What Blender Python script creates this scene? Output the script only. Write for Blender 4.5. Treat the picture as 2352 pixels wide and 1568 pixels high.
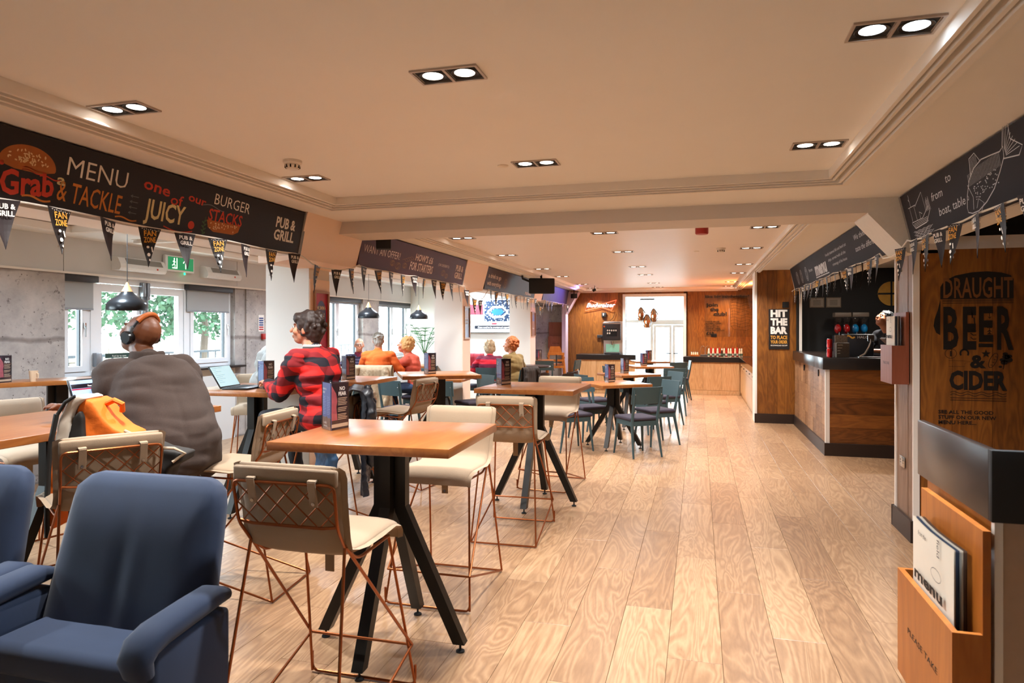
import bpy, bmesh, math, random
import numpy as np
from mathutils import Matrix, Vector, noise
PI = math.pi
random.seed(7)
for o in list(bpy.data.objects): bpy.data.objects.remove(o)
SC = bpy.context.scene
COL = SC.collection

# ---------------------------------------------------------------- camera, world, exposure
cam_d = bpy.data.cameras.new('camera'); cam = bpy.data.objects.new('camera', cam_d); COL.objects.link(cam)
cam.location = (0, 0, 1.62); cam.rotation_euler = (math.radians(90), 0, math.radians(15.3))
cam_d.sensor_width = 36; cam_d.lens = 24.0; cam_d.shift_y = -29/2352; cam_d.clip_start = 0.05; cam_d.clip_end = 200
cam_d.dof.use_dof = True; cam_d.dof.focus_distance = 6.0; cam_d.dof.aperture_fstop = 4.5
SC.camera = cam
SC.view_settings.view_transform = 'Standard'; SC.view_settings.look = 'None'
SC.view_settings.gamma = 1.0; SC.view_settings.use_curve_mapping = False
SC.view_settings.exposure = 0.1
world = bpy.data.worlds.new('world'); SC.world = world; world.use_nodes = True
WN = world.node_tree; WN.nodes.clear()
_o = WN.nodes.new('ShaderNodeOutputWorld'); _b = WN.nodes.new('ShaderNodeBackground')
_b.inputs[0].default_value = (0.78, 0.90, 1.0, 1); _b.inputs[1].default_value = 20.0
WN.links.new(_b.outputs[0], _o.inputs[0])
DOWNLIGHT_W = 34.0
try:
    SC.cycles.use_light_tree = True
    SC.cycles.max_bounces = 8; SC.cycles.transparent_max_bounces = 12
    SC.cycles.sample_clamp_indirect = 6.0
    SC.cycles.caustics_reflective = False; SC.cycles.caustics_refractive = False
except Exception: pass

# ---------------------------------------------------------------- materials
MATS = {}
def lin(c):
    return tuple((x/12.92 if x <= 0.04045 else ((x+0.055)/1.055)**2.4) for x in c)
def hexc(h):
    h = h.lstrip('#'); return lin(tuple(int(h[i:i+2], 16)/255 for i in (0, 2, 4)))
def base(name):
    m = bpy.data.materials.new(name); m.use_nodes = True
    return m, m.node_tree, m.node_tree.nodes['Principled BSDF']
def N(nt, t, **kw):
    n = nt.nodes.new(t)
    for k, v in kw.items(): setattr(n, k, v)
    return n
def pm(name, col, rough=0.6, metal=0.0, var=0.06, scale=30.0, bump=0.0, bscale=None, spec=0.5, coat=0.0, stretch=(1, 1, 1), sheen=0.0):
    """plain procedural paint / cloth / metal: colour with a little noise, optional relief"""
    if name in MATS: return MATS[name]
    m, nt, b = base(name)
    c = hexc(col) if isinstance(col, str) else lin(col)
    tc = N(nt, 'ShaderNodeTexCoord'); mp = N(nt, 'ShaderNodeMapping'); mp.inputs['Scale'].default_value = stretch
    nz = N(nt, 'ShaderNodeTexNoise'); nz.inputs['Scale'].default_value = scale; nz.inputs['Detail'].default_value = 4
    nt.links.new(tc.outputs['Object'], mp.inputs[0]); nt.links.new(mp.outputs[0], nz.inputs['Vector'])
    mr = N(nt, 'ShaderNodeMapRange'); mr.inputs['To Min'].default_value = 1-var; mr.inputs['To Max'].default_value = 1+var
    nt.links.new(nz.outputs['Fac'], mr.inputs['Value'])
    mx = N(nt, 'ShaderNodeVectorMath', operation='SCALE'); mx.inputs[0].default_value = c
    nt.links.new(mr.outputs[0], mx.inputs['Scale']); nt.links.new(mx.outputs[0], b.inputs['Base Color'])
    b.inputs['Roughness'].default_value = rough; b.inputs['Metallic'].default_value = metal
    b.inputs['Specular IOR Level'].default_value = spec; b.inputs['Coat Weight'].default_value = coat
    if sheen: b.inputs['Sheen Weight'].default_value = sheen
    if bump:
        n2 = N(nt, 'ShaderNodeTexNoise'); n2.inputs['Scale'].default_value = bscale or scale; n2.inputs['Detail'].default_value = 3
        nt.links.new(mp.outputs[0], n2.inputs['Vector'])
        bp = N(nt, 'ShaderNodeBump'); bp.inputs['Strength'].default_value = bump; bp.inputs['Distance'].default_value = 0.01
        nt.links.new(n2.outputs['Fac'], bp.inputs['Height']); nt.links.new(bp.outputs[0], b.inputs['Normal'])
    MATS[name] = m; return m
def wood(name, c1, c2, c3=None, axis='Y', scale=1.0, rough=0.45, ring=6.0, rand=0.25, coat=0.0, bump=0.08, dark=None):
    """timber grain that runs along one object axis; tone differs from piece to piece"""
    if name in MATS: return MATS[name]
    m, nt, b = base(name)
    tc = N(nt, 'ShaderNodeTexCoord'); oi = N(nt, 'ShaderNodeObjectInfo')
    off = N(nt, 'ShaderNodeVectorMath', operation='SCALE'); off.inputs[0].default_value = (37.0, 61.0, 23.0)
    nt.links.new(oi.outputs['Random'], off.inputs['Scale'])
    ad = N(nt, 'ShaderNodeVectorMath', operation='ADD'); nt.links.new(tc.outputs['Object'], ad.inputs[0]); nt.links.new(off.outputs[0], ad.inputs[1])
    mp = N(nt, 'ShaderNodeMapping')
    s = {'X': (0.16, 1, 1), 'Y': (1, 0.16, 1), 'Z': (1, 1, 0.16)}[axis]
    mp.inputs['Scale'].default_value = tuple(v*scale for v in s)
    nt.links.new(ad.outputs[0], mp.inputs[0])
    n1 = N(nt, 'ShaderNodeTexNoise'); n1.inputs['Scale'].default_value = 3.0; n1.inputs['Detail'].default_value = 3; n1.inputs['Distortion'].default_value = 0.6
    nt.links.new(mp.outputs[0], n1.inputs['Vector'])
    mul = N(nt, 'ShaderNodeMath', operation='MULTIPLY'); mul.inputs[1].default_value = ring*2.0
    nt.links.new(n1.outputs['Fac'], mul.inputs[0])
    fr = N(nt, 'ShaderNodeMath', operation='PINGPONG'); fr.inputs[1].default_value = 0.5
    nt.links.new(mul.outputs[0], fr.inputs[0])
    n2 = N(nt, 'ShaderNodeTexNoise'); n2.inputs['Scale'].default_value = 60.0; n2.inputs['Detail'].default_value = 5
    nt.links.new(mp.outputs[0], n2.inputs['Vector'])
    n3 = N(nt, 'ShaderNodeTexNoise'); n3.inputs['Scale'].default_value = 1.1; n3.inputs['Detail'].default_value = 2
    nt.links.new(mp.outputs[0], n3.inputs['Vector'])
    a1 = N(nt, 'ShaderNodeMath', operation='MULTIPLY_ADD'); a1.inputs[1].default_value = 0.75; nt.links.new(fr.outputs[0], a1.inputs[0])
    a0 = N(nt, 'ShaderNodeMath', operation='MULTIPLY'); a0.inputs[1].default_value = 0.35; nt.links.new(n2.outputs['Fac'], a0.inputs[0]); nt.links.new(a0.outputs[0], a1.inputs[2])
    a2 = N(nt, 'ShaderNodeMath', operation='MULTIPLY_ADD'); a2.inputs[1].default_value = 0.5; nt.links.new(n3.outputs['Fac'], a2.inputs[0]); nt.links.new(a1.outputs[0], a2.inputs[2])
    r2 = N(nt, 'ShaderNodeMath', operation='MULTIPLY_ADD'); r2.inputs[1].default_value = rand; nt.links.new(oi.outputs['Random'], r2.inputs[0]); nt.links.new(a2.outputs[0], r2.inputs[2])
    sb = N(nt, 'ShaderNodeMath', operation='SUBTRACT'); sb.inputs[1].default_value = 0.22 + rand*0.5; nt.links.new(r2.outputs[0], sb.inputs[0])
    cr = N(nt, 'ShaderNodeValToRGB'); e = cr.color_ramp.elements
    e[0].position = 0.0; e[0].color = (*hexc(c2), 1); e[1].position = 0.95; e[1].color = (*hexc(c3 or c2), 1)
    k = e.new(0.42); k.color = (*hexc(c1), 1)
    nt.links.new(sb.outputs[0], cr.inputs[0]); nt.links.new(cr.outputs[0], b.inputs['Base Color'])
    b.inputs['Roughness'].default_value = rough; b.inputs['Coat Weight'].default_value = coat; b.inputs['Coat Roughness'].default_value = 0.25
    bp = N(nt, 'ShaderNodeBump'); bp.inputs['Strength'].default_value = bump; bp.inputs['Distance'].default_value = 0.004
    nt.links.new(a1.outputs[0], bp.inputs['Height']); nt.links.new(bp.outputs[0], b.inputs['Normal'])
    MATS[name] = m; return m
def emit(name, col, strength):
    if name in MATS: return MATS[name]
    m, nt, b = base(name)
    c = hexc(col) if isinstance(col, str) else col
    b.inputs['Base Color'].default_value = (*c, 1); b.inputs['Emission Color'].default_value = (*c, 1); b.inputs['Emission Strength'].default_value = strength
    MATS[name] = m; return m
def glassmat(name, tint=(1, 1, 1), refl=0.25, rough=0.02):
    if name in MATS: return MATS[name]
    m = bpy.data.materials.new(name); m.use_nodes = True; nt = m.node_tree; nt.nodes.clear()
    o = N(nt, 'ShaderNodeOutputMaterial'); t = N(nt, 'ShaderNodeBsdfTransparent'); g = N(nt, 'ShaderNodeBsdfGlossy'); mx = N(nt, 'ShaderNodeMixShader')
    t.inputs[0].default_value = (*tint, 1); g.inputs['Roughness'].default_value = rough
    lw = N(nt, 'ShaderNodeLayerWeight'); lw.inputs['Blend'].default_value = 0.5
    pw = N(nt, 'ShaderNodeMath', operation='POWER'); pw.inputs[1].default_value = 4.5; nt.links.new(lw.outputs['Facing'], pw.inputs[0])
    ml = N(nt, 'ShaderNodeMath', operation='MULTIPLY_ADD'); ml.inputs[1].default_value = 0.6; ml.inputs[2].default_value = refl*0.12; nt.links.new(pw.outputs[0], ml.inputs[0])
    nt.links.new(ml.outputs[0], mx.inputs[0]); nt.links.new(t.outputs[0], mx.inputs[1]); nt.links.new(g.outputs[0], mx.inputs[2]); nt.links.new(mx.outputs[0], o.inputs[0])
    MATS[name] = m; return m
def concrete():
    m, nt, b = base('board marked concrete')
    tc = N(nt, 'ShaderNodeTexCoord')
    n1 = N(nt, 'ShaderNodeTexNoise'); n1.inputs['Scale'].default_value = 1.6; n1.inputs['Detail'].default_value = 8; n1.inputs['Roughness'].default_value = 0.65
    n2 = N(nt, 'ShaderNodeTexNoise'); n2.inputs['Scale'].default_value = 14; n2.inputs['Detail'].default_value = 8; n2.inputs['Roughness'].default_value = 0.7
    v = N(nt, 'ShaderNodeTexVoronoi'); v.inputs['Scale'].default_value = 13; v.inputs['Randomness'].default_value = 1
    for n in (n1, n2, v): nt.links.new(tc.outputs['Object'], n.inputs['Vector'])
    cr = N(nt, 'ShaderNodeValToRGB'); e = cr.color_ramp.elements
    e[0].position = 0.3; e[0].color = (*hexc('#86807e'), 1); e[1].position = 0.72; e[1].color = (*hexc('#c9c0b8'), 1)
    nt.links.new(n1.outputs['Fac'], cr.inputs[0])
    c2 = N(nt, 'ShaderNodeValToRGB'); e = c2.color_ramp.elements
    e[0].position = 0.33; e[0].color = (0.12, 0.09, 0.08, 1); e[1].position = 0.42; e[1].color = (1, 1, 1, 1)
    nt.links.new(n2.outputs['Fac'], c2.inputs[0])
    c3 = N(nt, 'ShaderNodeValToRGB'); e = c3.color_ramp.elements
    e[0].position = 0.07; e[0].color = (0.16, 0.13, 0.12, 1); e[1].position = 0.11; e[1].color = (1, 1, 1, 1)
    nt.links.new(v.outputs['Distance'], c3.inputs[0])
    w = N(nt, 'ShaderNodeTexWave'); w.inputs['Scale'].default_value = 0.42; w.bands_direction = 'Z'; w.inputs['Distortion'].default_value = 0.6; w.inputs['Detail'].default_value = 4; w.inputs['Detail Scale'].default_value = 4
    nt.links.new(tc.outputs['Object'], w.inputs['Vector'])
    c4 = N(nt, 'ShaderNodeValToRGB'); e = c4.color_ramp.elements
    e[0].position = 0.0; e[0].color = (0.35, 0.3, 0.28, 1); e[1].position = 0.02; e[1].color = (1, 1, 1, 1)
    nt.links.new(w.outputs['Fac'], c4.inputs[0])
    prev = cr.outputs[0]
    for c, f in ((c2, 0.7), (c3, 0.8), (c4, 0.7)):
        mx = N(nt, 'ShaderNodeMixRGB', blend_type='MULTIPLY'); mx.inputs[0].default_value = f
        nt.links.new(prev, mx.inputs[1]); nt.links.new(c.outputs[0], mx.inputs[2]); prev = mx.outputs[0]
    nt.links.new(prev, b.inputs['Base Color']); b.inputs['Roughness'].default_value = 0.7
    bp = N(nt, 'ShaderNodeBump'); bp.inputs['Strength'].default_value = 0.25; bp.inputs['Distance'].default_value = 0.01
    nt.links.new(n2.outputs['Fac'], bp.inputs['Height']); nt.links.new(bp.outputs[0], b.inputs['Normal'])
    return m
def plaid():
    m, nt, b = base('red and black check flannel')
    tc = N(nt, 'ShaderNodeTexCoord'); nz = N(nt, 'ShaderNodeTexNoise'); nz.inputs['Scale'].default_value = 5
    mixv = N(nt, 'ShaderNodeMixRGB'); mixv.blend_type = 'LINEAR_LIGHT'; mixv.inputs[0].default_value = 0.035
    nt.links.new(tc.outputs['Object'], nz.inputs['Vector']); nt.links.new(tc.outputs['Object'], mixv.inputs[1]); nt.links.new(nz.outputs['Color'], mixv.inputs[2])
    sp = N(nt, 'ShaderNodeSeparateXYZ'); nt.links.new(mixv.outputs[0], sp.inputs[0])
    def band(out, per, duty, ph=0.0):
        a = N(nt, 'ShaderNodeMath', operation='MULTIPLY_ADD'); a.inputs[1].default_value = 1/per; a.inputs[2].default_value = ph; nt.links.new(out, a.inputs[0])
        f = N(nt, 'ShaderNodeMath', operation='FRACT'); nt.links.new(a.outputs[0], f.inputs[0])
        l = N(nt, 'ShaderNodeMath', operation='LESS_THAN'); l.inputs[1].default_value = duty; nt.links.new(f.outputs[0], l.inputs[0]); return l.outputs[0]
    sm = N(nt, 'ShaderNodeMath', operation='ADD'); nt.links.new(sp.outputs['X'], sm.inputs[0]); nt.links.new(sp.outputs['Y'], sm.inputs[1])
    h = band(sm.outputs[0], 0.155, 0.5); v = band(sp.outputs['Z'], 0.135, 0.5, 0.2)
    ad = N(nt, 'ShaderNodeMath', operation='ADD'); nt.links.new(h, ad.inputs[0]); nt.links.new(v, ad.inputs[1])
    hf = N(nt, 'ShaderNodeMath', operation='MULTIPLY'); hf.inputs[1].default_value = 0.5; nt.links.new(ad.outputs[0], hf.inputs[0])
    cr = N(nt, 'ShaderNodeValToRGB'); cr.color_ramp.interpolation = 'CONSTANT'; e = cr.color_ramp.elements
    e[0].position = 0; e[0].color = (*hexc('#d81c17'), 1); e[1].position = 0.9; e[1].color = (*hexc('#15101c'), 1)
    k = e.new(0.3); k.color = (*hexc('#7a1118'), 1)
    nt.links.new(hf.outputs[0], cr.inputs[0]); nt.links.new(cr.outputs[0], b.inputs['Base Color']); b.inputs['Roughness'].default_value = 0.9
    return m
def stripes(name, c1, c2, per, duty=0.5, rough=0.9):
    m, nt, b = base(name)
    tc = N(nt, 'ShaderNodeTexCoord'); sp = N(nt, 'ShaderNodeSeparateXYZ'); nt.links.new(tc.outputs['Object'], sp.inputs[0])
    a = N(nt, 'ShaderNodeMath', operation='MULTIPLY'); a.inputs[1].default_value = 1/per; nt.links.new(sp.outputs['Z'], a.inputs[0])
    f = N(nt, 'ShaderNodeMath', operation='FRACT'); nt.links.new(a.outputs[0], f.inputs[0])
    cr = N(nt, 'ShaderNodeValToRGB'); cr.color_ramp.interpolation = 'CONSTANT'; e = cr.color_ramp.elements
    e[0].color = (*hexc(c1), 1); e[1].position = duty; e[1].color = (*hexc(c2), 1)
    nt.links.new(f.outputs[0], cr.inputs[0]); nt.links.new(cr.outputs[0], b.inputs['Base Color']); b.inputs['Roughness'].default_value = rough
    return m

# ---------------------------------------------------------------- mesh helpers
class MB:
    def __init__(s): s.v = []; s.f = []
    def add(s, V, F, M=None):
        n = len(s.v)
        if M is not None: V = [M @ Vector(p) for p in V]
        s.v += [tuple(p) for p in V]; s.f += [tuple(i+n for i in f) for f in F]; return s
    def box(s, x0, x1, y0, y1, z0, z1, M=None):
        return s.add([(x0,y0,z0),(x1,y0,z0),(x1,y1,z0),(x0,y1,z0),(x0,y0,z1),(x1,y0,z1),(x1,y1,z1),(x0,y1,z1)],
                     [(0,3,2,1),(4,5,6,7),(0,1,5,4),(1,2,6,5),(2,3,7,6),(3,0,4,7)], M)
    def rbox(s, x0, x1, y0, y1, z0, z1, r=0.01, seg=3, M=None):
        bm = bmesh.new(); bmesh.ops.create_cube(bm, size=1)
        for v in bm.verts: v.co = Vector(((x0+x1)/2+v.co.x*(x1-x0), (y0+y1)/2+v.co.y*(y1-y0), (z0+z1)/2+v.co.z*(z1-z0)))
        bmesh.ops.bevel(bm, geom=bm.edges[:], offset=min(r, 0.49*min(x1-x0, y1-y0, z1-z0)), segments=seg, profile=0.5, affect='EDGES')
        bm.verts.ensure_lookup_table(); bm.verts.index_update()
        V = [v.co.copy() for v in bm.verts]; F = [[v.index for v in f.verts] for f in bm.faces]; bm.free()
        return s.add(V, F, M)
    def cyl(s, p0, p1, r0, r1=None, n=12, M=None):
        p0 = Vector(p0); p1 = Vector(p1); r1 = r0 if r1 is None else r1
        q = (p1-p0).to_track_quat('Z', 'Y').to_matrix(); V = []
        for p, r in ((p0, r0), (p1, r1)):
            for i in range(n):
                a = 2*PI*i/n; V.append(p+q@Vector((r*math.cos(a), r*math.sin(a), 0)))
        F = [(i, (i+1) % n, n+(i+1) % n, n+i) for i in range(n)]+[tuple(range(n-1, -1, -1)), tuple(range(n, 2*n))]
        return s.add(V, F, M)
    def tube(s, pts, r, n=8, closed=False, M=None):
        P = [Vector(p) for p in pts]; m = len(P); V = []; F = []
        up = None
        for i, p in enumerate(P):
            a = P[i-1] if (i > 0 or closed) else p; b = P[(i+1) % m] if (i < m-1 or closed) else p
            t = (b-a).normalized() if (b-a).length > 1e-9 else Vector((0, 0, 1))
            if up is None: up = t.orthogonal().normalized()
            up = (up-t*up.dot(t)); up = up.normalized() if up.length > 1e-6 else t.orthogonal().normalized()
            w = t.cross(up)
            rr = r[i] if isinstance(r, (list, tuple)) else r
            for k in range(n):
                an = 2*PI*k/n; V.append(p+(up*math.cos(an)+w*math.sin(an))*rr)
        for i in range(m if closed else m-1):
            j = (i+1) % m
            for k in range(n): F.append((i*n+k, i*n+(k+1) % n, j*n+(k+1) % n, j*n+k))
        if not closed: F += [tuple(range(n-1, -1, -1)), tuple((m-1)*n+k for k in range(n))]
        return s.add(V, F, M)
    def lathe(s, prof, n=24, M=None, caps=True):
        V = []; F = []
        for r, z in prof:
            for i in range(n): a = 2*PI*i/n; V.append((r*math.cos(a), r*math.sin(a), z))
        for j in range(len(prof)-1):
            for i in range(n): F.append((j*n+i, j*n+(i+1) % n, (j+1)*n+(i+1) % n, (j+1)*n+i))
        if caps and prof[0][0] > 1e-6: F.append(tuple(range(n-1, -1, -1)))
        if caps and prof[-1][0] > 1e-6: F.append(tuple((len(prof)-1)*n+i for i in range(n)))
        return s.add(V, F, M)
    def prism(s, poly, z0, z1, M=None):
        n = len(poly); V = [(x, y, z0) for x, y in poly]+[(x, y, z1) for x, y in poly]
        F = [tuple(range(n-1, -1, -1)), tuple(range(n, 2*n))]+[(i, (i+1) % n, n+(i+1) % n, n+i) for i in range(n)]
        return s.add(V, F, M)
    def grid(s, fn, nu, nv, M=None, closed=False):
        V = [fn(i/(nu-1), j/(nv-1)) for j in range(nv) for i in range(nu)]
        F = [(j*nu+i, j*nu+i+1, (j+1)*nu+i+1, (j+1)*nu+i) for j in range(nv-1) for i in range(nu-1)]
        return s.add(V, F, M)
    def ball(s, c, r, M=None, nu=16, nv=10, rot=None):
        if not isinstance(r, (tuple, list)): r = (r, r, r)
        V = [(0, 0, -1)]; F = []
        for j in range(1, nv):
            ph = -PI/2+PI*j/nv
            for i in range(nu): a = 2*PI*i/nu; V.append((math.cos(ph)*math.cos(a), math.cos(ph)*math.sin(a), math.sin(ph)))
        V.append((0, 0, 1)); L = len(V)-1
        for i in range(nu):
            F.append((0, 1+(i+1) % nu, 1+i)); F.append((L, L-nu+i, L-nu+(i+1) % nu))
        for j in range(nv-2):
            for i in range(nu): a = 1+j*nu; F.append((a+i, a+(i+1) % nu, a+nu+(i+1) % nu, a+nu+i))
        T = Matrix.Translation(Vector(c)) @ (rot.to_4x4() if rot is not None else Matrix()) @ Matrix.Diagonal((*r, 1))
        return s.add([T@Vector(p) for p in V], F, M)
    def cap(s, a, b, ra, rb=None, n=14):
        """tapered limb with round ends (overlapping pieces, merged later by the voxel remesh)"""
        rb = ra if rb is None else rb
        s.cyl(a, b, ra, rb, n); s.ball(a, ra, nu=n, nv=8); s.ball(b, rb, nu=n, nv=8); return s
    def mesh(s, name):
        me = bpy.data.meshes.new(name); me.from_pydata(s.v, [], s.f); me.validate(); me.update(); return me
    def build(s, name, mat=None, parent=None, smooth=0.6, loc=None, rz=0):
        me = s.mesh(name)
        if smooth:
            me.shade_smooth(); me.set_sharp_from_angle(angle=smooth)
        return link(name, me, mat, parent, loc, rz)
def link(name, me, mat=None, parent=None, loc=None, rz=0):
    if mat is not None and len(me.materials) == 0: me.materials.append(mat)
    o = bpy.data.objects.new(name, me); COL.objects.link(o)
    if parent is not None: o.parent = parent
    if loc is not None: o.location = loc
    if rz: o.rotation_euler = (0, 0, rz)
    return o
def tag(o, label, cat, group=None):
    o['label'] = label; o['category'] = cat
    if group: o['group'] = group
    return o
def thing(name, label, cat, loc=(0, 0, 0), rz=0, group=None, s=1):
    o = bpy.data.objects.new(name, None); COL.objects.link(o); o.location = loc; o.rotation_euler = (0, 0, rz); o.empty_display_size = 0.05
    if s != 1: o.scale = (s, s, s)
    return tag(o, label, cat, group)
def struct(o): o['kind'] = 'structure'; return o
KIDS = {}
def dup(root, loc, rz=0, label=None, group=None, s=None):
    """a thing copied with copies of its parts and their parts; mesh data shared"""
    kids = {}
    for o in COL.objects:
        if o.parent: kids.setdefault(o.parent.name, []).append(o)
    def rec(o, par):
        c = o.copy(); COL.objects.link(c)
        if par is not None: c.parent = par
        for k in kids.get(o.name, []): rec(k, c)
        return c
    r = rec(root, None); r.location = loc; r.rotation_euler = (0, 0, rz)
    if s: r.scale = (s, s, s)
    if label: r['label'] = label
    if group: r['group'] = group
    return r
def frame(origin, right, up):
    r = Vector(right).normalized(); u = Vector(up).normalized(); n = r.cross(u)
    M = Matrix((( r.x, u.x, n.x, origin[0]), (r.y, u.y, n.y, origin[1]), (r.z, u.z, n.z, origin[2]), (0, 0, 0, 1)))
    return M
_TC = {}
def txt(mb, s, M, x, y, h, w=None, bold=0.0, shear=0.0, align='CENTER', depth=0.0012, rot=0.0, z=0.001, sp=1.0):
    """lettering in the plane M: x, y is the foot of the word, h its cap height, w its width if it is squeezed"""
    key = (s, bold, shear, sp)
    if key not in _TC:
        c = bpy.data.curves.new('t', 'FONT'); c.body = s; c.size = 1; c.offset = bold; c.shear = shear; c.resolution_u = 2; c.space_character = sp
        o = bpy.data.objects.new('t', c); COL.objects.link(o)
        dg = bpy.context.evaluated_depsgraph_get(); dg.update(); me = bpy.data.meshes.new_from_object(o.evaluated_get(dg))
        V = [v.co.copy() for v in me.vertices]; F = [tuple(p.vertices) for p in me.polygons]
        bpy.data.objects.remove(o); bpy.data.curves.remove(c); bpy.data.meshes.remove(me)
        if not V: V = [Vector((0, 0, 0))]
        x0 = min(v.x for v in V); x1 = max(v.x for v in V)
        _TC[key] = ([Vector((v.x-x0, v.y, 0)) for v in V], F, x1-x0)
    V, F, W = _TC[key]
    sy = h/0.73; sx = (w/W) if w and W > 0 else sy
    ox = {'CENTER': -W*sx/2, 'LEFT': 0, 'RIGHT': -W*sx}[align]
    R = Matrix.Rotation(rot, 3, 'Z'); pts = []
    for v in V:
        p = R@Vector((v.x*sx+ox, v.y*sy, 0)); pts.append(M@Vector((p.x+x, p.y+y, z)))
    mb.add(pts, F); return mb
def stroke(mb, pts, M, w=0.006, z=0.001, closed=False):
    """flat painted line in the plane M"""
    P = [Vector((p[0], p[1])) for p in pts]; m = len(P); V = []; F = []
    for i, p in enumerate(P):
        a = P[i-1] if (i > 0 or closed) else p; b = P[(i+1) % m] if (i < m-1 or closed) else p
        t = (b-a); t = t.normalized() if t.length > 1e-9 else Vector((1, 0)); n = Vector((-t.y, t.x))*w/2
        V += [M@Vector((p.x+n.x, p.y+n.y, z)), M@Vector((p.x-n.x, p.y-n.y, z))]
    for i in range(m if closed else m-1):
        j = (i+1) % m; F.append((2*i, 2*i+1, 2*j+1, 2*j))
    mb.add(V, F); return mb
def blob(mb, pts, M, z=0.001):
    mb.add([M@Vector((p[0], p[1], z)) for p in pts], [tuple(range(len(pts)))]); return mb
def ell(cx, cy, rx, ry, n=20, a0=0, a1=2*PI, rot=0):
    k = n if abs(a1-a0) > 6.2 else n-1; out = []
    for i in range(n):
        a = a0+(a1-a0)*i/k; x = rx*math.cos(a); y = ry*math.sin(a)
        out.append((cx+x*math.cos(rot)-y*math.sin(rot), cy+x*math.sin(rot)+y*math.cos(rot)))
    return out
def wave(x0, x1, y, amp, n=16, per=1.0, sl=0):
    return [(x0+(x1-x0)*i/(n-1), y+sl*i/(n-1)+amp*math.sin(2*PI*per*i/(n-1))) for i in range(n)]
def rounded(pts, r=0.03, n=4):
    """polyline with bent corners"""
    P = [Vector(p) for p in pts]; out = [P[0]]
    for i in range(1, len(P)-1):
        a = (P[i-1]-P[i]); b = (P[i+1]-P[i]); ra = min(r, a.length*0.45, b.length*0.45); p0 = P[i]+a.normalized()*ra; p1 = P[i]+b.normalized()*ra
        for k in range(n+1):
            t = k/n; out.append(p0*(1-t)**2+P[i]*2*t*(1-t)+p1*t*t)
    out.append(P[-1]); return out
def loft(mb, path, hw, th, n=16, M=None, e=4.0):
    """padded slab: path in the YZ plane, hw half widths along X, th half thickness"""
    P = [Vector((0, p[0], p[1])) for p in path]; V = []; m = len(P)
    for i, p in enumerate(P):
        t = (P[min(i+1, m-1)]-P[max(i-1, 0)]).normalized(); nn = Vector((1, 0, 0)).cross(t)
        for k in range(n):
            a = 2*PI*k/n; ca, sa = math.cos(a), math.sin(a)
            x = math.copysign(abs(ca)**(2/e), ca)*hw[i]; y = math.copysign(abs(sa)**(2/2.2), sa)*th[i]
            V.append(p+Vector((x, 0, 0))+nn*y)
    F = [(i*n+k, i*n+(k+1) % n, (i+1)*n+(k+1) % n, (i+1)*n+k) for i in range(m-1) for k in range(n)]
    F += [tuple(range(n-1, -1, -1)), tuple((m-1)*n+k for k in range(n))]
    mb.add(V, F, M); return mb
ORD = ['first', 'second', 'third', 'fourth', 'fifth', 'sixth', 'seventh', 'eighth', 'ninth', 'tenth', 'eleventh', 'twelfth', 'thirteenth', 'fourteenth', 'fifteenth', 'sixteenth', 'seventeenth', 'eighteenth', 'nineteenth', 'twentieth']

# palette
M_CEIL = pm('ceiling paint', '#f0efed', 0.75, var=0.015, scale=4, bump=0.02, bscale=300)
M_CEILG = pm('sheen ceiling paint', '#efe9e6', 0.48, var=0.03, scale=5, bump=0.12, bscale=3, stretch=(0.35, 6, 1))
M_BEAM = pm('beam paint', '#d5cdc6', 0.7, var=0.015, scale=4)
M_WHITE = pm('white wall paint', '#e2ddd4', 0.7, var=0.02, scale=3)
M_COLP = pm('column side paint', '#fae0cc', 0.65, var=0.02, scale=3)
M_GREY = pm('grey panel paint', '#cfcdca', 0.6, var=0.02, scale=3)
M_TRIM = pm('white gloss trim', '#eee8e0', 0.6, var=0.01)
M_UPVC = pm('white window plastic', '#eceff2', 0.3, var=0.01)
M_GASK = pm('dark glazing seal', '#2d3238', 0.5)
M_BLACK = pm('black satin metal', '#16130f', 0.38, 0.3, var=0.03)
M_BLK2 = pm('matt black', '#0b0a0a', 0.7)
M_CHAR = pm('charcoal plastic', '#26262a', 0.45)
M_CHROME = pm('brushed steel', '#b8b8b8', 0.25, 1.0, var=0.04)
M_COPPER = pm('copper wire', '#96542e', 0.33, 0.85, var=0.05)
M_CANVAS = pm('beige canvas', '#9c856c', 0.85, var=0.06, scale=9, bump=0.25, bscale=420, sheen=0.15)
M_NAVY = pm('navy velvet', '#182b48', 0.85, var=0.25, scale=5, bump=0.1, bscale=500, sheen=0.12)
M_TEAL = pm('teal painted wood', '#33494e', 0.5, var=0.05, scale=12)
M_PURP = pm('dark plum seat cloth', '#332c38', 0.9, var=0.1, scale=40, bump=0.15, bscale=400)
M_SKIRT = pm('dark brown skirting', '#2c1e18', 0.45)
M_CONC = concrete()
M_GLASS = glassmat('window glass', (0.96, 0.99, 0.98), 0.12)
M_ACRYL = glassmat('clear acrylic', (0.95, 0.96, 0.97), 0.35)
M_FLOOR = wood('oak floor planks', '#957253', '#b4916e', '#6d4e38', 'Y', 1.5, 0.36, 8.0, 0.3, coat=0.15, bump=0.06)
M_TABLE = wood('oiled cherry table', '#955829', '#a46835', '#7f471f', 'Y', 2.2, 0.28, 3.0, 0.12, coat=0.25, bump=0.02)
M_TABLEX = wood('cherry table with crosswise grain', '#955829', '#a46835', '#7f471f', 'X', 2.2, 0.28, 3.0, 0.12, coat=0.25, bump=0.02)
M_WALLW = wood('dark oak wall boards', '#84501f', '#a26628', '#552d10', 'Z', 1.8, 0.42, 5.0, 0.5, bump=0.12)
M_WALLH = wood('dark oak boards laid across', '#7f4b20', '#9c6029', '#4d2a10', 'X', 1.8, 0.42, 5.0, 0.5, bump=0.12)
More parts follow.
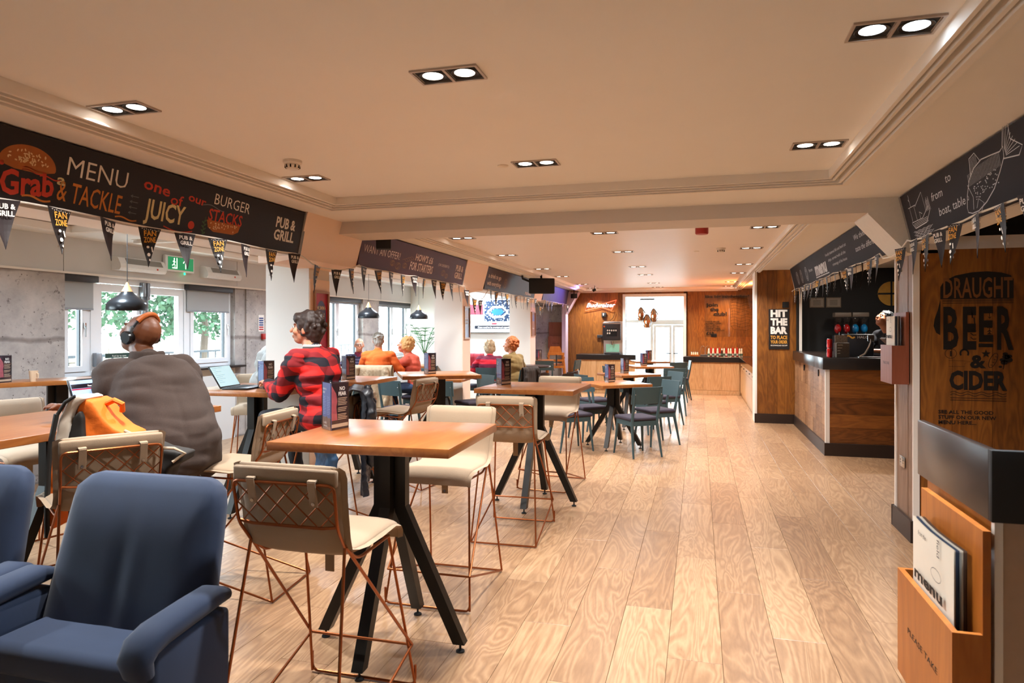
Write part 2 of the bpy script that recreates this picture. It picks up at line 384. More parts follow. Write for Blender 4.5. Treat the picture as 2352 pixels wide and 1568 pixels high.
M_WALLG = wood('weathered oak boards', '#80624d', '#937561', '#5c4436', 'Z', 1.8, 0.55, 5.0, 0.35, bump=0.14)
M_WALLT = wood('mixed oak tiles', '#8f6848', '#a57d59', '#6d4a30', 'Y', 2.0, 0.5, 4.0, 0.7, bump=0.12)
M_PALE = wood('pale oak veneer', '#c79d6c', '#d6b084', '#a97f52', 'Z', 1.6, 0.45, 5.0, 0.2, bump=0.05)
M_RACK = wood('red brown menu rack wood', '#8c4c33', '#985740', '#7a3f2a', 'Z', 2.0, 0.5, 2.0, 0.1)
M_ORNG = wood('orange varnished oak', '#a9601f', '#bb7330', '#8e4c16', 'Z', 1.6, 0.4, 3.0, 0.15)
M_FASC = pm('dark smoked laminate', '#2b211d', 0.28, var=0.25, scale=6)
M_SLATE = pm('blackened worktop', '#1d1a1a', 0.3, var=0.1)
M_LETW = pm('white lettering', '#e9e2d8', 0.7)
M_LETK = pm('black lettering', '#120c08', 0.7)
M_LETY = pm('amber lettering', '#e3a13a', 0.7)
M_LETO = pm('orange lettering', '#c8762a', 0.7)
M_LETR = pm('red lettering', '#c63a22', 0.7)
M_LETC = pm('cream lettering', '#d9c791', 0.7)
M_BANNER = pm('black printed banner', '#150b0c', 0.62, var=0.12, scale=3)
M_BANRED = pm('maroon printed banner', '#4a1a22', 0.62, var=0.12, scale=3)
M_BANGRY = pm('charcoal printed banner', '#201f28', 0.85, var=0.16, scale=3)
M_BANPUR = pm('plum printed banner', '#2c1c28', 0.62, var=0.12, scale=3)
M_SKIN1 = pm('dark brown skin', '#6b3d22', 0.5, var=0.1, scale=14)
M_SKIN2 = pm('fair skin', '#c9896a', 0.55, var=0.08, scale=20)
# ================================================================ room shell
def solid(name, mat, *boxes, smooth=0):
    mb = MB()
    for b in boxes: mb.box(*b)
    return struct(mb.build(name, mat, smooth=smooth))
# floor: slab with loose-laid planks
floor = solid('floor', pm('floor joint', '#6b4a30', 0.8), (-6.9, 4.2, -2, 20.2, -0.12, -0.008))
PW, PL = 0.262, 1.55
pm_, rows = MB(), []
pm_.rbox(-PW/2+0.0008, PW/2-0.0008, -PL/2+0.001, PL/2-0.001, -0.0075, 0.0, 0.0012, 1)
plank_me = pm_.mesh('plank'); plank_me.materials.append(M_FLOOR)
cand = []
k = 0; x = -6.7+PW/2
while x < 4.1:
    y = -1.9+((k*0.618) % 1)*PL+PL/2
    while y < 20: cand.append((x, y)); y += PL
    x += PW; k += 1
def seen(x, y):
    r = x*0.9645+y*0.2639; d = -x*0.2639+y*0.9645
    return d > 1.6 and abs(r/d) < 0.8
vis = sorted([c for c in cand if seen(*c) and c[0] > -4.6 and not (c[0] > 1.7 and c[1] > 5)], key=lambda c: c[0]**2+c[1]**2)[:290]
visset = set(vis)
for (x, y) in vis:
    o = link('plank', plank_me, None, floor, (x, y, 0))
rest = MB()
for (x, y) in cand:
    if (x, y) not in visset: rest.box(x-PW/2+0.001, x+PW/2-0.001, y-PL/2+0.001, y+PL/2-0.001, -0.0075, 0)
ro = rest.build('far_planks', M_FLOOR, floor, smooth=0); ro['kind'] = 'stuff'
# ceiling: raised trays inside a lower margin
CZ, TZ = 2.63, 2.675
solid('ceiling', M_CEIL, (-3.5, 4.2, -2, 6.62, TZ, TZ+0.1), (-6.9, 4.2, 18.1, 20.2, TZ, TZ+0.1),
      (-3.4, -2.9, -2, 18.2, CZ, TZ+0.02), (0.93, 4.2, -2, 18.2, CZ, TZ+0.02), (-2.9, 0.93, 5.0, 6.62, CZ, TZ+0.02),
      (-2.9, 0.93, 17.85, 18.2, CZ, TZ+0.02), (-2.9, 0.93, -2, -1.2, CZ, TZ+0.02),
      (-6.9, -6.2, -2, 18.2, CZ, TZ+0.02), (-4.35, -3.4, -2, 18.2, CZ, TZ+0.02), (-6.2, -4.35, 5.7, 6.3, CZ, TZ+0.02), (-6.2, -4.35, 15.0, 15.4, CZ, TZ+0.02))
solid('ceiling_beyond', M_CEILG, (-3.5, 4.2, 6.62, 18.1, TZ, TZ+0.1))
solid('ceiling_aisle', M_CEILG, (-6.9, -3.5, -2, 18.1, TZ, TZ+0.1))
def cornice(n, x0, x1, y0, y1):
    steps = [(0.0, 0.014), (0.032, 0.022), (0.075, 0.030), (0.105, 0.040)]
    mb = MB()
    for off, dp in steps:
        w = (0.018, 0.014, 0.018, 0.036)[[0.0, 0.032, 0.075, 0.105].index(off)]
        a0, a1, b0, b1 = x0-off+0.05, x1+off-0.05, y0-off+0.05, y1+off-0.05
        z0, z1 = CZ-dp, CZ+0.05
        for r in ((a0-w, a0, b0-w, b1+w), (a1, a1+w, b0-w, b1+w), (a0, a1, b0-w, b0), (a0, a1, b1, b1+w)): mb.box(*r, z0, z1)
    return struct(mb.build('trim_%d' % n, M_TRIM, smooth=0))
cornice(1, -2.86, 0.88, -1.2, 4.97); cornice(2, -2.90, 0.93, 6.66, 17.8)
t3 = MB()
for y0, y1 in ((-1.5, 5.6), (6.4, 14.9)):
    for r in ((-6.25, -6.17, y0, y1), (-4.42, -4.34, y0, y1), (-6.17, -4.42, y0, y0+0.08), (-6.17, -4.42, y1-0.08, y1)): t3.box(*r, CZ-0.03, CZ+0.04)
struct(t3.build('trim_3', M_TRIM, smooth=0))
# cross beam with knees, and the other knees along both colonnades
for k, (nm, y0, y1) in enumerate((('beam', 5.8, 6.28),)):
    solid(nm, M_BEAM, (-3.30, 1.42, y0+0.002, y1-0.002, 2.515, CZ+0.03))
def knee(y0, y1, side, mat):
    s = side
    pts = [(0, 2.62), (0.02, 2.515), (0.42, 2.515), (0.72, 2.62)] if 0 else None
    if s < 0: poly = [(-3.05, CZ), (-3.05, 2.515), (-3.3, 2.3), (-3.62, 2.16), (-3.9, 2.16), (-3.9, CZ)]
    else: poly = [(1.26, CZ+0.01), (1.26, 2.505), (1.53, 2.2), (1.575, 2.19), (1.77, 2.19), (1.77, CZ+0.01)]
    M = frame((0, y1, 0), (1, 0, 0), (0, 0, 1))   # plane XZ, normal -Y
    mb = MB().prism(poly, 0, y1-y0, M)
    return struct(mb.build('knee_bracket', mat, smooth=0))
knee(5.8, 6.28, 1, pm('pale bracket paint', '#d8d2c8', 0.6))
# left bulkhead that carries the banners
blk = MB().prism([(-3.33, CZ+0.02), (-3.42, 2.26), (-3.72, 2.26), (-3.72, CZ+0.02)], 0, 19.7, frame((0, 18.2, 0), (1, 0, 0), (0, 0, 1)))
struct(blk.build('bulkhead', M_CEIL, smooth=0))
for y0, y1 in ((5.22, 6.26), (9.46, 10.48), (14.0, 14.72)):
    mb = MB().prism([(-3.25, CZ+0.01), (-3.36, 2.235), (-3.6, 2.20), (-3.75, 2.20), (-3.75, CZ+0.01)], 0, y1-y0, frame((0, y1, 0), (1, 0, 0), (0, 0, 1)))
    struct(mb.build('bulkhead_box', M_COLP, smooth=0))
for y0, y1 in ((5.8, 6.17), (10.2, 10.57), (14.7, 15.18)):
    c = MB().box(-4.08, -3.605, y0, y1, 0, CZ); struct(c.build('column', M_WHITE, smooth=0))
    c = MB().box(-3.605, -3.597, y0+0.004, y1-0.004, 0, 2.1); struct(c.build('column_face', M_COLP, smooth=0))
    MB_ = MB().box(-4.09, -3.585, y0-0.012, y1+0.012, 0, 0.12); struct(MB_.build('column_skirting', M_SKIRT, smooth=0))
# last knee against the far wall
mb = MB().prism([(-3.02, CZ-0.05), (-3.36, 2.0), (-3.36, 0), (-3.46, 0), (-3.46, CZ-0.05)], 0, 0.35, frame((0, 17.95, 0), (1, 0, 0), (0, 0, 1)))
struct(mb.build('knee_bracket', pm('paint with lilac light mixed in', '#c9b8c8', 0.6), smooth=0))  # lilac light falling on this knee is put into its colour

# window wall (left)
GX = -6.83
WALLX = -6.7
wl = solid('wall_left', M_GREY, (-6.95, WALLX, -2, 18.2, 2.235, 2.7), (-6.95, WALLX, -2, 0.6, 0, 2.235), (-6.95, WALLX, 16.1, 18.2, 0, 2.235),
      (-6.95, WALLX, 0.6, 3.9, 0, 1.08), (-6.95, WALLX, 5.9, 6.32, 0, 1.08), (-6.95, WALLX, 7.86, 8.77, 0, 1.08), (-6.95, WALLX, 11.0, 12.77, 0, 1.0), (-6.95, WALLX, 13.49, 16.1, 0, 1.0))
def pieces(nm, parent, mat, boxes, shade=0):
    for b in boxes:
        o = MB().box(*b).build(nm, mat, parent, smooth=0)
# header facing boards and concrete facing panels, each a separate sheet
hb = []
y = -2
for w in (3.0, 2.6, 2.29, 2.9, 2.4, 2.4, 2.4):
    hb.append((WALLX, WALLX+0.02, y+0.004, y+w-0.004, 2.25, CZ)); y += w
pieces('header_board', wl, M_GREY, hb)
cc = [(3.9, 5.9), (9.0, 11.0), (12.77, 13.49), (15.95, 17.2)]
for a, b in cc:
    o = MB().box(-6.95, WALLX+0.025, a, b, 0, 2.235).build('concrete_panel', M_CONC, wl, smooth=0)
o = MB().box(-6.95, WALLX-0.001, 8.77, 9.0, 0, 2.235).build('concrete_panel', M_CONC, wl, smooth=0)
mb = MB().box(WALLX, WALLX+0.04, -1.9, 18, 2.228, 2.25); struct(mb.build('trim_4', M_TRIM, smooth=0))
def casement(n, y0, y1, z0, z1, splits, parent_name='window', x=GX, handle=True):
    """white plastic frame, sashes with dark seals and panes"""
    root = MB()
    t = 0.055
    for r in ((y0, y0+t, z0, z1), (y1-t, y1, z0, z1), (y0+t, y1-t, z0, z0+t), (y0+t, y1-t, z1-t, z1)): root.box(x-0.04, x+0.05, r[0], r[1], r[2], r[3])
    w = struct(root.build('%s_%d' % (parent_name, n), M_UPVC, smooth=0))
    ys = [y0+t]+[y0+(y1-y0)*s for s in splits]+[y1-t]
    for i in range(len(ys)-1):
        a, b = ys[i]+0.004, ys[i+1]-0.004; q = 0.062
        sash = MB()
        for r in ((a, a+q, z0+t, z1-t), (b-q, b, z0+t, z1-t), (a+q, b-q, z0+t, z0+t+q), (a+q, b-q, z1-t-q, z1-t)): sash.box(x-0.03, x+0.065, *r)
        so = sash.build('sash', M_UPVC, w, smooth=0)
        g = MB(); e = 0.012
        for r in ((a+q, a+q+e, z0+t+q, z1-t-q), (b-q-e, b-q, z0+t+q, z1-t-q)): g.box(x-0.005, x+0.035, *r)
        g.build('seal', M_GASK, so, smooth=0)
        MB().box(x, x+0.008, a+q, b-q, z0+t+q, z1-t-q).build('pane', M_GLASS, so, smooth=0)
        if handle:
            h = MB().box(x+0.065, x+0.085, b-0.045, b-0.02, (z0+z1)/2-0.03, (z0+z1)/2+0.03); h.cyl((x+0.09, b-0.032, (z0+z1)/2), (x+0.10, b-0.045, (z0+z1)/2-0.13), 0.009, 0.007, 8)
            h.build('window_handle', M_CHROME, so)
    return w
casement(1, 0.6, 3.9, 1.08, 2.235, [0.33, 0.66])  # unseen window, added to light the near left of the room
casement(2, 5.9, 6.32, 1.08, 2.235, [])
casement(3, 7.86, 8.77, 1.08, 2.235, [])
casement(4, 11.0, 12.77, 1.0, 2.235, [0.5])
casement(5, 13.49, 15.95, 1.0, 2.235, [0.34, 0.66])
solid('windowsill_1', M_SLATE, (WALLX-0.1, WALLX+0.1, 5.86, 6.42, 1.05, 1.08)); solid('windowsill_2', M_SLATE, (WALLX-0.1, WALLX+0.1, 7.8, 8.9, 1.05, 1.08))
solid('windowsill_3', M_TRIM, (WALLX-0.1, WALLX+0.08, 11.0, 12.77, 0.975, 1.0)); solid('windowsill_4', M_TRIM, (WALLX-0.1, WALLX+0.08, 13.49, 15.95, 0.975, 1.0))
# glazed double door with push bars
d = MB()
for r in ((6.32, 6.38, 0, 2.235), (7.80, 7.86, 0, 2.235), (6.38, 7.80, 2.16, 2.235)): d.box(GX-0.04, GX+0.06, *r)
door1 = struct(d.build('door_1', M_UPVC, smooth=0))
for a, b in ((6.385, 7.085), (7.095, 7.795)):
    lf = MB(); q = 0.09
    for r in ((a, a+q, 0.02, 2.15), (b-q, b, 0.02, 2.15), (a+q, b-q, 0.02, 0.25), (a+q, b-q, 2.15-q, 2.15), (a+q, b-q, 0.93, 1.03)): lf.box(GX-0.02, GX+0.05, *r)
    leaf = lf.build('door_leaf', M_UPVC, door1, smooth=0)
    MB().box(GX, GX+0.008, a+q, b-q, 1.03, 2.15-q).build('pane', M_GLASS, leaf, smooth=0)
    MB().box(GX, GX+0.01, a+q, b-q, 0.25, 0.93).build('door_panel', M_UPVC, leaf, smooth=0)
    MB().rbox(GX+0.05, GX+0.13, a+0.02, b-0.02, 1.06, 1.11, 0.01, 2).build('push_bar', pm('white bar', '#e0e0de', 0.4), leaf)
r = MB().rbox(GX+0.05, GX+0.12, 7.03, 7.08, 2.02, 2.2, 0.01, 2).cyl((GX+0.085, 7.055, 1.1), (GX+0.085, 7.055, 2.1), 0.014, n=10).rbox(GX+0.05, GX+0.12, 7.10, 7.15, 1.98, 2.2, 0.012, 2).cyl((GX+0.085, 7.125, 1.1), (GX+0.085, 7.125, 2.1), 0.016, n=10)
r.build('panic_bolt', pm('grey metal', '#8d9298', 0.4, 0.5), door1)
rb = MB().rbox(GX+0.05, GX+0.12, 6.34, 6.42, 1.18, 1.34, 0.01, 2); rb.build('bolt_box', pm('grey metal', '#8d9298'), door1)
s = MB().box(GX+0.012, GX+0.016, 6.56, 6.98, 1.27, 1.325); s.build('push_notice', pm('dark green notice', '#12332b', 0.5), door1)
t = MB(); txt(t, 'Push bar to open', frame((GX+0.017, 6.66, 1.283), (0, 1, 0), (0, 0, 1)), 0, 0, 0.022, align='LEFT'); t.build('lettering', M_LETW, door1, smooth=0)
# partition that carries the screen, concrete end wall, far timber wall, lobby
solid('wall_partition', M_WHITE, (-6.7, -4.05, 15.2, 15.35, 0, CZ))
solid('wall_back', pm('backing board', '#3c2413', 0.7), (-3.46, -1.86, 18.16, 18.3, 0, CZ), (-0.38, 1.75, 18.16, 18.3, 0, CZ), (-1.86, -0.38, 18.16, 18.3, 2.5, CZ))
solid('wall_end', M_CONC, (-6.9, -3.4, 17.95, 18.1, 0, CZ))
wb = bpy.data.objects['wall_back']
x = -3.43; i = 0
while x < 1.7:
    w = (0.24, 0.2, 0.27, 0.22)[i % 4]; a, b = x, min(x+w, 1.72)
    if b > -1.87 and a < -1.87: b = -1.87
    if a >= -1.87 and a < -0.37:
        MB().box(a+0.001, min(b, -0.37)-0.001, 18.125+0.003*(i % 2), 18.16, 2.5, CZ).build('board', M_WALLW, wb, smooth=0)
    else: MB().box(a+0.001, b-0.001, 18.12+0.004*(i % 2), 18.16, 0, CZ).build('board', M_WALLW, wb, smooth=0)
    x = b; i += 1
solid('trim_5', M_TRIM, (-3.1, 0.95, 18.06, 18.13, 2.58, CZ+0.01))
solid('trim_6', M_TRIM, (-1.93, -1.86, 18.08, 18.32, 0, 2.53), (-0.38, -0.31, 18.08, 18.32, 0, 2.53), (-1.86, -0.38, 18.08, 18.32, 2.46, 2.53))
solid('wall_lobby', M_WHITE, (-4.0, -2.6, 18.3, 20.2, 0, 2.8), (0.6, 0.75, 18.3, 20.2, 0, 2.8))
# lobby glazing and glass doors
g = MB()
for r in ((-2.52, 0.52, 1.80, 1.88), (-2.52, 0.52, 2.6, 2.66), (-2.6, -2.52, 0, 2.66), (0.52, 0.6, 0, 2.66), (-1.34, -1.26, 0, 1.8), (-0.36, -0.28, 0, 1.8), (-2.52, -1.34, 0, 0.1)): g.box(r[0], r[1], 19.96, 20.06, r[2], r[3])
win6 = struct(g.build('window_6', M_UPVC, smooth=0))
for r in ((-2.52, 0.52, 1.88, 2.6), (-2.52, -1.34, 0.1, 1.8)): MB().box(r[0], r[1], 20.0, 20.008, r[2], r[3]).build('pane', M_GLASS, win6, smooth=0)
d2 = MB().box(-1.26, -0.36, 19.97, 20.05, 1.74, 1.8); door2 = struct(d2.build('door_2', M_UPVC, smooth=0))
for a, b in ((-1.25, -0.74), (-0.72, -0.37)):
    lf = MB(); q = 0.07
    for r in ((a, a+q, 0.02, 1.73), (b-q, b, 0.02, 1.73), (a+q, b-q, 0.02, 0.2), (a+q, b-q, 1.66, 1.73)): lf.box(r[0], r[1], 19.97, 20.04, r[2], r[3])
    leaf = lf.build('door_leaf', M_UPVC, door2, smooth=0)
    MB().box(a+q, b-q, 20.0, 20.008, 0.2, 1.66).build('pane', M_GLASS, leaf, smooth=0)
    MB().cyl((b-0.03 if a < -1 else a+0.03, 19.93, 0.92), (b-0.15 if a < -1 else a+0.15, 19.93, 0.92), 0.012, n=8).build('door_handle', M_BLK2, leaf)
# right hand side
R = struct(MB().box(1.6, 4.1, 5.83, 6.26, 0, 2.22).build('wall_right', pm('backing board', '#3c2413'), smooth=0))
solid('wall_outer', M_BLK2, (4.1, 4.2, -2, 20, 0, CZ))
solid('opening_shade_panel', M_BLK2, (1.8, 4.1, 5.95, 6.1, 2.31, CZ), (1.76, 1.8, -2, 6.1, 2.3, CZ))  # black panels stand in for the shade inside the opening over the header
solid('trim_7', M_BEAM, (1.58, 4.1, 5.79, 6.26, 2.215, 2.31))
x = 1.62; i = 0
while x < 3.9:
    w = (0.21, 0.26, 0.23)[i % 3]; MB().box(x+0.001, x+w-0.001, 5.80-0.003*(i % 2), 5.832, 0.0, 2.215).build('board', M_WALLW, R, smooth=0); x += w; i += 1
y = 5.83; i = 0
for w in (0.12, 0.16, 0.155):
    MB().box(1.575-0.003*(i % 2), 1.6, y+0.001, y+w-0.001, 0, 2.2).build('board', M_WALLG, R, smooth=0); y += w; i += 1
solid('trim_8', M_TRIM, (1.566, 1.61, 5.788, 5.808, 0, 2.2)); solid('trim_9', M_TRIM, (1.562, 1.59, 6.255, 6.285, 0, 2.2))
solid('baseboard_right', M_SKIRT, (1.545, 1.565, 5.79, 6.30, 0, 0.165), (1.545, 4.0, 5.775, 5.795, 0, 0.165), (1.545, 1.7, 6.285, 6.31, 0, 0.165))
bh = MB().prism([(1.5, CZ+0.02), (1.58, 2.26), (1.74, 2.26), (1.74, CZ+0.02)], 0, 20, frame((0, 18, 0), (1, 0, 0), (0, 0, 1)))
struct(bh.build('bulkhead', M_CEIL, smooth=0))
# pier with the order sign
P2 = struct(MB().box(0.97, 1.62, 12.53, 13.0, 0, CZ).build('pier', pm('backing board', '#3c2413'), smooth=0))
x = 0.97
for i, w in enumerate((0.17, 0.16, 0.12, 0.2)):
    MB().box(x+0.001, x+w-0.001, 12.505-0.003*(i % 2), 12.53, 0, CZ).build('board', M_WALLW, P2, smooth=0); x += w
solid('trim_10', M_TRIM, (0.935, 0.97, 12.49, 13.0, 0, CZ))
solid('baseboard_pier', M_SKIRT, (0.93, 1.62, 12.47, 12.505, 0, 0.16))
solid('wall_bar', M_BLK2, (1.62, 4.1, 12.53, 12.7, 0, CZ), (1.6, 1.62, 12.4, 12.53, 1.2, 2.2))
solid('trim_11', M_TRIM, (1.635, 1.675, 12.36, 12.4, 1.2, 2.25))
solid('wall_service', M_WALLW, (1.62, 1.75, 13.0, 18.2, 0, CZ))
solid('wall_front', M_WHITE, (-6.9, 4.2, -2.1, -2.0, 0, 2.7))
# outside: ground, low wall, hedge and railing seen through the glass
solid('ground', pm('pale paving', '#b9b4aa', 0.9), (-30, -6.95, -8, 30, -0.3, -0.15), (-8, 6, 20.3, 40, -0.3, -0.15))
# ================================================================ furniture
def pose(o, x, y, rz, z=0): o.location = (x, y, z); o.rotation_euler = (0, 0, rz)
# ---- bar stool of copper wire with a canvas cushion, faces +Y
def make_stool():
    t = thing('bar_stool', '', 'bar stool')
    r = 0.0065; wf = MB()
    for s in (-1, 1):
        wf.tube(rounded([(s*0.205, 0.19, 0.72), (s*0.262, 0.345, 0.010)], 0.02), r)
        wf.tube([(s*0.205, -0.19, 0.80), (s*0.252, -0.345, 0.010)], r)
        wf.tube([(s*0.207, -0.185, 0.79), (s*0.255, 0.325, 0.20)], r)
        wf.tube([(s*0.255, 0.325, 0.20), (s*0.250, -0.34, 0.010)], r)
        wf.tube(rounded([(s*0.205, 0.19, 0.725), (s*0.205, -0.10, 0.715), (s*0.205, -0.19, 0.80)], 0.06), r)
    wf.tube(rounded([(-0.262, 0.345, 0.10), (-0.262, 0.345, 0.010), (0.262, 0.345, 0.010), (0.262, 0.345, 0.10)], 0.035), r)
    wf.tube([(-0.25, -0.345, 0.010), (0.25, -0.345, 0.010)], r)
    wf.tube([(-0.205, 0.19, 0.722), (0.205, 0.19, 0.722)], r)
    wf.build('frame', M_COPPER, t)
    MB().tube([(-0.257, 0.325, 0.20), (0.257, 0.325, 0.20)], r).build('footrest', M_COPPER, t)
    bk = MB(); by = lambda z: -0.20-(z-0.80)*0.22-0.036
    bk.tube(rounded([(-0.205, -0.19, 0.79), (-0.212, by(0.9), 0.88), (-0.215, by(1.04), 1.045), (0.215, by(1.04), 1.045), (0.212, by(0.9), 0.88), (0.205, -0.19, 0.79)], 0.03), r)
    bk.tube([(-0.212, by(0.885), 0.885), (-0.15, by(0.87), 0.875), (0.15, by(0.87), 0.875), (0.212, by(0.885), 0.885)], r)
    bk.build('back_frame', M_COPPER, t)
    lt = MB(); z0, z1, hw = 0.88, 1.04, 0.21; st = 0.085; H = z1-z0
    for s in (-1, 1):
        u = -hw-H
        while u < hw+H:
            a, b = (u, z0), (u+H, z1)
            if s < 0: a, b = (u+H, z0), (u, z1)
            def clip(a, b):
                (xa, za), (xb, zb) = a, b
                pts = []
                for (x, z) in (a, b):
                    x2 = max(-hw, min(hw, x))
                    if xb != xa: z = za+(zb-za)*(x2-xa)/(xb-xa)
                    pts.append((x2, z))
                return pts
            p, q = clip(a, b)
            if abs(p[0]-q[0]) > 0.01: lt.tube([(p[0], by(p[1])+0.002*s, p[1]), (q[0], by(q[1])+0.002*s, q[1])], 0.0028, 6)
            u += st
    lt.build('wire_lattice', M_COPPER, t)
    # cushion: seat and back in one long quilted pad
    path = [(0.262, 0.700), (0.258, 0.735), (0.235, 0.762), (0.17, 0.772), (0.06, 0.768), (-0.06, 0.760), (-0.13, 0.764), (-0.175, 0.785), (-0.195, 0.83), (-0.208, 0.90), (-0.222, 0.98), (-0.24, 1.06), (-0.252, 1.095), (-0.258, 1.108)]
    hw_ = [0.218, 0.222, 0.226, 0.228, 0.226, 0.22, 0.215, 0.212, 0.212, 0.214, 0.218, 0.222, 0.222, 0.205]
    th_ = [0.008, 0.016, 0.026, 0.030, 0.030, 0.028, 0.028, 0.027, 0.026, 0.026, 0.027, 0.026, 0.018, 0.006]
    cu = loft(MB(), path, hw_, th_, 20).build('cushion', M_CANVAS, t, smooth=1.2)
    for s in (-1, 1):
        sm = MB()
        P = [Vector((s*(h+0.004), p[0], p[1])) for p, h in zip(path, hw_)]
        V = []; F = []
        for i, p in enumerate(P):
            wob = 0.0035*math.sin(i*2.3+s); V += [p+Vector((-s*0.006, 0.004, 0.004)), p+Vector((s*0.016, wob, wob)), p+Vector((-s*0.006, -0.004, -0.004))]
        for i in range(len(P)-1): F += [(3*i, 3*i+1, 3*i+4, 3*i+3), (3*i+1, 3*i+2, 3*i+5, 3*i+4)]
        sm.add(V, F)
        sm.build('seam_flange', M_CANVAS, cu, smooth=1.2)
    MB().rbox(-0.222, 0.222, -0.283, -0.262, 1.035, 1.10, 0.01, 2).build('back_pocket', M_CANVAS, cu, smooth=1.0)
    for s in (-0.13, 0.13):
        Ms = Matrix.Translation((s, by(1.05)-0.012, 1.058))@Matrix.Rotation(0.22, 4, 'X')
        so = MB().rbox(-0.017, 0.017, -0.003, 0.003, -0.10, 0.0, 0.002, 1, Ms).box(-0.017, 0.017, 0.0, 0.045, -0.002, 0.003, Ms).build('strap', M_CANVAS, t)
        MB().cyl(Ms@Vector((0, -0.003, -0.085)), Ms@Vector((0, -0.007, -0.085)), 0.007, n=10).build('stud', M_CHROME, so)
    tb = MB().box(-0.02, 0.02, 0.05, 0.056, 0.60, 0.735).build('seat_strap', M_CANVAS, t, smooth=0)
    MB().cyl((0, 0.057, 0.615), (0, 0.061, 0.615), 0.007, n=10).build('stud', M_CHROME, tb)
    return t
stool0 = make_stool()
GS = 'copper wire bar stools with canvas cushions'
stools = [
    (-1.50, 2.52, 0.0, 'copper wire bar stool seen from behind, nearest to the camera beside the blue armchair'),
    (-1.52, 4.03, PI, 'copper wire bar stool facing the camera at the far side of the nearest high table'),
    (-1.42, 5.25, 0.02, 'copper wire bar stool turned away from the camera at the second high table'),
    (-1.47, 6.98, PI-0.12, 'copper wire bar stool at the far side of the second high table'),
    (-2.80, 3.72, PI/2+0.12, 'copper wire bar stool that the man in the brown coat perches on'),
    (-2.96, 2.82, 1.0, 'copper wire bar stool with the orange backpack over its back'),
    (-4.58, 3.74, -PI/2-0.25, 'copper wire bar stool across the long table from the man in the brown coat'),
    (-2.98, 6.62, PI/2-0.12, 'copper wire bar stool side on, behind the man in the red check shirt'),
    (-2.86, 4.95, PI/2+0.1, 'copper wire bar stool that the man in the red check shirt sits on'),
    (-4.72, 6.55, -2.6, 'copper wire bar stool that the person in the grey hoodie sits on'),
]
for i, (x, y, rz, lb) in enumerate(stools):
    o = stool0 if i == 0 else dup(stool0, (x, y, 0), rz)
    pose(o, x, y, rz); o['label'] = lb; o['group'] = GS
# ---- square tables on four bent posts
def make_table(h, sx, sy, label, name='high_table', rot=0, group=None, mat=M_TABLE, diag=False):
    t = thing(name, label, 'table', group=group)
    MB().rbox(-sx/2, sx/2, -sy/2, sy/2, h-0.042, h, 0.003, 2).build('tabletop', mat, t)
    MB().box(-0.16, 0.16, -0.16, 0.16, h-0.05, h-0.042).build('mounting_plate', M_BLACK, t, smooth=0)
    kz = 0.72*h/1.09; out = 0.34
    prof = [(0.03, h-0.05), (0.086, h-0.05), (0.086, kz), (out+0.06, 0.045), (out, 0.045), (0.03, kz-0.03)]
    for k in range(4):
        a = k*PI/2+(PI/4 if diag else 0)
        R = Matrix.Rotation(a, 4, 'Z')
        lg = MB().prism(prof, -0.028, 0.028, R@frame((0, 0, 0), (1, 0, 0), (0, 0, 1))).build('leg', M_BLACK, t, smooth=0)
        f = MB().cyl(R@Vector((out+0.03, 0, 0.012)), R@Vector((out+0.03, 0, 0.05)), 0.006, n=8).lathe([(0.022, 0), (0.022, 0.007), (0.012, 0.013), (0.001, 0.014)], 14, R@Matrix.Translation((out+0.03, 0, 0)))
        f.build('levelling_foot', M_BLK2, lg)
    return t
HT = 1.09
g1 = 'square high tables on black splayed legs'
t1 = make_table(HT, 0.90, 0.84, 'square cherry topped high table nearest the camera, with one menu card'); pose(t1, -1.525, 3.225, 0.035)
t2 = dup(t1, (-1.47, 6.18, 0), -0.03, 'square cherry topped high table in the middle of the room, behind the nearest one'); 
t3_ = dup(t1, (-3.68, 6.56, 0), 0, 'square cherry topped high table right behind the man in the red check shirt')
t4 = dup(t1, (-2.86, 7.12, 0), 0.5, 'square cherry topped high table standing askew beside the second white column')
t4.location = (-3.0, 7.62, 0)
t5 = dup(t1, (-3.86, 5.36, 0), 0, 'square cherry topped high table with the open black laptop on it')
for o in (t1, t2, t3_, t4, t5): o['group'] = g1
tl = make_table(HT, 0.88, 0.86, 'long cherry high table at the left edge, where the man in the brown coat works', 'long_high_table'); pose(tl, -3.63, 3.15, 0)
for c in tl.children:
    if c.name.startswith('tabletop'):
        c.data = MB().rbox(-0.44, 0.44, -0.88, 0.88, HT-0.042, HT, 0.003, 2).mesh('tabletop'); c.data.materials.append(M_TABLE)
wt = make_table(1.13, 1.0, 0.5, 'narrow cherry high table against the concrete wall under the window', 'window_table', mat=M_TABLEX); pose(wt, -6.03, 5.25, 1.08)
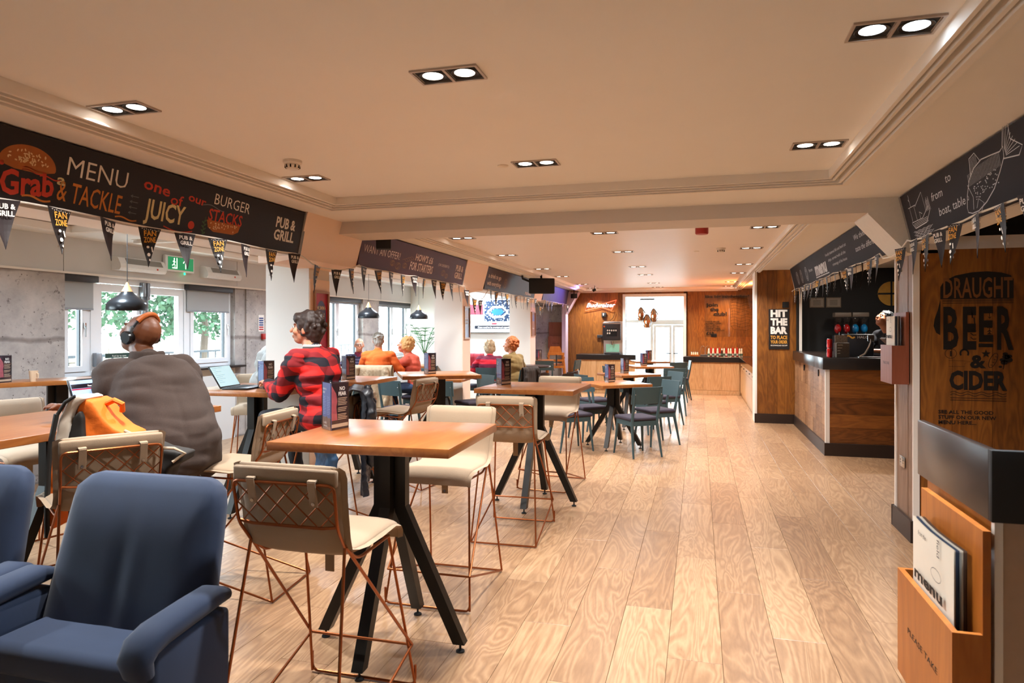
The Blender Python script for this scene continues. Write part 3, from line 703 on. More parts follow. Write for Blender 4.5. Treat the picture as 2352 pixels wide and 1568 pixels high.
# ---- teal dining chair, faces +Y
def make_chair():
    t = thing('dining_chair', '', 'chair')
    MB().rbox(-0.21, 0.21, -0.2, 0.22, 0.455, 0.505, 0.022, 3).build('seat', M_PURP, t, smooth=1.0)
    fr = MB()
    fr.box(-0.175, 0.175, 0.175, 0.195, 0.395, 0.455).box(-0.175, 0.175, -0.195, -0.175, 0.395, 0.455)
    for s in (-1, 1): fr.box(s*0.185-0.01, s*0.185+0.01, -0.19, 0.19, 0.395, 0.455)
    fr.build('seat_rail', M_TEAL, t, smooth=0)
    for s in (-1, 1):
        MB().tube([(s*0.175, 0.17, 0.455), (s*0.215, 0.215, 0.0)], [0.021, 0.012], 8).build('leg', M_TEAL, t)
        MB().tube([(s*0.185, -0.27, 0.86), (s*0.182, -0.225, 0.62), (s*0.18, -0.185, 0.43), (s*0.205, -0.265, 0.0)], [0.011, 0.018, 0.022, 0.012], 8).build('leg', M_TEAL, t)
    def f(u, v):
        x = (u-0.5)*0.43; z = 0.675+v*0.215; return (x, -0.232-(z-0.675)*0.18+0.0-0.022*(1-(2*u-1)**2), z)
    b = MB().grid(f, 13, 5); n = len(b.v); b.v += [(p[0], p[1]+0.014, p[2]) for p in b.v[:n]]; b.f += [tuple(i+n for i in reversed(q)) for q in b.f[:]]
    ring = [i for i in range(13)]+[12+13*j for j in range(1, 5)]+[64-i for i in range(1, 13)]+[13*j for j in range(3, 0, -1)]
    b.f += [(ring[(k+1) % len(ring)], ring[k], ring[k]+n, ring[(k+1) % len(ring)]+n) for k in range(len(ring))]
    b.build('backrest', M_TEAL, t, smooth=0.8)
    for s in (-1, 1): MB().ball((s*0.184, -0.285, 0.80), 0.006, nu=8, nv=5).build('screw_cap', M_CHROME, t)
    return t
ch0 = make_chair()
def table_set(cx, cy, a, chairs): pass
dt1 = make_table(0.88, 0.76, 0.76, 'square dining table nearest the camera among the teal chairs, with a menu card', 'dining_table', diag=True); pose(dt1, -1.13, 9.42, 0.64)
DG = 'square dining tables by the far counter'
dts = [dt1, dup(dt1, (-1.12, 11.42, 0), 0.68, 'square dining table, second in the row leading to the glass doors'),
       dup(dt1, (-0.95, 13.95, 0), 0.35, 'square dining table, third in the row leading to the glass doors'),
       dup(dt1, (-1.1, 16.1, 0), 0.3, 'square dining table, last in the row in front of the glass doors'),
       dup(dt1, (-3.72, 15.9, 0), 0.2, 'square dining table in front of the wooden high chair'),
       dup(dt1, (-3.75, 9.72, 0), 0.1, 'square dining table standing by the second white column')]
for o in dts: o['group'] = DG
u = (math.cos(0.64), math.sin(0.64))
ch = [(-1.13+0.36, 9.42-0.50, 0.62, 'teal dining chair nearest the camera, turned to the first dining table'),
      (-1.13+0.54, 9.42+0.40, 0.64+PI/2, 'teal dining chair on the aisle side of the first dining table'),
      (-1.13-0.52, 9.42-0.36, 0.64-PI/2, 'teal dining chair on the window side of the first dining table'),
      (-1.13-0.42, 9.42+0.52, 0.64+PI, 'teal dining chair at the back of the first dining table'),
      (-0.74, 10.90, 0.66, 'teal dining chair in front of the second dining table'),
      (-0.58, 11.85, 0.68+PI/2, 'teal dining chair on the aisle side of the second dining table'),
      (-1.62, 11.0, 0.68-PI/2, 'teal dining chair on the window side of the second dining table'),
      (-0.50, 13.25, 0.30, 'teal dining chair in front of the third dining table, by the aisle'),
      (-1.5, 13.5, -0.9, 'teal dining chair on the window side of the third dining table'),
      (-0.55, 15.55, 0.55, 'teal dining chair in front of the last dining table'),
      (-0.45, 16.2, 1.7, 'teal dining chair on the aisle side of the last dining table'),
      (-3.52, 9.22, 0.0, 'teal dining chair seen from behind, right of the askew high table'),
      (-3.40, 10.12, 2.5, 'teal dining chair lit blue by the windows, beside the second white column'),
      (-4.15, 9.1, -0.3, 'teal dining chair left of the askew high table, partly under it'),
      (-4.62, 8.35, 1.5, 'teal dining chair behind the man in the red check shirt'),
      (-3.42, 15.45, 0.1, 'teal dining chair seen from behind in front of the wooden high chair'),
      (-3.0, 15.95, 1.4, 'teal dining chair beside the end of the pale counter'),
      ]
for i, (x, y, rz, lb) in enumerate(ch):
    o = ch0 if i == 0 else dup(ch0, (x, y, 0), rz)
    pose(o, x, y, rz); o['label'] = lb; o['group'] = 'teal dining chairs with plum seats'
# dark round table and bentwood armchairs further back
def make_bent():
    t = thing('armchair', '', 'chair'); md = pm('black brown bentwood', '#2a1d18', 0.35)
    MB().rbox(-0.22, 0.22, -0.2, 0.22, 0.44, 0.49, 0.02, 2).build('seat', M_PURP, t)
    for sx in (-1, 1):
        for sy in (-1, 1): MB().tube([(sx*0.18, sy*0.17, 0.46), (sx*0.22, sy*0.21, 0)], [0.018, 0.012]).build('leg', md, t)
        MB().tube([(sx*0.23, 0.12, 0.47), (sx*0.25, 0.1, 0.69)], 0.012).build('arm_post', md, t)
    b = MB(); V = []; F = []
    for i in range(21):
        a = PI*(i/20)+PI; 
        for (r, z) in ((0.255, 0.66), (0.28, 0.66), (0.28, 0.80-0.07*abs(i-10)/10), (0.255, 0.80-0.07*abs(i-10)/10)): V.append((r*math.cos(a), 0.05+r*math.sin(a)*1.05, z))
    for i in range(20):
        for k in range(4): F.append((i*4+k, i*4+(k+1) % 4, i*4+4+(k+1) % 4, i*4+4+k))
    F += [(3, 2, 1, 0), (80, 81, 82, 83)]
    b.add(V, F).build('backrest', md, t, smooth=0.6); return t
be = make_bent(); pose(be, -3.0, 12.75, 0.9); be['label'] = 'black brown bentwood armchair nearer the camera, behind the woman in olive'
be2 = dup(be, (-2.55, 13.5, 0), 1.6, 'black brown bentwood armchair beyond the dark round table')
for o in (be, be2): o['group'] = 'bentwood armchairs'
rt = thing('round_table', 'small dark round table between the bentwood armchairs', 'table', (-3.25, 13.45, 0))
MB().lathe([(0.001, 0.845), (0.36, 0.845), (0.37, 0.855), (0.37, 0.875), (0.36, 0.88), (0.001, 0.88)], 32).build('tabletop', pm('black brown bentwood', '#2a1d18'), rt)
MB().lathe([(0.22, 0), (0.22, 0.015), (0.04, 0.04), (0.03, 0.845)], 20).build('pedestal', M_BLACK, rt)
# window side tables of the group by the window
gt = make_table(1.0, 1.1, 0.8, 'dark edged cherry table where the four women sit by the window', 'group_table', diag=True); pose(gt, -5.15, 10.35, 0.2)
gt2 = make_table(0.88, 0.8, 0.8, 'cherry table where the person in dark blue leans, behind the coral sweater', 'back_table', diag=True); pose(gt2, -5.3, 12.95, 0.1)
gt3 = make_table(0.88, 0.8, 0.8, 'cherry table in front of the woman with the striped jumper', 'screen_table', diag=True); pose(gt3, -4.05, 13.3, 0.1)
# ---- navy armchair, faces -Y
def make_armchair():
    t = thing('velvet_armchair', '', 'armchair')
    # backrest: rounded top, leans back
    V = []; F = []; nu, nv = 25, 13
    def back(u, v, side):
        x = (u-0.5)*2; z = v
        w = 0.40*(1-0.10*z); X = w*x; Z = 0.40+0.61*z
        Y = 0.16+0.16*z
        r = 0.0
        cx = max(0, abs(x)-0.72)/0.28; cz = max(0, z-0.80)/0.20
        k = math.sqrt(cx*cx+cz*cz)
        if k > 1 and cx > 0 and cz > 0: X = math.copysign(w*(0.72+0.28*cx/k), x); Z = 0.40+0.61*(0.80+0.20*cz/k)
        e = max(abs(x), z if z > 0.5 else 0)
        bulge = 0.055*(1-max(0, (min(1, e)-0.6)/0.4)**2.5) + 0.022
        crease = 0.010*math.exp(-((x+0.05)/0.09)**2)*math.exp(-((z-0.35)/0.3)**2)-0.008*math.exp(-((x-0.12)/0.06)**2)*math.exp(-((z-0.4)/0.25)**2)
        return (X, Y-side*bulge+(crease if side > 0 else 0), Z)
    b = MB()
    for side in (1, -1):
        n0 = len(b.v)
        for j in range(nv):
            for i in range(nu): b.v.append(back(i/(nu-1), j/(nv-1), side))
        for j in range(nv-1):
            for i in range(nu-1):
                q = (n0+j*nu+i, n0+j*nu+i+1, n0+(j+1)*nu+i+1, n0+(j+1)*nu+i); b.f.append(q if side > 0 else q[::-1])
    n = nu*nv; ring = list(range(nu))+[nu-1+nu*j for j in range(1, nv)]+[n-1-i for i in range(1, nu)]+[nu*j for j in range(nv-2, 0, -1)]
    for k in range(len(ring)): a, c = ring[k], ring[(k+1) % len(ring)]; b.f.append((c, a, a+n, c+n))
    b.build('backrest', M_NAVY, t, smooth=1.4)
    MB().rbox(-0.365, 0.365, -0.13, 0.22, 0.34, 0.465, 0.045, 4).build('seat_cushion', M_NAVY, t, smooth=1.2)
    MB().rbox(-0.36, 0.36, -0.115, 0.26, 0.10, 0.37, 0.02, 2).build('seat_base', M_NAVY, t, smooth=1.0)
    for s in (-1, 1):
        a = MB(); path = [(-0.20, 0.48), (-0.215, 0.53), (-0.19, 0.57), (-0.13, 0.59), (0.02, 0.605), (0.14, 0.615), (0.20, 0.605)]
        loft(a, path, [0.055, 0.062, 0.066, 0.066, 0.062, 0.058, 0.05], [0.03, 0.036, 0.04, 0.042, 0.042, 0.04, 0.025], 18, Matrix.Translation((s*0.425, 0, 0)), e=3)
        a.build('armrest', M_NAVY, t, smooth=1.3)
        MB().rbox(s*0.42-0.05, s*0.42+0.05, -0.18, 0.20, 0.12, 0.56, 0.02, 2).build('arm_panel', M_NAVY, t, smooth=1.0)
        for y in (-0.1, 0.2): MB().tube([(s*0.36, y, 0.13), (s*0.39, y*1.05, 0.0)], [0.024, 0.014]).build('leg', M_BLACK, t)
    return t
ac = make_armchair(); pose(ac, -2.20, 2.04, 0.0); ac['label'] = 'navy velvet armchair facing the camera in the near left corner'
ac2 = dup(ac, (-3.16, 2.0, 0), 0.12, 'navy velvet armchair of which only the side shows at the left edge')
for o in (ac, ac2): o['group'] = 'navy velvet armchairs'
# ---- wooden high chair
hc = thing('high_chair', 'wooden high chair standing in front of the concrete wall', 'high chair', (-3.45, 16.75, 0), 0.3); W_ = M_ORNG
for s in (-1, 1):
    for sy in (-1, 1): MB().tube([(s*0.17, sy*0.13, 1.02), (s*0.27, sy*0.26, 0)], [0.02, 0.022], 6).build('leg', W_, hc)
    MB().rbox(s*0.2-0.012, s*0.2+0.012, -0.17, 0.17, 0.88, 0.93, 0.005, 1).build('side_rail', W_, hc)
for z, h, y in ((1.0, 0.03, -0.15), (0.84, 0.025, -0.18), (0.68, 0.03, -0.2)): MB().box(-0.2, 0.2, y-0.012, y+0.012, z-h, z+h).build('cross_bar', W_, hc, smooth=0)
MB().prism([(-0.18, 0), (0.18, 0), (0.12, 0.18), (-0.12, 0.18)], 0, 0.02, frame((0, 0.15, 1.0), (1, 0, 0), (0, 0, 1))).build('backrest', W_, hc, smooth=0)
MB().rbox(-0.17, 0.17, -0.15, 0.15, 0.72, 0.745, 0.006, 1).build('seat', W_, hc)
MB().box(-0.015, 0.015, -0.2, -0.19, 0.7, 0.98).build('crotch_post', pm('black webbing', '#1b1a1c', 0.8), hc, smooth=0)
# ---- menu cards in clear holders (three sided)
def make_card():
    t = thing('menu_card', '', 'menu'); W, H = 0.14, 0.245
    cols = [pm('night purple card', '#2a1a22', 0.35, var=0.5, scale=9), pm('umber card', '#33211c', 0.35, var=0.6, scale=12), pm('periwinkle card', '#6b77a8', 0.35, var=0.1, scale=6)]
    ap = W/(2*math.sqrt(3))
    for k in range(3):
        a = k*2*PI/3; R = Matrix.Rotation(a, 4, 'Z'); M = R@frame((0, -ap, 0), (1, 0, 0), (0, 0, 1))
        MB().box(-W/2, W/2, 0, H, -0.003, -0.0015, M).build('card', cols[k], t, smooth=0)
        MB().box(-W/2-0.003, W/2+0.003, 0, H+0.006, 0.0005, 0.0025, M).build('clear_panel', M_ACRYL, t, smooth=0)
        L = MB(); L2 = MB()
        if k in (0, 1):
            txt(L, 'NO', M, 0.02, 0.205, 0.02, bold=0.03, z=0.003-0.0035); txt(L, 'FEAR', M, 0.02, 0.178, 0.02, bold=0.03, z=-0.0005)
            for j in range(14):
                if j in (5, 9): continue
                L2.box(-0.015, 0.058-0.006*(j % 3), 0.165-0.0085*j-0.003, 0.165-0.0085*j, -0.0015, -0.0005, M)
            L2.box(-W/2+0.004, W/2-0.002, 0.012, 0.03, -0.0015, -0.0005, M)
            L.build('lettering', M_LETW, t, smooth=0); L2.build('small_print', pm('tan small print', '#c6a98c', 0.6), t, smooth=0)
            g = MB(); blob(g, [(-0.066, 0.05), (-0.02, 0.05), (-0.028, 0.12), (-0.02, 0.15), (-0.03, 0.19), (-0.066, 0.235)], M, -0.0008); g.build('photo_glow', pm('sunset print', '#a8505a', 0.4, var=0.5, scale=25), t, smooth=0)
        else:
            txt(L, 'shake it,', M, -0.06, 0.208, 0.013, align='LEFT', bold=0.02, z=-0.0005); txt(L, 'baby!', M, -0.06, 0.19, 0.013, align='LEFT', bold=0.02, z=-0.0005)
            txt(L, 'a salty', M, -0.045, 0.03, 0.013, align='LEFT', bold=0.02, z=-0.0005); txt(L, 'caramel...', M, -0.045, 0.013, 0.012, align='LEFT', bold=0.02, z=-0.0005)
            for j in range(11):
                for c in (-0.058, 0.005): L2.box(c, c+0.035+0.008*(j % 2), 0.172-0.009*j-0.0022, 0.172-0.009*j, -0.0015, -0.0005, M)
            L.build('lettering', M_LETW, t, smooth=0); L2.build('small_print', pm('pale blue small print', '#aab3d6', 0.6), t, smooth=0)
            g = MB(); blob(g, [(-0.068, 0), (0.068, 0), (0.068, 0.05), (0.04, 0.066), (0.02, 0.058), (0, 0.07), (-0.03, 0.06), (-0.05, 0.068), (-0.068, 0.055)], M, -0.0012); g.build('milkshake_print', pm('milkshake print', '#8a6a58', 0.4, var=0.8, scale=40), t, smooth=0)
    return t
cd = make_card()
cards = [(-1.87, 3.25, HT, 1.39, 'clear three sided menu card holder on the nearest high table'),
         (-1.80, 6.25, HT, 1.16, 'clear three sided menu card holder on the second high table'),
         (-6.14, 4.78, 1.13, 1.78, 'clear menu card holder on the window table at the left edge'),
         (-3.72, 5.28, HT, 1.49, 'clear menu card holder beside the black laptop'),
         (-3.06, 7.5, HT, 1.26, 'clear menu card holder on the askew high table by the column'),
         (-3.55, 6.45, HT, 1.37, 'clear menu card holder just showing behind the red check shirt'),
         (-1.20, 9.52, 0.88, 1.00, 'clear menu card holder on the first dining table'),
         (-1.20, 11.5, 0.88, 0.98, 'clear menu card holder on the second dining table'),
         (-1.08, 14.0, 0.88, 0.95, 'clear menu card holder on the third dining table'),
         (-1.12, 16.0, 0.88, 0.94, 'clear menu card holder on the last dining table'),
         (-3.68, 15.85, 0.88, 1.09, 'clear menu card holder in front of the wooden high chair')]
for i, (x, y, z, rz, lb) in enumerate(cards):
    o = cd if i == 0 else dup(cd, (x, y, z), rz)
    pose(o, x, y, rz, z); o['label'] = lb; o['group'] = 'menu card holders on the tables'
# ---- laptops
def laptop(name, label, x, y, z, rz, tilt, mat_scr, dark):
    """hinge at the origin, screen faces +Y, keyboard towards +Y"""
    t = thing(name, label, 'laptop', (x, y, z), rz); W = 0.345
    cs = pm('black laptop shell', '#18181a', 0.4) if dark else pm('dark grey laptop shell', '#2b2c30', 0.35)
    MB().rbox(-W/2, W/2, 0, 0.235, 0.002, 0.018, 0.004, 2).build('base', cs, t)
    k = MB()
    for r in range(5):
        for c in range(13): k.box(-0.145+c*0.0223, -0.145+c*0.0223+0.018, 0.03+r*0.022, 0.03+r*0.022+0.017, 0.018, 0.0205)
    k.build('keyboard', M_BLK2, t, smooth=0)
    MB().box(-0.045, 0.045, 0.155, 0.215, 0.018, 0.0187).build('touchpad', pm('grey touchpad', '#3b3c40', 0.4), t, smooth=0)
    M = Matrix.Rotation(tilt, 4, 'X')
    lid = MB().rbox(-W/2, W/2, -0.009, 0.0, 0.012, 0.236, 0.003, 2, M).build('lid', cs, t)
    F = M@frame((0, 0.0008, 0.012), (-1, 0, 0), (0, 0, 1))
    MB().box(-W/2+0.01, W/2-0.01, 0.018, 0.215, 0, 0.0006, F).build('screen', mat_scr, lid, smooth=0)
    L = MB()
    if dark:
        for j in range(9): L.box(-0.14, -0.14+(0.16, 0.05, 0.12, 0.04, 0.15, 0.1, 0.13, 0.06, 0.09)[j], 0.2-j*0.018, 0.202-j*0.018, 0.0006, 0.001, F)
        L.build('screen_text', emit('grey screen text', '#5a7378', 0.7), lid, smooth=0)
    else:
        L.box(-W/2+0.012, W/2-0.012, 0.165, 0.192, 0.0006, 0.001, F); L.build('screen_header', emit('dark screen header', '#1d1a26', 0.6), lid, smooth=0)
        MB().box(-W/2+0.012, W/2-0.012, 0.155, 0.163, 0.0006, 0.001, F).build('screen_ribbon', emit('red screen ribbon', '#a8203a', 0.9), lid, smooth=0)
        q = MB(); txt(q, 'Finance Journal', F, 0.0, 0.172, 0.011, z=0.0012, bold=0.01); q.build('lettering', emit('white screen text', '#ffffff', 1.0), lid, smooth=0)
    return t
laptop('laptop', 'open laptop with a pale blue page, in front of the man in the brown coat', -3.58, 3.42, HT, -PI/2, 0.33, emit('blue white screen', '#a9c6f0', 1.1), False)
laptop('laptop', 'open black laptop that the man in the red check shirt types on', -4.02, 5.22, HT, -PI/2+0.15, 0.55, emit('blue grey screen', '#a6c4cb', 0.9), True)
# ================================================================ ceiling fittings
M_LAMP = emit('warm lamp', (1.0, 0.86, 0.72), 14.0); M_LAMPC = emit('cool lamp', (0.78, 0.9, 1.0), 22.0)
def make_downlight():
    t = thing('downlight', '', 'ceiling light')
    f = MB()
    for r in ((-0.145, 0.145, -0.078, -0.068), (-0.145, 0.145, 0.068, 0.078), (-0.145, -0.135, -0.068, 0.068), (0.135, 0.145, -0.068, 0.068), (-0.006, 0.006, -0.068, 0.068)): f.box(*r, -0.004, 0.004)
    f.build('bezel', pm('silver bezel', '#b9aca2', 0.35, 0.4), t, smooth=0)
    for s in (-0.07, 0.07):
        MB().lathe([(0.056, -0.0015), (0.058, 0.0), (0.046, 0.003), (0.044, 0.0015)], 20, Matrix.Translation((s, 0, 0)), caps=False).build('lamp_ring', M_BLACK, t)
        MB().box(s-0.062, s+0.062, -0.066, 0.066, 0.003, 0.0035).build('recess', M_BLK2, t, smooth=0)
        MB().lathe([(0.001, 0.0004), (0.030, 0.0008), (0.0425, 0.0022)], 20, Matrix.Translation((s, 0, 0))).build('lamp', M_LAMP, t)
    return t
dl0 = make_downlight(); rows = {-2.6: 'window side', -1.0: 'middle', 0.66: 'bar side'}
ys_ = [2.66, 4.23, 7.5, 9.4, 11.72, 13.52, 16.0, 17.6]
li = 0; LAMPS = []
for X, rn in rows.items():
    for j, Y in enumerate(ys_):
        xx = X+(0.05 if j > 3 and X > 0 else 0)-(0.0 if X > -2 else 0.05)
        o = dl0 if li == 0 else dup(dl0, (0, 0, 0)); pose(o, xx, Y, 0, TZ-0.004)
        o['label'] = 'recessed twin downlight, %s from the camera in the %s row' % (ORD[j], rn); o['group'] = 'recessed twin downlights'
        l = bpy.data.lights.new('lamp_light', 'AREA'); l.shape = 'RECTANGLE'; l.size = 0.22; l.size_y = 0.08; l.energy = DOWNLIGHT_W; l.color = (1.0, 0.985, 0.96); l.spread = 2.15
        if X > 0 and j == 0:
            l.color = (0.8, 0.9, 1.0)
            for c in o.children:
                if c.name.startswith('lamp.') or c.name == 'lamp':
                    c.data = c.data.copy(); c.data.materials.clear(); c.data.materials.append(M_LAMPC)
            o['label'] = 'recessed twin downlight with cool blue white lamps, close to the cornice corner'
        if X > 0 and j == 7: l.color = (1.0, 0.6, 0.32)
        LAMPS.append((l, o)); li += 1
for j, Y in enumerate((2.6, 4.6, 7.2, 9.0, 11.0, 13.0, 14.6)):  # fixtures out of view, added to brighten the window aisle
    o = dup(dl0, (-4.95, Y, TZ-0.004), PI/2, 'recessed twin downlight, %s along the window side aisle ceiling' % ORD[j], 'recessed twin downlights')
    l = bpy.data.lights.new('lamp_light', 'AREA'); l.shape = 'RECTANGLE'; l.size = 0.22; l.size_y = 0.08; l.energy = DOWNLIGHT_W*1.7; l.color = (0.72, 0.86, 1.0); l.spread = 2.7; LAMPS.append((l, o))
for l, o in LAMPS:
    lo = bpy.data.objects.new('downlight_lamp', l); COL.objects.link(lo); lo.parent = o; lo.location = (0, 0, -0.012)
def smoke(x, y, label):
    t = thing('smoke_detector', label, 'smoke detector', (x, y, TZ), 0, 'smoke detectors'); m = pm('white detector plastic', '#e6e0d8', 0.45)
    MB().lathe([(0.058, 0), (0.058, -0.016), (0.05, -0.024), (0.001, -0.024)], 28).build('base', m, t)
    MB().lathe([(0.044, -0.024), (0.046, -0.036), (0.034, -0.056), (0.001, -0.058)], 28).build('sensor_head', m, t)
    v = MB()
    for k in range(10):
        a = k*2*PI/10; v.box(0.0405, 0.0475, -0.004, 0.004, -0.048, -0.030, Matrix.Rotation(a, 4, 'Z'))
    v = v.build('vents', M_BLK2, t, smooth=0); v['kind'] = 'stuff'
smoke(-2.46, 3.77, 'white smoke detector above the burger banner'); smoke(0.28, 9.32, 'white smoke detector beyond the red sounder')
t = thing('alarm_sounder', 'red drum shaped alarm sounder on the ceiling past the beam', 'alarm', (0.03, 7.2, TZ))
MB().lathe([(0.065, 0), (0.065, -0.085), (0.058, -0.095), (0.001, -0.096)], 28).build('sounder_body', pm('red alarm plastic', '#a5211a', 0.4), t)
MB().lathe([(0.07, 0), (0.07, -0.012), (0.066, -0.012)], 28, caps=False).build('mounting_ring', pm('red alarm plastic', '#a5211a'), t)
t = thing('wifi_unit', 'shallow white domed unit on the ceiling behind the beam', 'wifi unit', (-1.36, 6.92, TZ))
MB().lathe([(0.24, 0.0), (0.235, -0.012), (0.15, -0.03), (0.001, -0.036)], 36).build('dome_cover', pm('white detector plastic', '#e6e0d8'), t)
for x, y, lb in ((-1.22, 4.24, 'tiny white ceiling sensor beside the middle downlight'), (-0.03, 9.6, 'tiny white ceiling sensor past the beam')):
    t = thing('ceiling_sensor', lb, 'sensor', (x, y, TZ), 0, 'ceiling sensors'); MB().lathe([(0.036, 0), (0.036, -0.006), (0.02, -0.012), (0.001, -0.013)], 20).build('sensor_cap', M_TRIM, t)
# pendant lamps over the window side tables
def make_pendant():
    t = thing('pendant_lamp', '', 'pendant lamp'); mk = pm('black enamel shade', '#1b1d20', 0.28, 0.2)
    MB().lathe([(0.165, 0), (0.168, 0.015), (0.162, 0.055), (0.150, 0.075), (0.125, 0.098), (0.085, 0.122), (0.055, 0.150), (0.045, 0.165), (0.043, 0.163), (0.052, 0.147), (0.083, 0.118), (0.12, 0.094), (0.147, 0.07), (0.157, 0.05), (0.16, 0.002), (0.165, 0)], 36, caps=False).build('shade', mk, t)
    MB().lathe([(0.047, 0.165), (0.022, 0.215), (0.008, 0.247), (0.001, 0.25)], 24).build('wooden_cap', pm('light beech cap', '#c08a58', 0.5), t)
    MB().tube([(0, 0, 0.248), (0, 0, 0.83)], 0.003, 6).build('cord', M_BLK2, t)
    MB().rbox(-0.012, 0.012, -0.09, 0.09, 0.83, 0.845, 0.004, 1).build('ceiling_bar', M_BLK2, t)
    MB().ball((0, 0, 0.05), 0.035).build('bulb', emit('warm bulb', (1.0, 0.75, 0.45), 5), t)
    return t
pe = make_pendant()
for i, (x, y, z, lb) in enumerate(((-4.9, 4.95, 1.785, 'black pendant lamp with wooden cap above the headphones'), (-4.9, 9.55, 1.785, 'black pendant lamp with wooden cap above the orange jumper'), (-4.9, 11.5, 1.80, 'black pendant lamp with wooden cap above the coral sweater'))):
    o = pe if i == 0 else dup(pe, (0, 0, 0)); pose(o, x, y, 0, z); o['label'] = lb; o['group'] = 'black pendant lamps with wooden caps'
# wall heaters, exit sign
def make_heater(L):
    t = thing('wall_heater', '', 'heater'); m = pm('white heater casing', '#e9ebec', 0.35)
    prof = [(0, 0), (0.11, 0.0), (0.135, 0.03), (0.13, 0.075), (0.09, 0.15), (0.05, 0.165), (0, 0.165)]
    MB().prism([(x, z) for x, z in prof], 0, L, frame((0, L/2, 0), (1, 0, 0), (0, 0, 1))).build('casing', m, t, smooth=0.3)
    M = frame((0.131, -L/2+0.1, 0.08), (0, 1, 0), (-0.04, 0, 0.07))
    MB().box(0, L-0.16, 0, 0.075, 0, 0.003, M).build('grille', pm('grey grille mesh', '#8d8a85', 0.6, var=0.3, scale=400), t, smooth=0)
    MB().box(0.137, 0.139, L/2-0.17, L/2-0.145, 0.035, 0.055).build('red_label', M_LETR, t, smooth=0)
    return t
h1 = make_heater(0.72); pose(h1, WALLX+0.02, 6.88, 0, 2.315); h1['label'] = 'white wall heater left of the green exit sign'
h2 = dup(h1, (WALLX+0.02, 8.36, 2.33), 0, 'white wall heater right of the green exit sign')
for o in (h1, h2): o['group'] = 'wall heaters over the glazed door'
t = thing('exit_sign', 'green running man exit sign with arrow above the glazed door', 'exit sign', (WALLX+0.05, 7.56, 2.37))
MB().rbox(-0.02, 0.03, -0.26, 0.26, 0, 0.21, 0.008, 2).build('sign_housing', pm('white heater casing', '#e9ebec'), t)
MB().box(0.03, 0.034, -0.22, 0.235, 0.025, 0.19).build('sign_face', emit('lit green sign', '#168a55', 0.55), t, smooth=0)
F = frame((0.0345, 0, 0), (0, 1, 0), (0, 0, 1)); mw = emit('lit white sign', '#f2fff6', 1.0)
L = MB(); blob(L, [(-0.15, 0.04), (-0.06, 0.04), (-0.06, 0.18), (-0.075, 0.18), (-0.075, 0.055), (-0.15, 0.055)], F)
blob(L, ell(-0.115, 0.165, 0.012, 0.012), F, 0.002)
for a in ([(-0.115, 0.15), (-0.12, 0.105)], [(-0.12, 0.105), (-0.10, 0.08), (-0.105, 0.06)], [(-0.12, 0.105), (-0.135, 0.085), (-0.155, 0.08)], [(-0.117, 0.14), (-0.095, 0.12)], [(-0.117, 0.145), (-0.14, 0.125)]): stroke(L, a, F, 0.013, 0.002)
stroke(L, [(0.09, 0.045), (0.09, 0.165)], F, 0.016); stroke(L, [(0.045, 0.12), (0.09, 0.17), (0.135, 0.12)], F, 0.016)
L.build('running_man', mw, t, smooth=0)
MB().cyl((0.01, 0.1, -0.03), (0.01, 0.1, 0.0), 0.01, n=8).build('green_indicator', emit('green led', '#22ff99', 3.0), t)
# roller blinds
def blind(y0, y1, drop, label, z=2.235, rad=0.035):
    t = thing('roller_blind', label, 'blind', (WALLX-0.045, (y0+y1)/2, z-0.05), 0, 'roller blinds'); w = (y1-y0)/2
    MB().rbox(-0.03, 0.055, -w, w, -0.035, 0.045, 0.012, 2).build('cassette', M_CHAR, t)
    MB().box(-0.005, -0.001, -w+0.03, w-0.03, -drop, -0.03).build('blind_cloth', pm('grey blind cloth', '#a9acad', 0.9, var=0.03, scale=200), t, smooth=0)
    MB().rbox(-0.012, 0.006, -w+0.03, w-0.03, -drop-0.02, -drop, 0.003, 1).build('bottom_bar', pm('grey metal', '#8d9298'), t)
blind(5.90, 6.36, 0.33, 'dark headed roller blind left of the glazed door')
blind(7.80, 8.72, 0.31, 'dark headed roller blind right of the glazed door')
blind(11.02, 12.74, 0.06, 'rolled up blind over the window behind the glasses wearer'); blind(13.5, 15.9, 0.06, 'rolled up blind over the window with the plant')
# ================================================================ banners
def plane_left(): return frame((-3.342, 0, 2.262), (0, 1, 0), (0.075, 0, 0.368))
def plane_right(): return frame((1.548, 0, 2.262), (0, -1, 0), (-0.085, 0, 0.368))
BH = 0.362
def banner(name, label, M, a, b, mat, edge=0.035):
    t = thing(name, label, 'banner')
    MB().box(a, b, 0, BH, -0.04, 0.0, M).build('printed_face', mat, t, smooth=0)
    return t
PLf = plane_left(); PRf = plane_right()
zz = lambda z: (z-2.262)/0.98
b1 = banner('menu_banner', 'long black banner painted with a burger, Grab a Menu and Tackle', PLf, 1.2, 5.2, M_BANNER)
MB().box(5.2, 5.24, -0.001, BH+0.001, -0.05, 0.003, PLf).build('end_trim', pm('grey aluminium edge', '#77716c', 0.5), b1, smooth=0)
bn2 = MB(); bn = MB(); blob(bn2, [p for p in ell(2.71, zz(2.455), 0.155, 0.10, 24, 0, PI)]+[(2.57, zz(2.44)), (2.64, zz(2.425)), (2.78, zz(2.425)), (2.86, zz(2.445))][0:4], PLf); 
blob(bn, [(4.04, zz(2.385)), (4.40, zz(2.39)), (4.385, zz(2.34)), (4.33, zz(2.315)), (4.12, zz(2.31)), (4.06, zz(2.335))], PLf)
bn2.build('burger_bun_top', pm('painted bun', '#a85d22', 0.7, var=0.25, scale=18), b1, smooth=0); bn.build('burger_bun_base', pm('painted bun', '#a85d22'), b1, smooth=0)
sd = MB(); random.seed(3)
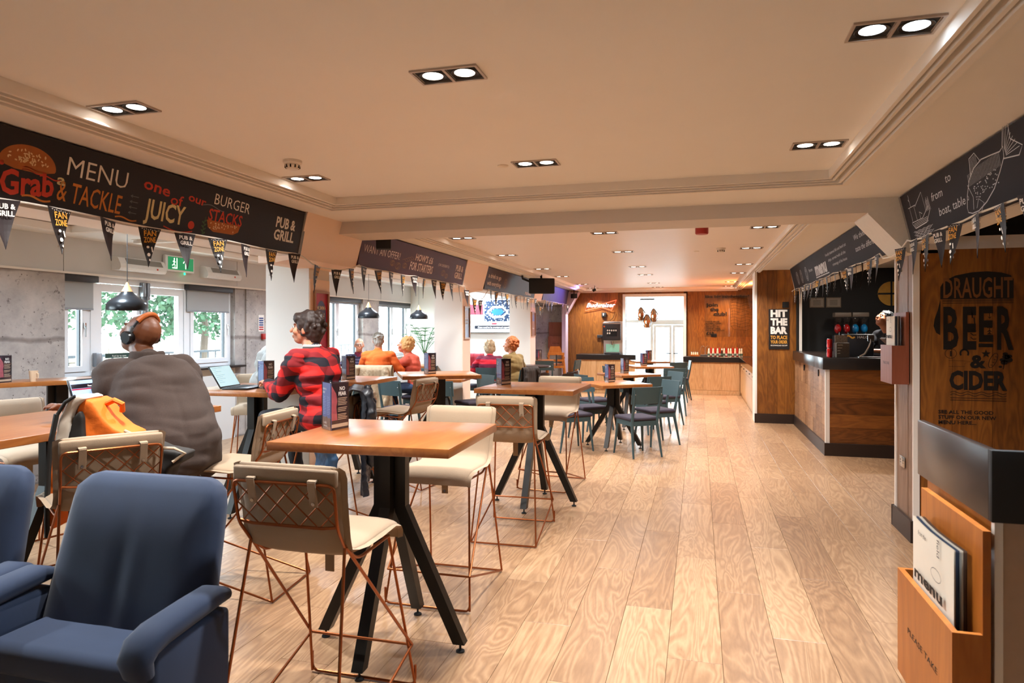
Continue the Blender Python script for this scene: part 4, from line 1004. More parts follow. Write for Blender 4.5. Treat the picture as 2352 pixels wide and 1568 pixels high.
for i in range(54):
    a = random.uniform(0.15, PI-0.15); r = random.uniform(0.1, 0.85); blob(sd, ell(2.71+0.145*r*math.cos(a), zz(2.46)+0.088*r*math.sin(a), 0.008, 0.0042, 6, rot=random.uniform(0, 3)), PLf, 0.002)
for i in range(34): blob(sd, ell(random.uniform(4.08, 4.37), zz(random.uniform(2.33, 2.38)), 0.008, 0.004, 6, rot=random.uniform(0, 3)), PLf, 0.002)
o = sd.build('sesame_seeds', pm('painted sesame', '#e7c48f', 0.7), b1, smooth=0); o['kind'] = 'stuff'
def words(parent, nm, mat, calls):
    """each painted word or stroke is a part of its own"""
    for fn in calls:
        L = MB(); fn(L); L.build(nm, mat, parent, smooth=0)
words(b1, 'painted_word', M_LETR, [lambda L: txt(L, 'Grab', PLf, 2.73, zz(2.31), 0.125, 0.29, bold=0.03, rot=0.12), lambda L: txt(L, 'one', PLf, 3.56, zz(2.480), 0.070, 0.22, bold=0.02, rot=-0.08),
    lambda L: txt(L, 'of', PLf, 3.74, zz(2.43), 0.07, 0.11, bold=0.01), lambda L: txt(L, 'our', PLf, 3.92, zz(2.475), 0.055, 0.17, bold=0.02, rot=-0.08), lambda L: txt(L, 'STACKS', PLf, 4.23, zz(2.385), 0.085, 0.36, bold=0.015)])
words(b1, 'tomato', M_LETR, [lambda L: blob(L, ell(2.575, zz(2.44), 0.013, 0.013, 10), PLf), lambda L: blob(L, ell(3.90, zz(2.325), 0.03, 0.028, 14), PLf)])
words(b1, 'brush_stroke', M_LETR, [lambda L, k=k: stroke(L, wave(2.68+0.1*(k > 1), 2.8+0.1*(k > 1), zz(2.44)-0.012*k, 0.006), PLf, 0.006) for k in range(3)]+[lambda L: stroke(L, wave(3.66, 3.92, zz(2.285), -0.02, per=0.5), PLf, 0.008)])
words(b1, 'painted_word', M_LETW, [lambda L: txt(L, 'MENU', PLf, 3.13, zz(2.455), 0.105, 0.40, bold=-0.006), lambda L: txt(L, 'BURGER', PLf, 4.28, zz(2.495), 0.08, 0.39, bold=-0.004, rot=-0.03),
    lambda L: txt(L, 'PUB &', PLf, 4.96, zz(2.45), 0.085, 0.27, bold=0.03), lambda L: txt(L, 'GRILL', PLf, 4.96, zz(2.35), 0.085, 0.28, bold=0.03)])
words(b1, 'painted_word', M_LETO, [lambda L: txt(L, '& TACKLE', PLf, 3.10, zz(2.31), 0.115, 0.42, bold=0.006, rot=-0.03)])
words(b1, 'brush_stroke', M_LETO, [lambda L: stroke(L, wave(2.70, 2.86, zz(2.30), 0.008), PLf, 0.010), lambda L: stroke(L, wave(3.28, 3.44, zz(2.285), 0.007), PLf, 0.009)])
words(b1, 'painted_word', M_LETC, [lambda L: txt(L, 'a', PLf, 2.905, zz(2.395), 0.06, 0.05, bold=0.02), lambda L: txt(L, 'JUICY', PLf, 3.66, zz(2.315), 0.125, 0.34, bold=0.02)])
L = MB()
for k in range(7):
    y = 2.29+0.014*k; blob(L, ell(4.02+0.01*(-1)**k, zz(y), 0.016, 0.006, 8, rot=0.5*(-1)**k), PLf)
stroke(L, [(4.015, zz(2.28)), (4.025, zz(2.40))], PLf, 0.004); L.build('green_leaf', pm('painted leaf', '#3f5a35', 0.7), b1, smooth=0)
L = MB()
for k in range(4):
    z = zz(2.325+0.033*k); stroke(L, [(3.37, z), (3.43, z)], PLf, 0.004); stroke(L, [(3.385, z+0.008), (3.37, z), (3.385, z-0.008)], PLf, 0.004)
stroke(L, wave(3.98, 4.2, zz(2.475), 0.012, per=0.8), PLf, 0.006); L.build('grey_marks', pm('grey paint marks', '#6d6a6c', 0.7), b1, smooth=0)
b2 = banner('offer_banner', 'maroon banner asking Want an Offer, between the first two columns', PLf, 6.27, 9.44, M_BANRED)
MB().box(9.44, 9.47, -0.001, BH+0.001, -0.05, 0.003, PLf).build('end_trim', pm('grey aluminium edge', '#77716c'), b2, smooth=0)
L = MB(); txt(L, 'WANT AN OFFER?', PLf, 6.78, zz(2.41), 0.085, 0.88, bold=-0.004); txt(L, "HOW'S \u00a36", PLf, 7.92, zz(2.45), 0.085, 0.55, bold=0.02, shear=0.1); txt(L, 'FOR STARTERS', PLf, 7.88, zz(2.33), 0.10, 0.72, bold=0.02, shear=0.1)
txt(L, 'PUB &', PLf, 9.22, zz(2.44), 0.085, 0.30, bold=0.03); txt(L, 'GRILL', PLf, 9.22, zz(2.34), 0.085, 0.32, bold=0.03); txt(L, '(OR DESSERTS)', PLf, 8.6, zz(2.45), 0.035, 0.4); L.build('lettering', pm('pale pink lettering', '#e6cfc4', 0.7), b2, smooth=0)
L = MB()
for (cx, cz, s) in ((7.2, 2.34, 1), (7.38, 2.36, 0.8), (7.05, 2.36, 0.8), (8.62, 2.37, 1), (8.75, 2.34, 0.8)):
    for k in range(4): stroke(L, ell(cx, zz(cz), 0.075*s*(1-0.22*k), 0.04*s*(1-0.22*k), 14, rot=0.3*k), PLf, 0.004, closed=True)
for k in range(5): stroke(L, wave(7.3+0.05*k, 7.45+0.05*k, zz(2.42+0.012*k), 0.012), PLf, 0.004)
L.build('food_sketch', pm('tan sketch paint', '#9b7147', 0.7), b2, smooth=0)
b3 = banner('drinks_banner', 'plum banner that offers a drink to go, between the second and third columns', PLf, 10.5, 13.95, M_BANPUR)
L = MB(); txt(L, 'a drink to go', PLf, 10.98, zz(2.46), 0.075, 0.72, bold=0.01); txt(L, 'with everything', PLf, 11.0, zz(2.34), 0.075, 0.78, bold=0.01); txt(L, 'PUB AND', PLf, 13.4, zz(2.30), 0.06, 0.5, bold=0.02); L.build('lettering', pm('pale pink lettering', '#e6cfc4'), b3, smooth=0)
L = MB()
for k in range(4): stroke(L, ell(11.65, zz(2.42), 0.10-0.02*k, 0.08-0.02*k, 12, rot=k), PLf, 0.005, closed=True)
L.build('drink_sketch', pm('tan sketch paint', '#9b7147'), b3, smooth=0)
b4 = banner('blue_lit_banner', 'banner washed in violet light, last before the far wall', PLf, 14.76, 17.7, pm('banner with violet light mixed in', '#4a4776', 0.6, var=0.3, scale=5, stretch=(1, 3, 0.4)))  # violet light is mixed into the banner's colour
# right hand banners
r1 = banner('fish_banner', 'charcoal banner chalked with a boat and a fish, from boat to table', PRf, -5.74, -2.6, M_BANGRY)
L = MB()
def rs(pts, w=0.005, closed=False): stroke(L, pts, PRf, w, closed=closed)
X0 = -5.62
rs([(X0, 0.13), (X0+0.05, 0.09), (X0+0.30, 0.10), (X0+0.42, 0.17), (X0+0.40, 0.20), (X0+0.24, 0.14), (X0, 0.14)], 0.005, True)
for k in range(4): rs([(X0+0.03, 0.125-0.01*k), (X0+0.34, 0.135-0.01*k)], 0.003)
rs([(X0+0.02, 0.14), (X0+0.02, 0.25), (X0+0.12, 0.25), (X0+0.12, 0.14)]); rs([(X0-0.01, 0.25), (X0+0.15, 0.25)]); rs([(X0+0.05, 0.25), (X0+0.05, 0.34)]); rs([(X0+0.05, 0.29), (X0+0.03, 0.31)]); rs([(X0+0.14, 0.24), (X0+0.33, 0.31), (X0+0.34, 0.17)]); rs([(X0+0.2, 0.14), (X0+0.2, 0.19), (X0+0.25, 0.17)])
for k in range(9): rs(wave(X0-0.02+0.02*(k % 3), X0+0.40-0.03*(k % 4), 0.07-0.008*k, 0.003, per=4), 0.003)
for k in range(6): rs([(X0+0.36+0.015*k, 0.17), (X0+0.37+0.012*k, 0.24+0.01*(k % 3))], 0.004)
def rs(pts, w=0.005, closed=False): stroke(L, [(-4.60+(q[0]+4.60)*0.92, q[1]+0.10*(q[0]+4.38)+0.008) for q in pts], PRf, w, closed=closed)
FX = -4.38     # fish: nose left, tail up to the right
body = [(FX-0.22, 0.085), (FX-0.17, 0.15), (FX-0.09, 0.215), (FX+0.02, 0.255), (FX+0.15, 0.265), (FX+0.28, 0.245), (FX+0.40, 0.225), (FX+0.45, 0.235), (FX+0.43, 0.185), (FX+0.34, 0.135), (FX+0.22, 0.08), (FX+0.08, 0.045), (FX-0.06, 0.03), (FX-0.16, 0.04), (FX-0.22, 0.06)]
rs(body, 0.006, True); rs([(FX+0.44, 0.235), (FX+0.52, 0.34), (FX+0.58, 0.36), (FX+0.55, 0.24)], 0.006); rs([(FX+0.42, 0.18), (FX+0.6, 0.14), (FX+0.66, 0.17), (FX+0.55, 0.24)], 0.006)
for k in range(8): rs([(FX+0.46, 0.22-0.005*k), (FX+0.53+0.014*k, 0.33-0.022*k)], 0.003)
rs([(FX-0.05, 0.232), (FX-0.01, 0.32), (FX+0.08, 0.325), (FX+0.13, 0.265)], 0.005)
for k in range(7): rs([(FX-0.04+0.02*k, 0.24+0.004*k), (FX-0.01+0.016*k, 0.315)], 0.003)
rs([(FX-0.13, 0.055), (FX-0.09, 0.12), (FX-0.13, 0.20)], 0.005); rs(ell(FX-0.17, 0.135, 0.012, 0.012, 8), 0.004, True)
for k in range(26): x = FX-0.09+0.019*k; rs([(x, 0.25-0.0012*max(0, k-9)), (x-0.02, 0.185-0.001*k)], 0.0028)
random.seed(5)
for k in range(60):
    x = random.uniform(FX-0.05, FX+0.3); y = random.uniform(0.09, 0.17); rs([(x-0.006, y), (x+0.006, y)], 0.005)
rs([(FX-0.08, 0.05), (FX-0.02, 0.09), (FX+0.04, 0.05), (FX-0.02, 0.02)], 0.004)
L.build('chalk_drawing', pm('chalk white', '#c9cbd0', 0.8), r1, smooth=0)
words(r1, 'painted_word', pm('chalk white', '#c9cbd0'), [lambda L: txt(L, 'from', PRf, -5.02, zz(2.47), 0.055, 0.21, shear=0.25), lambda L: txt(L, 'to', PRf, -4.77, zz(2.53), 0.055, 0.09, shear=0.25), lambda L: txt(L, 'boat, table', PRf, -4.83, zz(2.36), 0.055, 0.46, shear=0.25)])
MB().box(-5.78, -5.74, -0.001, BH+0.001, -0.05, 0.003, PRf).build('end_trim', pm('grey aluminium edge', '#77716c'), r1, smooth=0)
r2 = banner('barside_banner', 'charcoal banner lettered menu, above the bar opening', PRf, -12.2, -6.36, M_BANGRY)
L = MB(); words(r2, 'painted_word', pm('chalk white', '#c9cbd0'), [lambda L: txt(L, 'menu', PRf, -9.55, zz(2.34), 0.17, 0.85, bold=0.05, shear=0.1), lambda L: stroke(L, [(-10.0, zz(2.31)), (-9.05, zz(2.31))], PRf, 0.014), lambda L: txt(L, 'from', PRf, -10.3, zz(2.42), 0.05, 0.3),
    lambda L: txt(L, 'Freshly battered fish and hand cut', PRf, -8.45, zz(2.50), 0.035, 1.2, shear=0.2), lambda L: txt(L, 'chips, served with all the', PRf, -8.45, zz(2.43), 0.035, 1.0, shear=0.2), lambda L: txt(L, 'trimmings of the house', PRf, -8.35, zz(2.36), 0.035, 0.8, shear=0.2),
    lambda L: txt(L, "We think you'll", PRf, -7.05, zz(2.50), 0.055, 0.8, shear=0.25), lambda L: txt(L, 'taste the difference...', PRf, -7.02, zz(2.39), 0.055, 0.95, shear=0.25)])
L = MB()
for cx in (-11.6, -11.2, -10.7):
    for k in range(3): stroke(L, ell(cx, zz(2.42), 0.10-0.03*k, 0.10-0.025*k, 12), PRf, 0.006, closed=True)
L.build('chalk_rings', pm('chalk white', '#c9cbd0'), r2, smooth=0)
# ================================================================ bunting
def pennant_meshes():
    W, H = 0.155, 0.245
    def cloth():
        mb = MB(); f = lambda u, v: ((u-0.5)*W*(1-v), 0.004*math.sin(u*3.1)+0.006*math.sin(v*4), -v*H)
        mb.grid(lambda u, v: f(u, v), 5, 9); return mb.mesh('pennant')
    a = cloth(); a.materials.append(pm('black pennant cloth', '#17100f', 0.6, var=0.3, scale=8)); b = cloth(); b.materials.append(pm('dark red black pennant cloth', '#1d0f11', 0.6, var=0.5, scale=6))
    def both(fn):
        L = MB()
        for s in (-1, 1): fn(L, frame((0, -0.007 if s < 0 else 0.013, 0), (-s, 0, 0), (0, 0, 1)))
        return L.mesh('lettering')
    def fan(L, M): txt(L, 'FAN', M, 0, -0.052, 0.034, 0.082, bold=0.02, rot=0.1, z=0.001); txt(L, 'ZONE', M, 0, -0.092, 0.034, 0.080, bold=0.02, rot=0.1, z=0.001)
    def dec(L, M):
        for k in range(9): blob(L, ell(-0.055+0.014*k, -0.012-0.004*(k % 2), 0.005, 0.002, 6, rot=k), M)
        blob(L, ell(-0.012, -0.122, 0.010, 0.008, 8), M); stroke(L, [(0.012, -0.118), (0.02, -0.150)], M, 0.008); blob(L, ell(-0.004, -0.168, 0.011, 0.011, 10), M); blob(L, ell(0.004, -0.20, 0.005, 0.008, 6), M)
    def pub(L, M): txt(L, 'PUB &', M, 0, -0.045, 0.026, 0.095, bold=0.03, z=0.001); txt(L, 'GRILL', M, 0, -0.080, 0.026, 0.085, bold=0.03, z=0.001)
    F1 = both(fan); F1.materials.append(M_LETY); D1 = both(dec); D1.name = 'football_motifs'; D1.materials.append(M_LETW); G1 = both(pub); G1.materials.append(M_LETW)
    return a, b, F1, D1, G1
PN = pennant_meshes()
def bunting(name, label, pts, side, pen, s=1.0, rotbase=0.0, seed=1):
    """cord through pts; pen: list of parameters along the cord and the kind of pennant"""
    random.seed(seed); t = thing(name, label, 'bunting')
    P = [Vector(p) for p in pts]
    MB().tube(P, 0.006, 6).build('cord', pm('white cord', '#e4ddd2', 0.8), t)
    def at(y):
        for a, b in zip(P[:-1], P[1:]):
            if min(a.y, b.y) <= y <= max(a.y, b.y): k = (y-a.y)/(b.y-a.y); return a.lerp(b, k)
        return P[0]
    for (y, kind) in pen:
        p = at(y); o = link('pennant', PN[0] if kind == 'f' else PN[1], None, t)
        o.location = (p.x+0.012*side, p.y, p.z-0.002); o.rotation_euler = (random.uniform(-0.12, 0.12), random.uniform(-0.08, 0.08), side*PI/2+random.uniform(-0.3, 0.3)+rotbase); o.scale = (s, s, s)
        for me in ((PN[2], PN[3]) if kind == 'f' else (PN[4],)):
            link(me.name.split('.')[0], me, None, o)
xl = -3.295
pts = []; ysl = [1.6+0.31*k for k in range(12)]
pts = [(xl, y, 2.255+0.006*math.sin(y*5)) for y in [1.5+0.2*k for k in range(19)]]+[(xl, 5.2, 2.245), (xl+0.02, 5.32, 2.19), (xl+0.02, 5.5, 2.17), (xl+0.02, 5.8, 2.175), (xl+0.02, 6.02, 2.21), (xl+0.01, 6.2, 2.262)]
pen = [(y, k) for y, k in zip([1.64, 1.95, 2.26, 2.57, 2.87, 3.18, 3.49, 3.79, 4.11, 4.42, 4.74, 5.06, 5.39, 5.72, 6.0], 'fpfpfpfpfpfpfpf')]
bunting('bunting', 'string of dark pennants under the black burger banner', pts, 1, pen, 1.0, seed=11)
pts = [(xl, 6.22+0.2*k, 2.258-0.018*abs(math.sin(k*0.9))) for k in range(17)]+[(xl, 9.45, 2.2), (xl+0.02, 9.65, 2.1), (xl+0.02, 9.95, 2.04), (xl, 10.3, 2.1), (xl, 10.6, 2.26)]
pen = [(6.3+0.317*k, 'pf'[k % 2]) for k in range(13)]
bunting('bunting', 'string of dark pennants under the maroon offer banner', pts, 1, pen, 1.0, seed=12)
pts = [(xl, 10.6+0.3*k, 2.258-0.02*abs(math.sin(k*0.9))) for k in range(12)]+[(xl+0.02, 14.2, 2.1), (xl+0.02, 14.5, 2.06), (xl, 14.8, 2.24)]
bunting('bunting', 'string of dark pennants under the plum drinks banner', pts, 1, [(10.7+0.317*k, 'pf'[k % 2]) for k in range(13)], 1.0, seed=13)
pts = [(xl, 14.8+0.3*k, 2.258-0.02*abs(math.sin(k*0.9))) for k in range(10)]
bunting('bunting', 'string of pennants under the violet lit banner', pts, 1, [(14.9+0.317*k, 'pf'[k % 2]) for k in range(9)], 1.0, seed=14)
xr = 1.49
pts = [(xr, 2.8+0.25*k, 2.262-0.012*abs(math.sin(k*1.1))) for k in range(12)]+[(xr, 5.65, 2.275), (xr-0.02, 5.8, 2.20), (xr-0.02, 6.0, 2.19), (xr-0.02, 6.25, 2.2), (xr, 6.45, 2.26)]
bunting('bunting', 'string of pennants under the chalked fish banner', pts[::1], -1, [(3.1, 'p'), (3.4, 'f'), (3.7, 'p'), (4.02, 'f'), (4.33, 'p'), (4.64, 'f'), (4.93, 'p'), (5.2, 'f'), (5.46, 'p'), (5.74, 'f')], 1.0, seed=15)
pts = [(xr, 6.45+0.3*k, 2.262-0.02*abs(math.sin(k*0.9))) for k in range(20)]
bunting('bunting', 'string of pennants under the banner along the bar', pts, -1, [(6.5+0.27*k, 'pf'[k % 2]) for k in range(21)], 1.0, seed=16)
# ================================================================ right hand wall art
F = frame((0, 5.7955, 0), (1, 0, 0), (0, 0, 1))
zx = lambda x: 1.77+(x-375)*0.000833
zy = lambda y: 1.80-(y-475)*0.000928
art = MB()
blob(art, [(zx(a), zy(b)) for a, b in ((352, 430), (352, 330), (372, 298), (410, 270), (470, 240), (600, 216), (720, 210), (830, 222), (900, 245), (922, 275), (922, 430))][::-1], F, 0.0)
blob(art, [(zx(a), zy(b)) for a, b in ((352, 432), (330, 520), (305, 590), (297, 645), (318, 700), (350, 720))], F, 0.0)
for y in (438, 448, 462): stroke(art, [(zx(370), zy(y)), (zx(922), zy(y))], F, 0.004, 0.0)
dl_ = MB(); txt(dl_, 'DRAUGHT', F, zx(645), zy(418), 0.155, 0.45, bold=0.015, z=0.0012)
txt(art, 'B', F, zx(435), zy(822), 0.315, 0.10, bold=0.03); txt(art, 'E', F, zx(582), zy(822), 0.315, 0.088, bold=0.03); txt(art, 'E', F, zx(710), zy(762), 0.26, 0.092, bold=0.03); txt(art, 'R', F, zx(858), zy(822), 0.315, 0.105, bold=0.03)
blob(art, [(zx(652), zy(815)), (zx(765), zy(815)), (zx(765), zy(787)), (zx(652), zy(787))], F)
for k in range(3): stroke(art, [(zx(590), zy(672+32*k)), (zx(610), zy(688+32*k)), (zx(635), zy(686+32*k))], F, 0.006)
stroke(art, [(zx(600), zy(530)), (zx(604), zy(580)), (zx(618), zy(580)), (zx(622), zy(628))], F, 0.008); stroke(art, [(zx(738), zy(525)), (zx(738), zy(583))], F, 0.004); stroke(art, [(zx(725), zy(572)), (zx(738), zy(585)), (zx(750), zy(572))], F, 0.004)
stroke(art, [(zx(737), zy(645)), (zx(737), zy(715))], F, 0.004)
for y in (650, 680, 700): stroke(art, [(zx(722), zy(y+12)), (zx(737), zy(y)), (zx(752), zy(y+12))], F, 0.006)
stroke(art, ell(zx(434), zy(868), 0.038, 0.036, 24), F, 0.003, closed=True); txt(art, '1', F, zx(434), zy(888), 0.038, bold=0.04)
stroke(art, ell(zx(541), zy(865), 0.026, 0.028, 14, -0.6, PI+0.6), F, 0.012)
star = [(zx(710)+(0.032 if k % 2 == 0 else 0.013)*math.sin(k*PI/5), zy(868)+(0.032 if k % 2 == 0 else 0.013)*math.cos(k*PI/5)) for k in range(10)]; blob(art, star[::-1], F)
txt(art, '&', F, zx(648), zy(978), 0.095, 0.105, bold=0.04)
stroke(art, ell(zx(765), zy(920), 0.022, 0.058, 16, rot=-0.4), F, 0.004, closed=True)
for k in range(4): stroke(art, [(zx(745+12*k), zy(955-22*k)), (zx(762+12*k), zy(960-22*k))], F, 0.004)
stroke(art, [(zx(842), zy(990)), (zx(862), zy(870))], F, 0.006)
for a, b, r in ((850, 935, 0.024), (885, 915, 0.026), (865, 890, 0.026), (835, 915, 0.018), (890, 885, 0.018), (820, 970, 0.012), (858, 868, 0.018)): blob(art, ell(zx(a), zy(b), r, r*0.7, 8), F)
stroke(art, [(zx(418), zy(925)), (zx(530), zy(925)), (zx(585), zy(932)), (zx(545), zy(945)), (zx(545), zy(972)), (zx(418), zy(972))], F, 0.002)
txt(art, 'CIDER', F, zx(648), zy(1150), 0.135, 0.375, bold=0.045)
for y in (1180, 1200): stroke(art, wave(zx(430), zx(868), zy(y), 0.007, 40, per=4), F, 0.004)
for y in (1224, 1242): stroke(art, [(zx(430), zy(y)), (zx(868), zy(y))], F, 0.004)
for i, s_ in enumerate(('SEE ALL THE GOOD', 'STUFF ON OUR NEW', 'MENU HERE...')): txt(art, s_, F, zx(335), zy(1352+42*i), 0.027, (0.36, 0.378, 0.25)[i], bold=0.025, align='LEFT')
wa = tag(art.build('wall_lettering', M_LETK, smooth=0), 'black Draught Beer and Cider lettering painted on the dark boards', 'wall lettering')
dl_.build('cut_out_letters', pm('board toned letters', '#7a4a22', 0.6, var=0.2, scale=8), wa, smooth=0)
# sockets
def socket(label, M, w=0.14, h=0.086, mat=None, dark=False):
    t = thing('wall_socket', label, 'socket')
    MB().rbox(-w/2, w/2, -h/2, h/2, 0, 0.008, 0.003, 2, M).build('faceplate', mat or M_CHROME, t)
    s = MB()
    for c in (-w/4, w/4):
        s.box(c-0.004, c+0.004, 0.006, 0.018, 0.008, 0.009, M).box(c-0.014, c-0.007, -0.012, -0.007, 0.008, 0.009, M).box(c+0.007, c+0.014, -0.012, -0.007, 0.008, 0.009, M)
    s.build('pin_holes', M_BLK2, t, smooth=0); return t
socket('steel double socket low on the board clad pier', frame((1.568, 6.07, 0.565), (0, -1, 0), (0, 0, 1)))
socket('dark double socket over the sauce bottles', frame((0.37, 18.117, 1.46), (1, 0, 0), (0, 0, 1)), mat=M_CHAR)
# menu racks: back board, pocket, menus
def leaflet_text(t, M, w, h):
    L = MB(); txt(L, 'from the', M, -w*0.15, h*0.93, h*0.03, shear=0.2); txt(L, 'field', M, w*0.22, h*0.95, h*0.045, rot=-PI/2); txt(L, 'menu', M, 0, h*0.655, h*0.07, w*0.7, bold=0.04)
    stroke(L, ell(w*0.2, h*0.79, w*0.12, h*0.035, 12), M, 0.002, closed=True); L.build('lettering', M_LETK, t, smooth=0)
def rack(name, label, M, w, h, ph, pd, mat, menus, mlabel, word='PLEASE TAKE', mh=0.62):
    """M: plane on the wall, x along, y up from the rack's foot, z out of the wall"""
    t = thing(name, label, 'menu rack')
    MB().box(-w/2, w/2, 0, h, 0, 0.022, M).build('back_board', mat, t, smooth=0)
    p = MB().box(-w/2, w/2, 0, ph, pd, pd+0.02, M); p.build('pocket_front', mat, t, smooth=0)
    for s in (-1, 1): MB().box(min(s*w/2, s*(w/2-0.018)), max(s*w/2, s*(w/2-0.018)), 0, ph, 0.022, pd, M).build('pocket_side', mat, t, smooth=0)
    MB().box(-w/2+0.018, w/2-0.018, 0, 0.02, 0.022, pd, M).build('pocket_base', mat, t, smooth=0)
    L = MB(); txt(L, word, M, 0, ph*0.5, 0.022, w*0.55, z=pd+0.0205, bold=0.01); L.build('lettering', M_LETK, t, smooth=0)
    cols = [pm('cream menu cover', '#e4dccd', 0.6, var=0.02), pm('slate blue menu cover', '#47566f', 0.6), pm('cream menu cover', '#e4dccd'), pm('brown menu cover', '#6b5140', 0.6)]
    for k in range(menus):
        m = MB(); ww, hh = w*0.72, mh; n = 7; zb = pd-0.012-k*0.011
        lean = 0.02+0.002*k
        f = lambda u, v: ((u-0.5)*ww, 0.03+v*hh, zb+0.01*math.sin(u*PI)*v-lean*0)
        m.grid(f, 5, n, M); nn = len(m.v)
        m.grid(lambda u, v: tuple(np.array(f(u, v))+np.array((0, 0, -0.004))), 5, n, M)
        m.f = m.f[:]
        mo = tag(m.build('menu_leaflet', cols[k % 4], smooth=1.2), mlabel % ORD[k], 'menu', mlabel.split('%s')[-1].strip()[:60])
        if k == 0: leaflet_text(mo, M@Matrix.Translation((0, 0.03, zb+0.0125)), ww, hh)
    return t
rack('menu_rack', 'orange oak menu rack on the near counter at the right edge', frame((0.862, 2.70, 0.28), (0, -1, 0), (0, 0, 1)), 0.60, 0.72, 0.40, 0.085, M_ORNG, 4, 'folded menu, %s from the front in the near oak rack', mh=0.60)
rack('menu_rack', 'red brown menu rack on the board clad pier beside the bar', frame((1.568, 6.07, 1.19), (0, -1, 0), (0, 0, 1)), 0.34, 0.56, 0.30, 0.10, M_RACK, 4, 'folded menu, %s from the front in the rack on the pier', 'TAKE ONE', mh=0.50)
t = thing('menu_board', 'brown wooden menu holder on the concrete end wall', 'menu holder')
Fm = frame((-3.67, 17.93, 1.0), (1, 0, 0), (0, 0, 1))
MB().box(-0.21, 0.21, 0.0, 0.80, 0, 0.02, Fm).build('back_board', M_RACK, t, smooth=0); MB().prism([(-0.21, 0.12), (-0.14, 0.0), (0.21, 0.0), (0.21, 0.42), (-0.21, 0.42)], 0.02, 0.10, Fm).build('pocket_front', M_RACK, t, smooth=0)
L = MB(); txt(L, 'PLEASE TAKE', Fm, 0, 0.22, 0.03, 0.18, z=0.101); L.build('lettering', M_LETK, t, smooth=0)
# ---- near counter at the right edge
nc = thing('service_counter', 'dark topped counter end at the right edge, nearest the camera', 'counter', (0, 0, 0))
MB().rbox(0.86, 0.885, 2.415, 3.12, 1.03, 1.25, 0.003, 2).build('upstand', M_FASC, nc)
MB().rbox(0.86, 1.9, 2.39, 2.415, 1.03, 1.25, 0.003, 2).build('end_upstand', M_BLK2, nc)
MB().box(0.885, 1.9, 2.416, 3.12, 1.03, 1.05).build('countertop', M_SLATE, nc, smooth=0)
MB().box(0.885, 1.9, 2.43, 3.08, 0, 1.03).build('body', M_ORNG, nc, smooth=0)
MB().box(0.877, 0.90, 2.415, 2.44, 0, 1.03).build('corner_trim', M_TRIM, nc, smooth=0)
MB().box(0.90, 0.96, 2.418, 2.43, 0, 1.03).build('beige_panel', pm('beige panel', '#b59a84', 0.6), nc, smooth=0)
MB().box(0.96, 1.9, 2.418, 2.43, 0, 1.03).build('brown_panel', M_WALLW, nc, smooth=0)
# ---- bar
bar = thing('bar_counter', 'oak clad bar with a black top and dark plinth', 'bar counter', (0, 0, 0))
MB().rbox(1.53, 3.6, 9.46, 10.12, 1.10, 1.25, 0.004, 2).build('bar_top', M_SLATE, bar)
MB().rbox(1.53, 2.15, 10.12, 12.36, 1.10, 1.25, 0.004, 2).build('bar_top_return', M_FASC, bar)
MB().box(1.59, 3.6, 9.52, 10.05, 0, 1.10).build('carcass', M_BLK2, bar, smooth=0)
MB().box(1.59, 2.1, 10.05, 12.36, 0, 1.10).build('return_carcass', M_BLK2, bar, smooth=0)
z = 0.16
for i, hgt in enumerate((0.20, 0.17, 0.21, 0.18, 0.18)):
    MB().box(1.615, 3.6, 9.50-0.003*(i % 2), 9.52, z+0.001, min(z+hgt, 1.10)-0.001).build('board', M_WALLH, bar, smooth=0); z += hgt
tile_me = MB().box(-0.02, 0, -0.119, 0.119, -0.104, 0.104).mesh('tile'); tile_me.materials.append(M_WALLT)
random.seed(9)
for r in range(5):
    for c in range(12): link('tile', tile_me, None, bar, (1.59+random.uniform(-0.002, 0.002), 9.66+0.24*c, 0.265+0.21*r))
for (a, b) in ((1.57, 1.615),): MB().box(1.565, 1.615, 9.495, 9.535, 0.16, 1.10).build('corner_trim', M_TRIM, bar, smooth=0)
MB().box(1.55, 3.6, 9.47, 9.50, 0, 0.16).build('plinth', M_SKIRT, bar, smooth=0); MB().box(1.55, 1.58, 9.50, 12.4, 0, 0.16).build('side_plinth', M_SKIRT, bar, smooth=0)
for y in (10.0, 11.3): MB().rbox(1.553, 1.572, y-0.012, y+0.012, 0.98, 1.07, 0.004, 1).build('hook', M_BLK2, bar)
# on and behind the bar
B_ = 1.25
t = thing('drink_can', 'red drink can standing on the corner of the bar', 'can', (1.635, 9.62, B_)); MB().lathe([(0.026, 0), (0.033, 0.008), (0.033, 0.105), (0.026, 0.118), (0.001, 0.116)], 20).build('can_body', pm('red can', '#b3201c', 0.25, 0.6), t); MB().lathe([(0.027, 0.1165), (0.027, 0.121), (0.024, 0.121)], 20, caps=False).build('can_rim', M_CHROME, t)
t = thing('drink_can', 'second red drink can, stacked on top of the first one', 'can', (1.635, 9.62, B_+0.121)); MB().lathe([(0.026, 0), (0.033, 0.008), (0.033, 0.105), (0.026, 0.118), (0.001, 0.116)], 20).build('can_body', pm('red can', '#b3201c'), t); MB().lathe([(0.027, 0.1165), (0.027, 0.121), (0.024, 0.121)], 20, caps=False).build('can_rim', M_CHROME, t)
t = thing('leaflet_box', 'grey cardboard leaflet box with a tilted printed card on the bar', 'leaflet box', (1.78, 9.64, B_), 0.25)
MB().rbox(-0.085, 0.085, -0.04, 0.04, 0, 0.19, 0.004, 1).build('box_body', pm('grey printed card', '#5b5650', 0.6, var=0.3, scale=30), t)
MB().box(-0.075, 0.085, 0.0, 0.006, 0.19, 0.29, Matrix.Rotation(-0.08, 4, 'X')).build('printed_card', pm('patterned card', '#7c6e60', 0.6, var=0.8, scale=60), t, smooth=0)
L = MB(); Fq = frame((0, -0.041, 0), (1, 0, 0), (0, 0, 1))
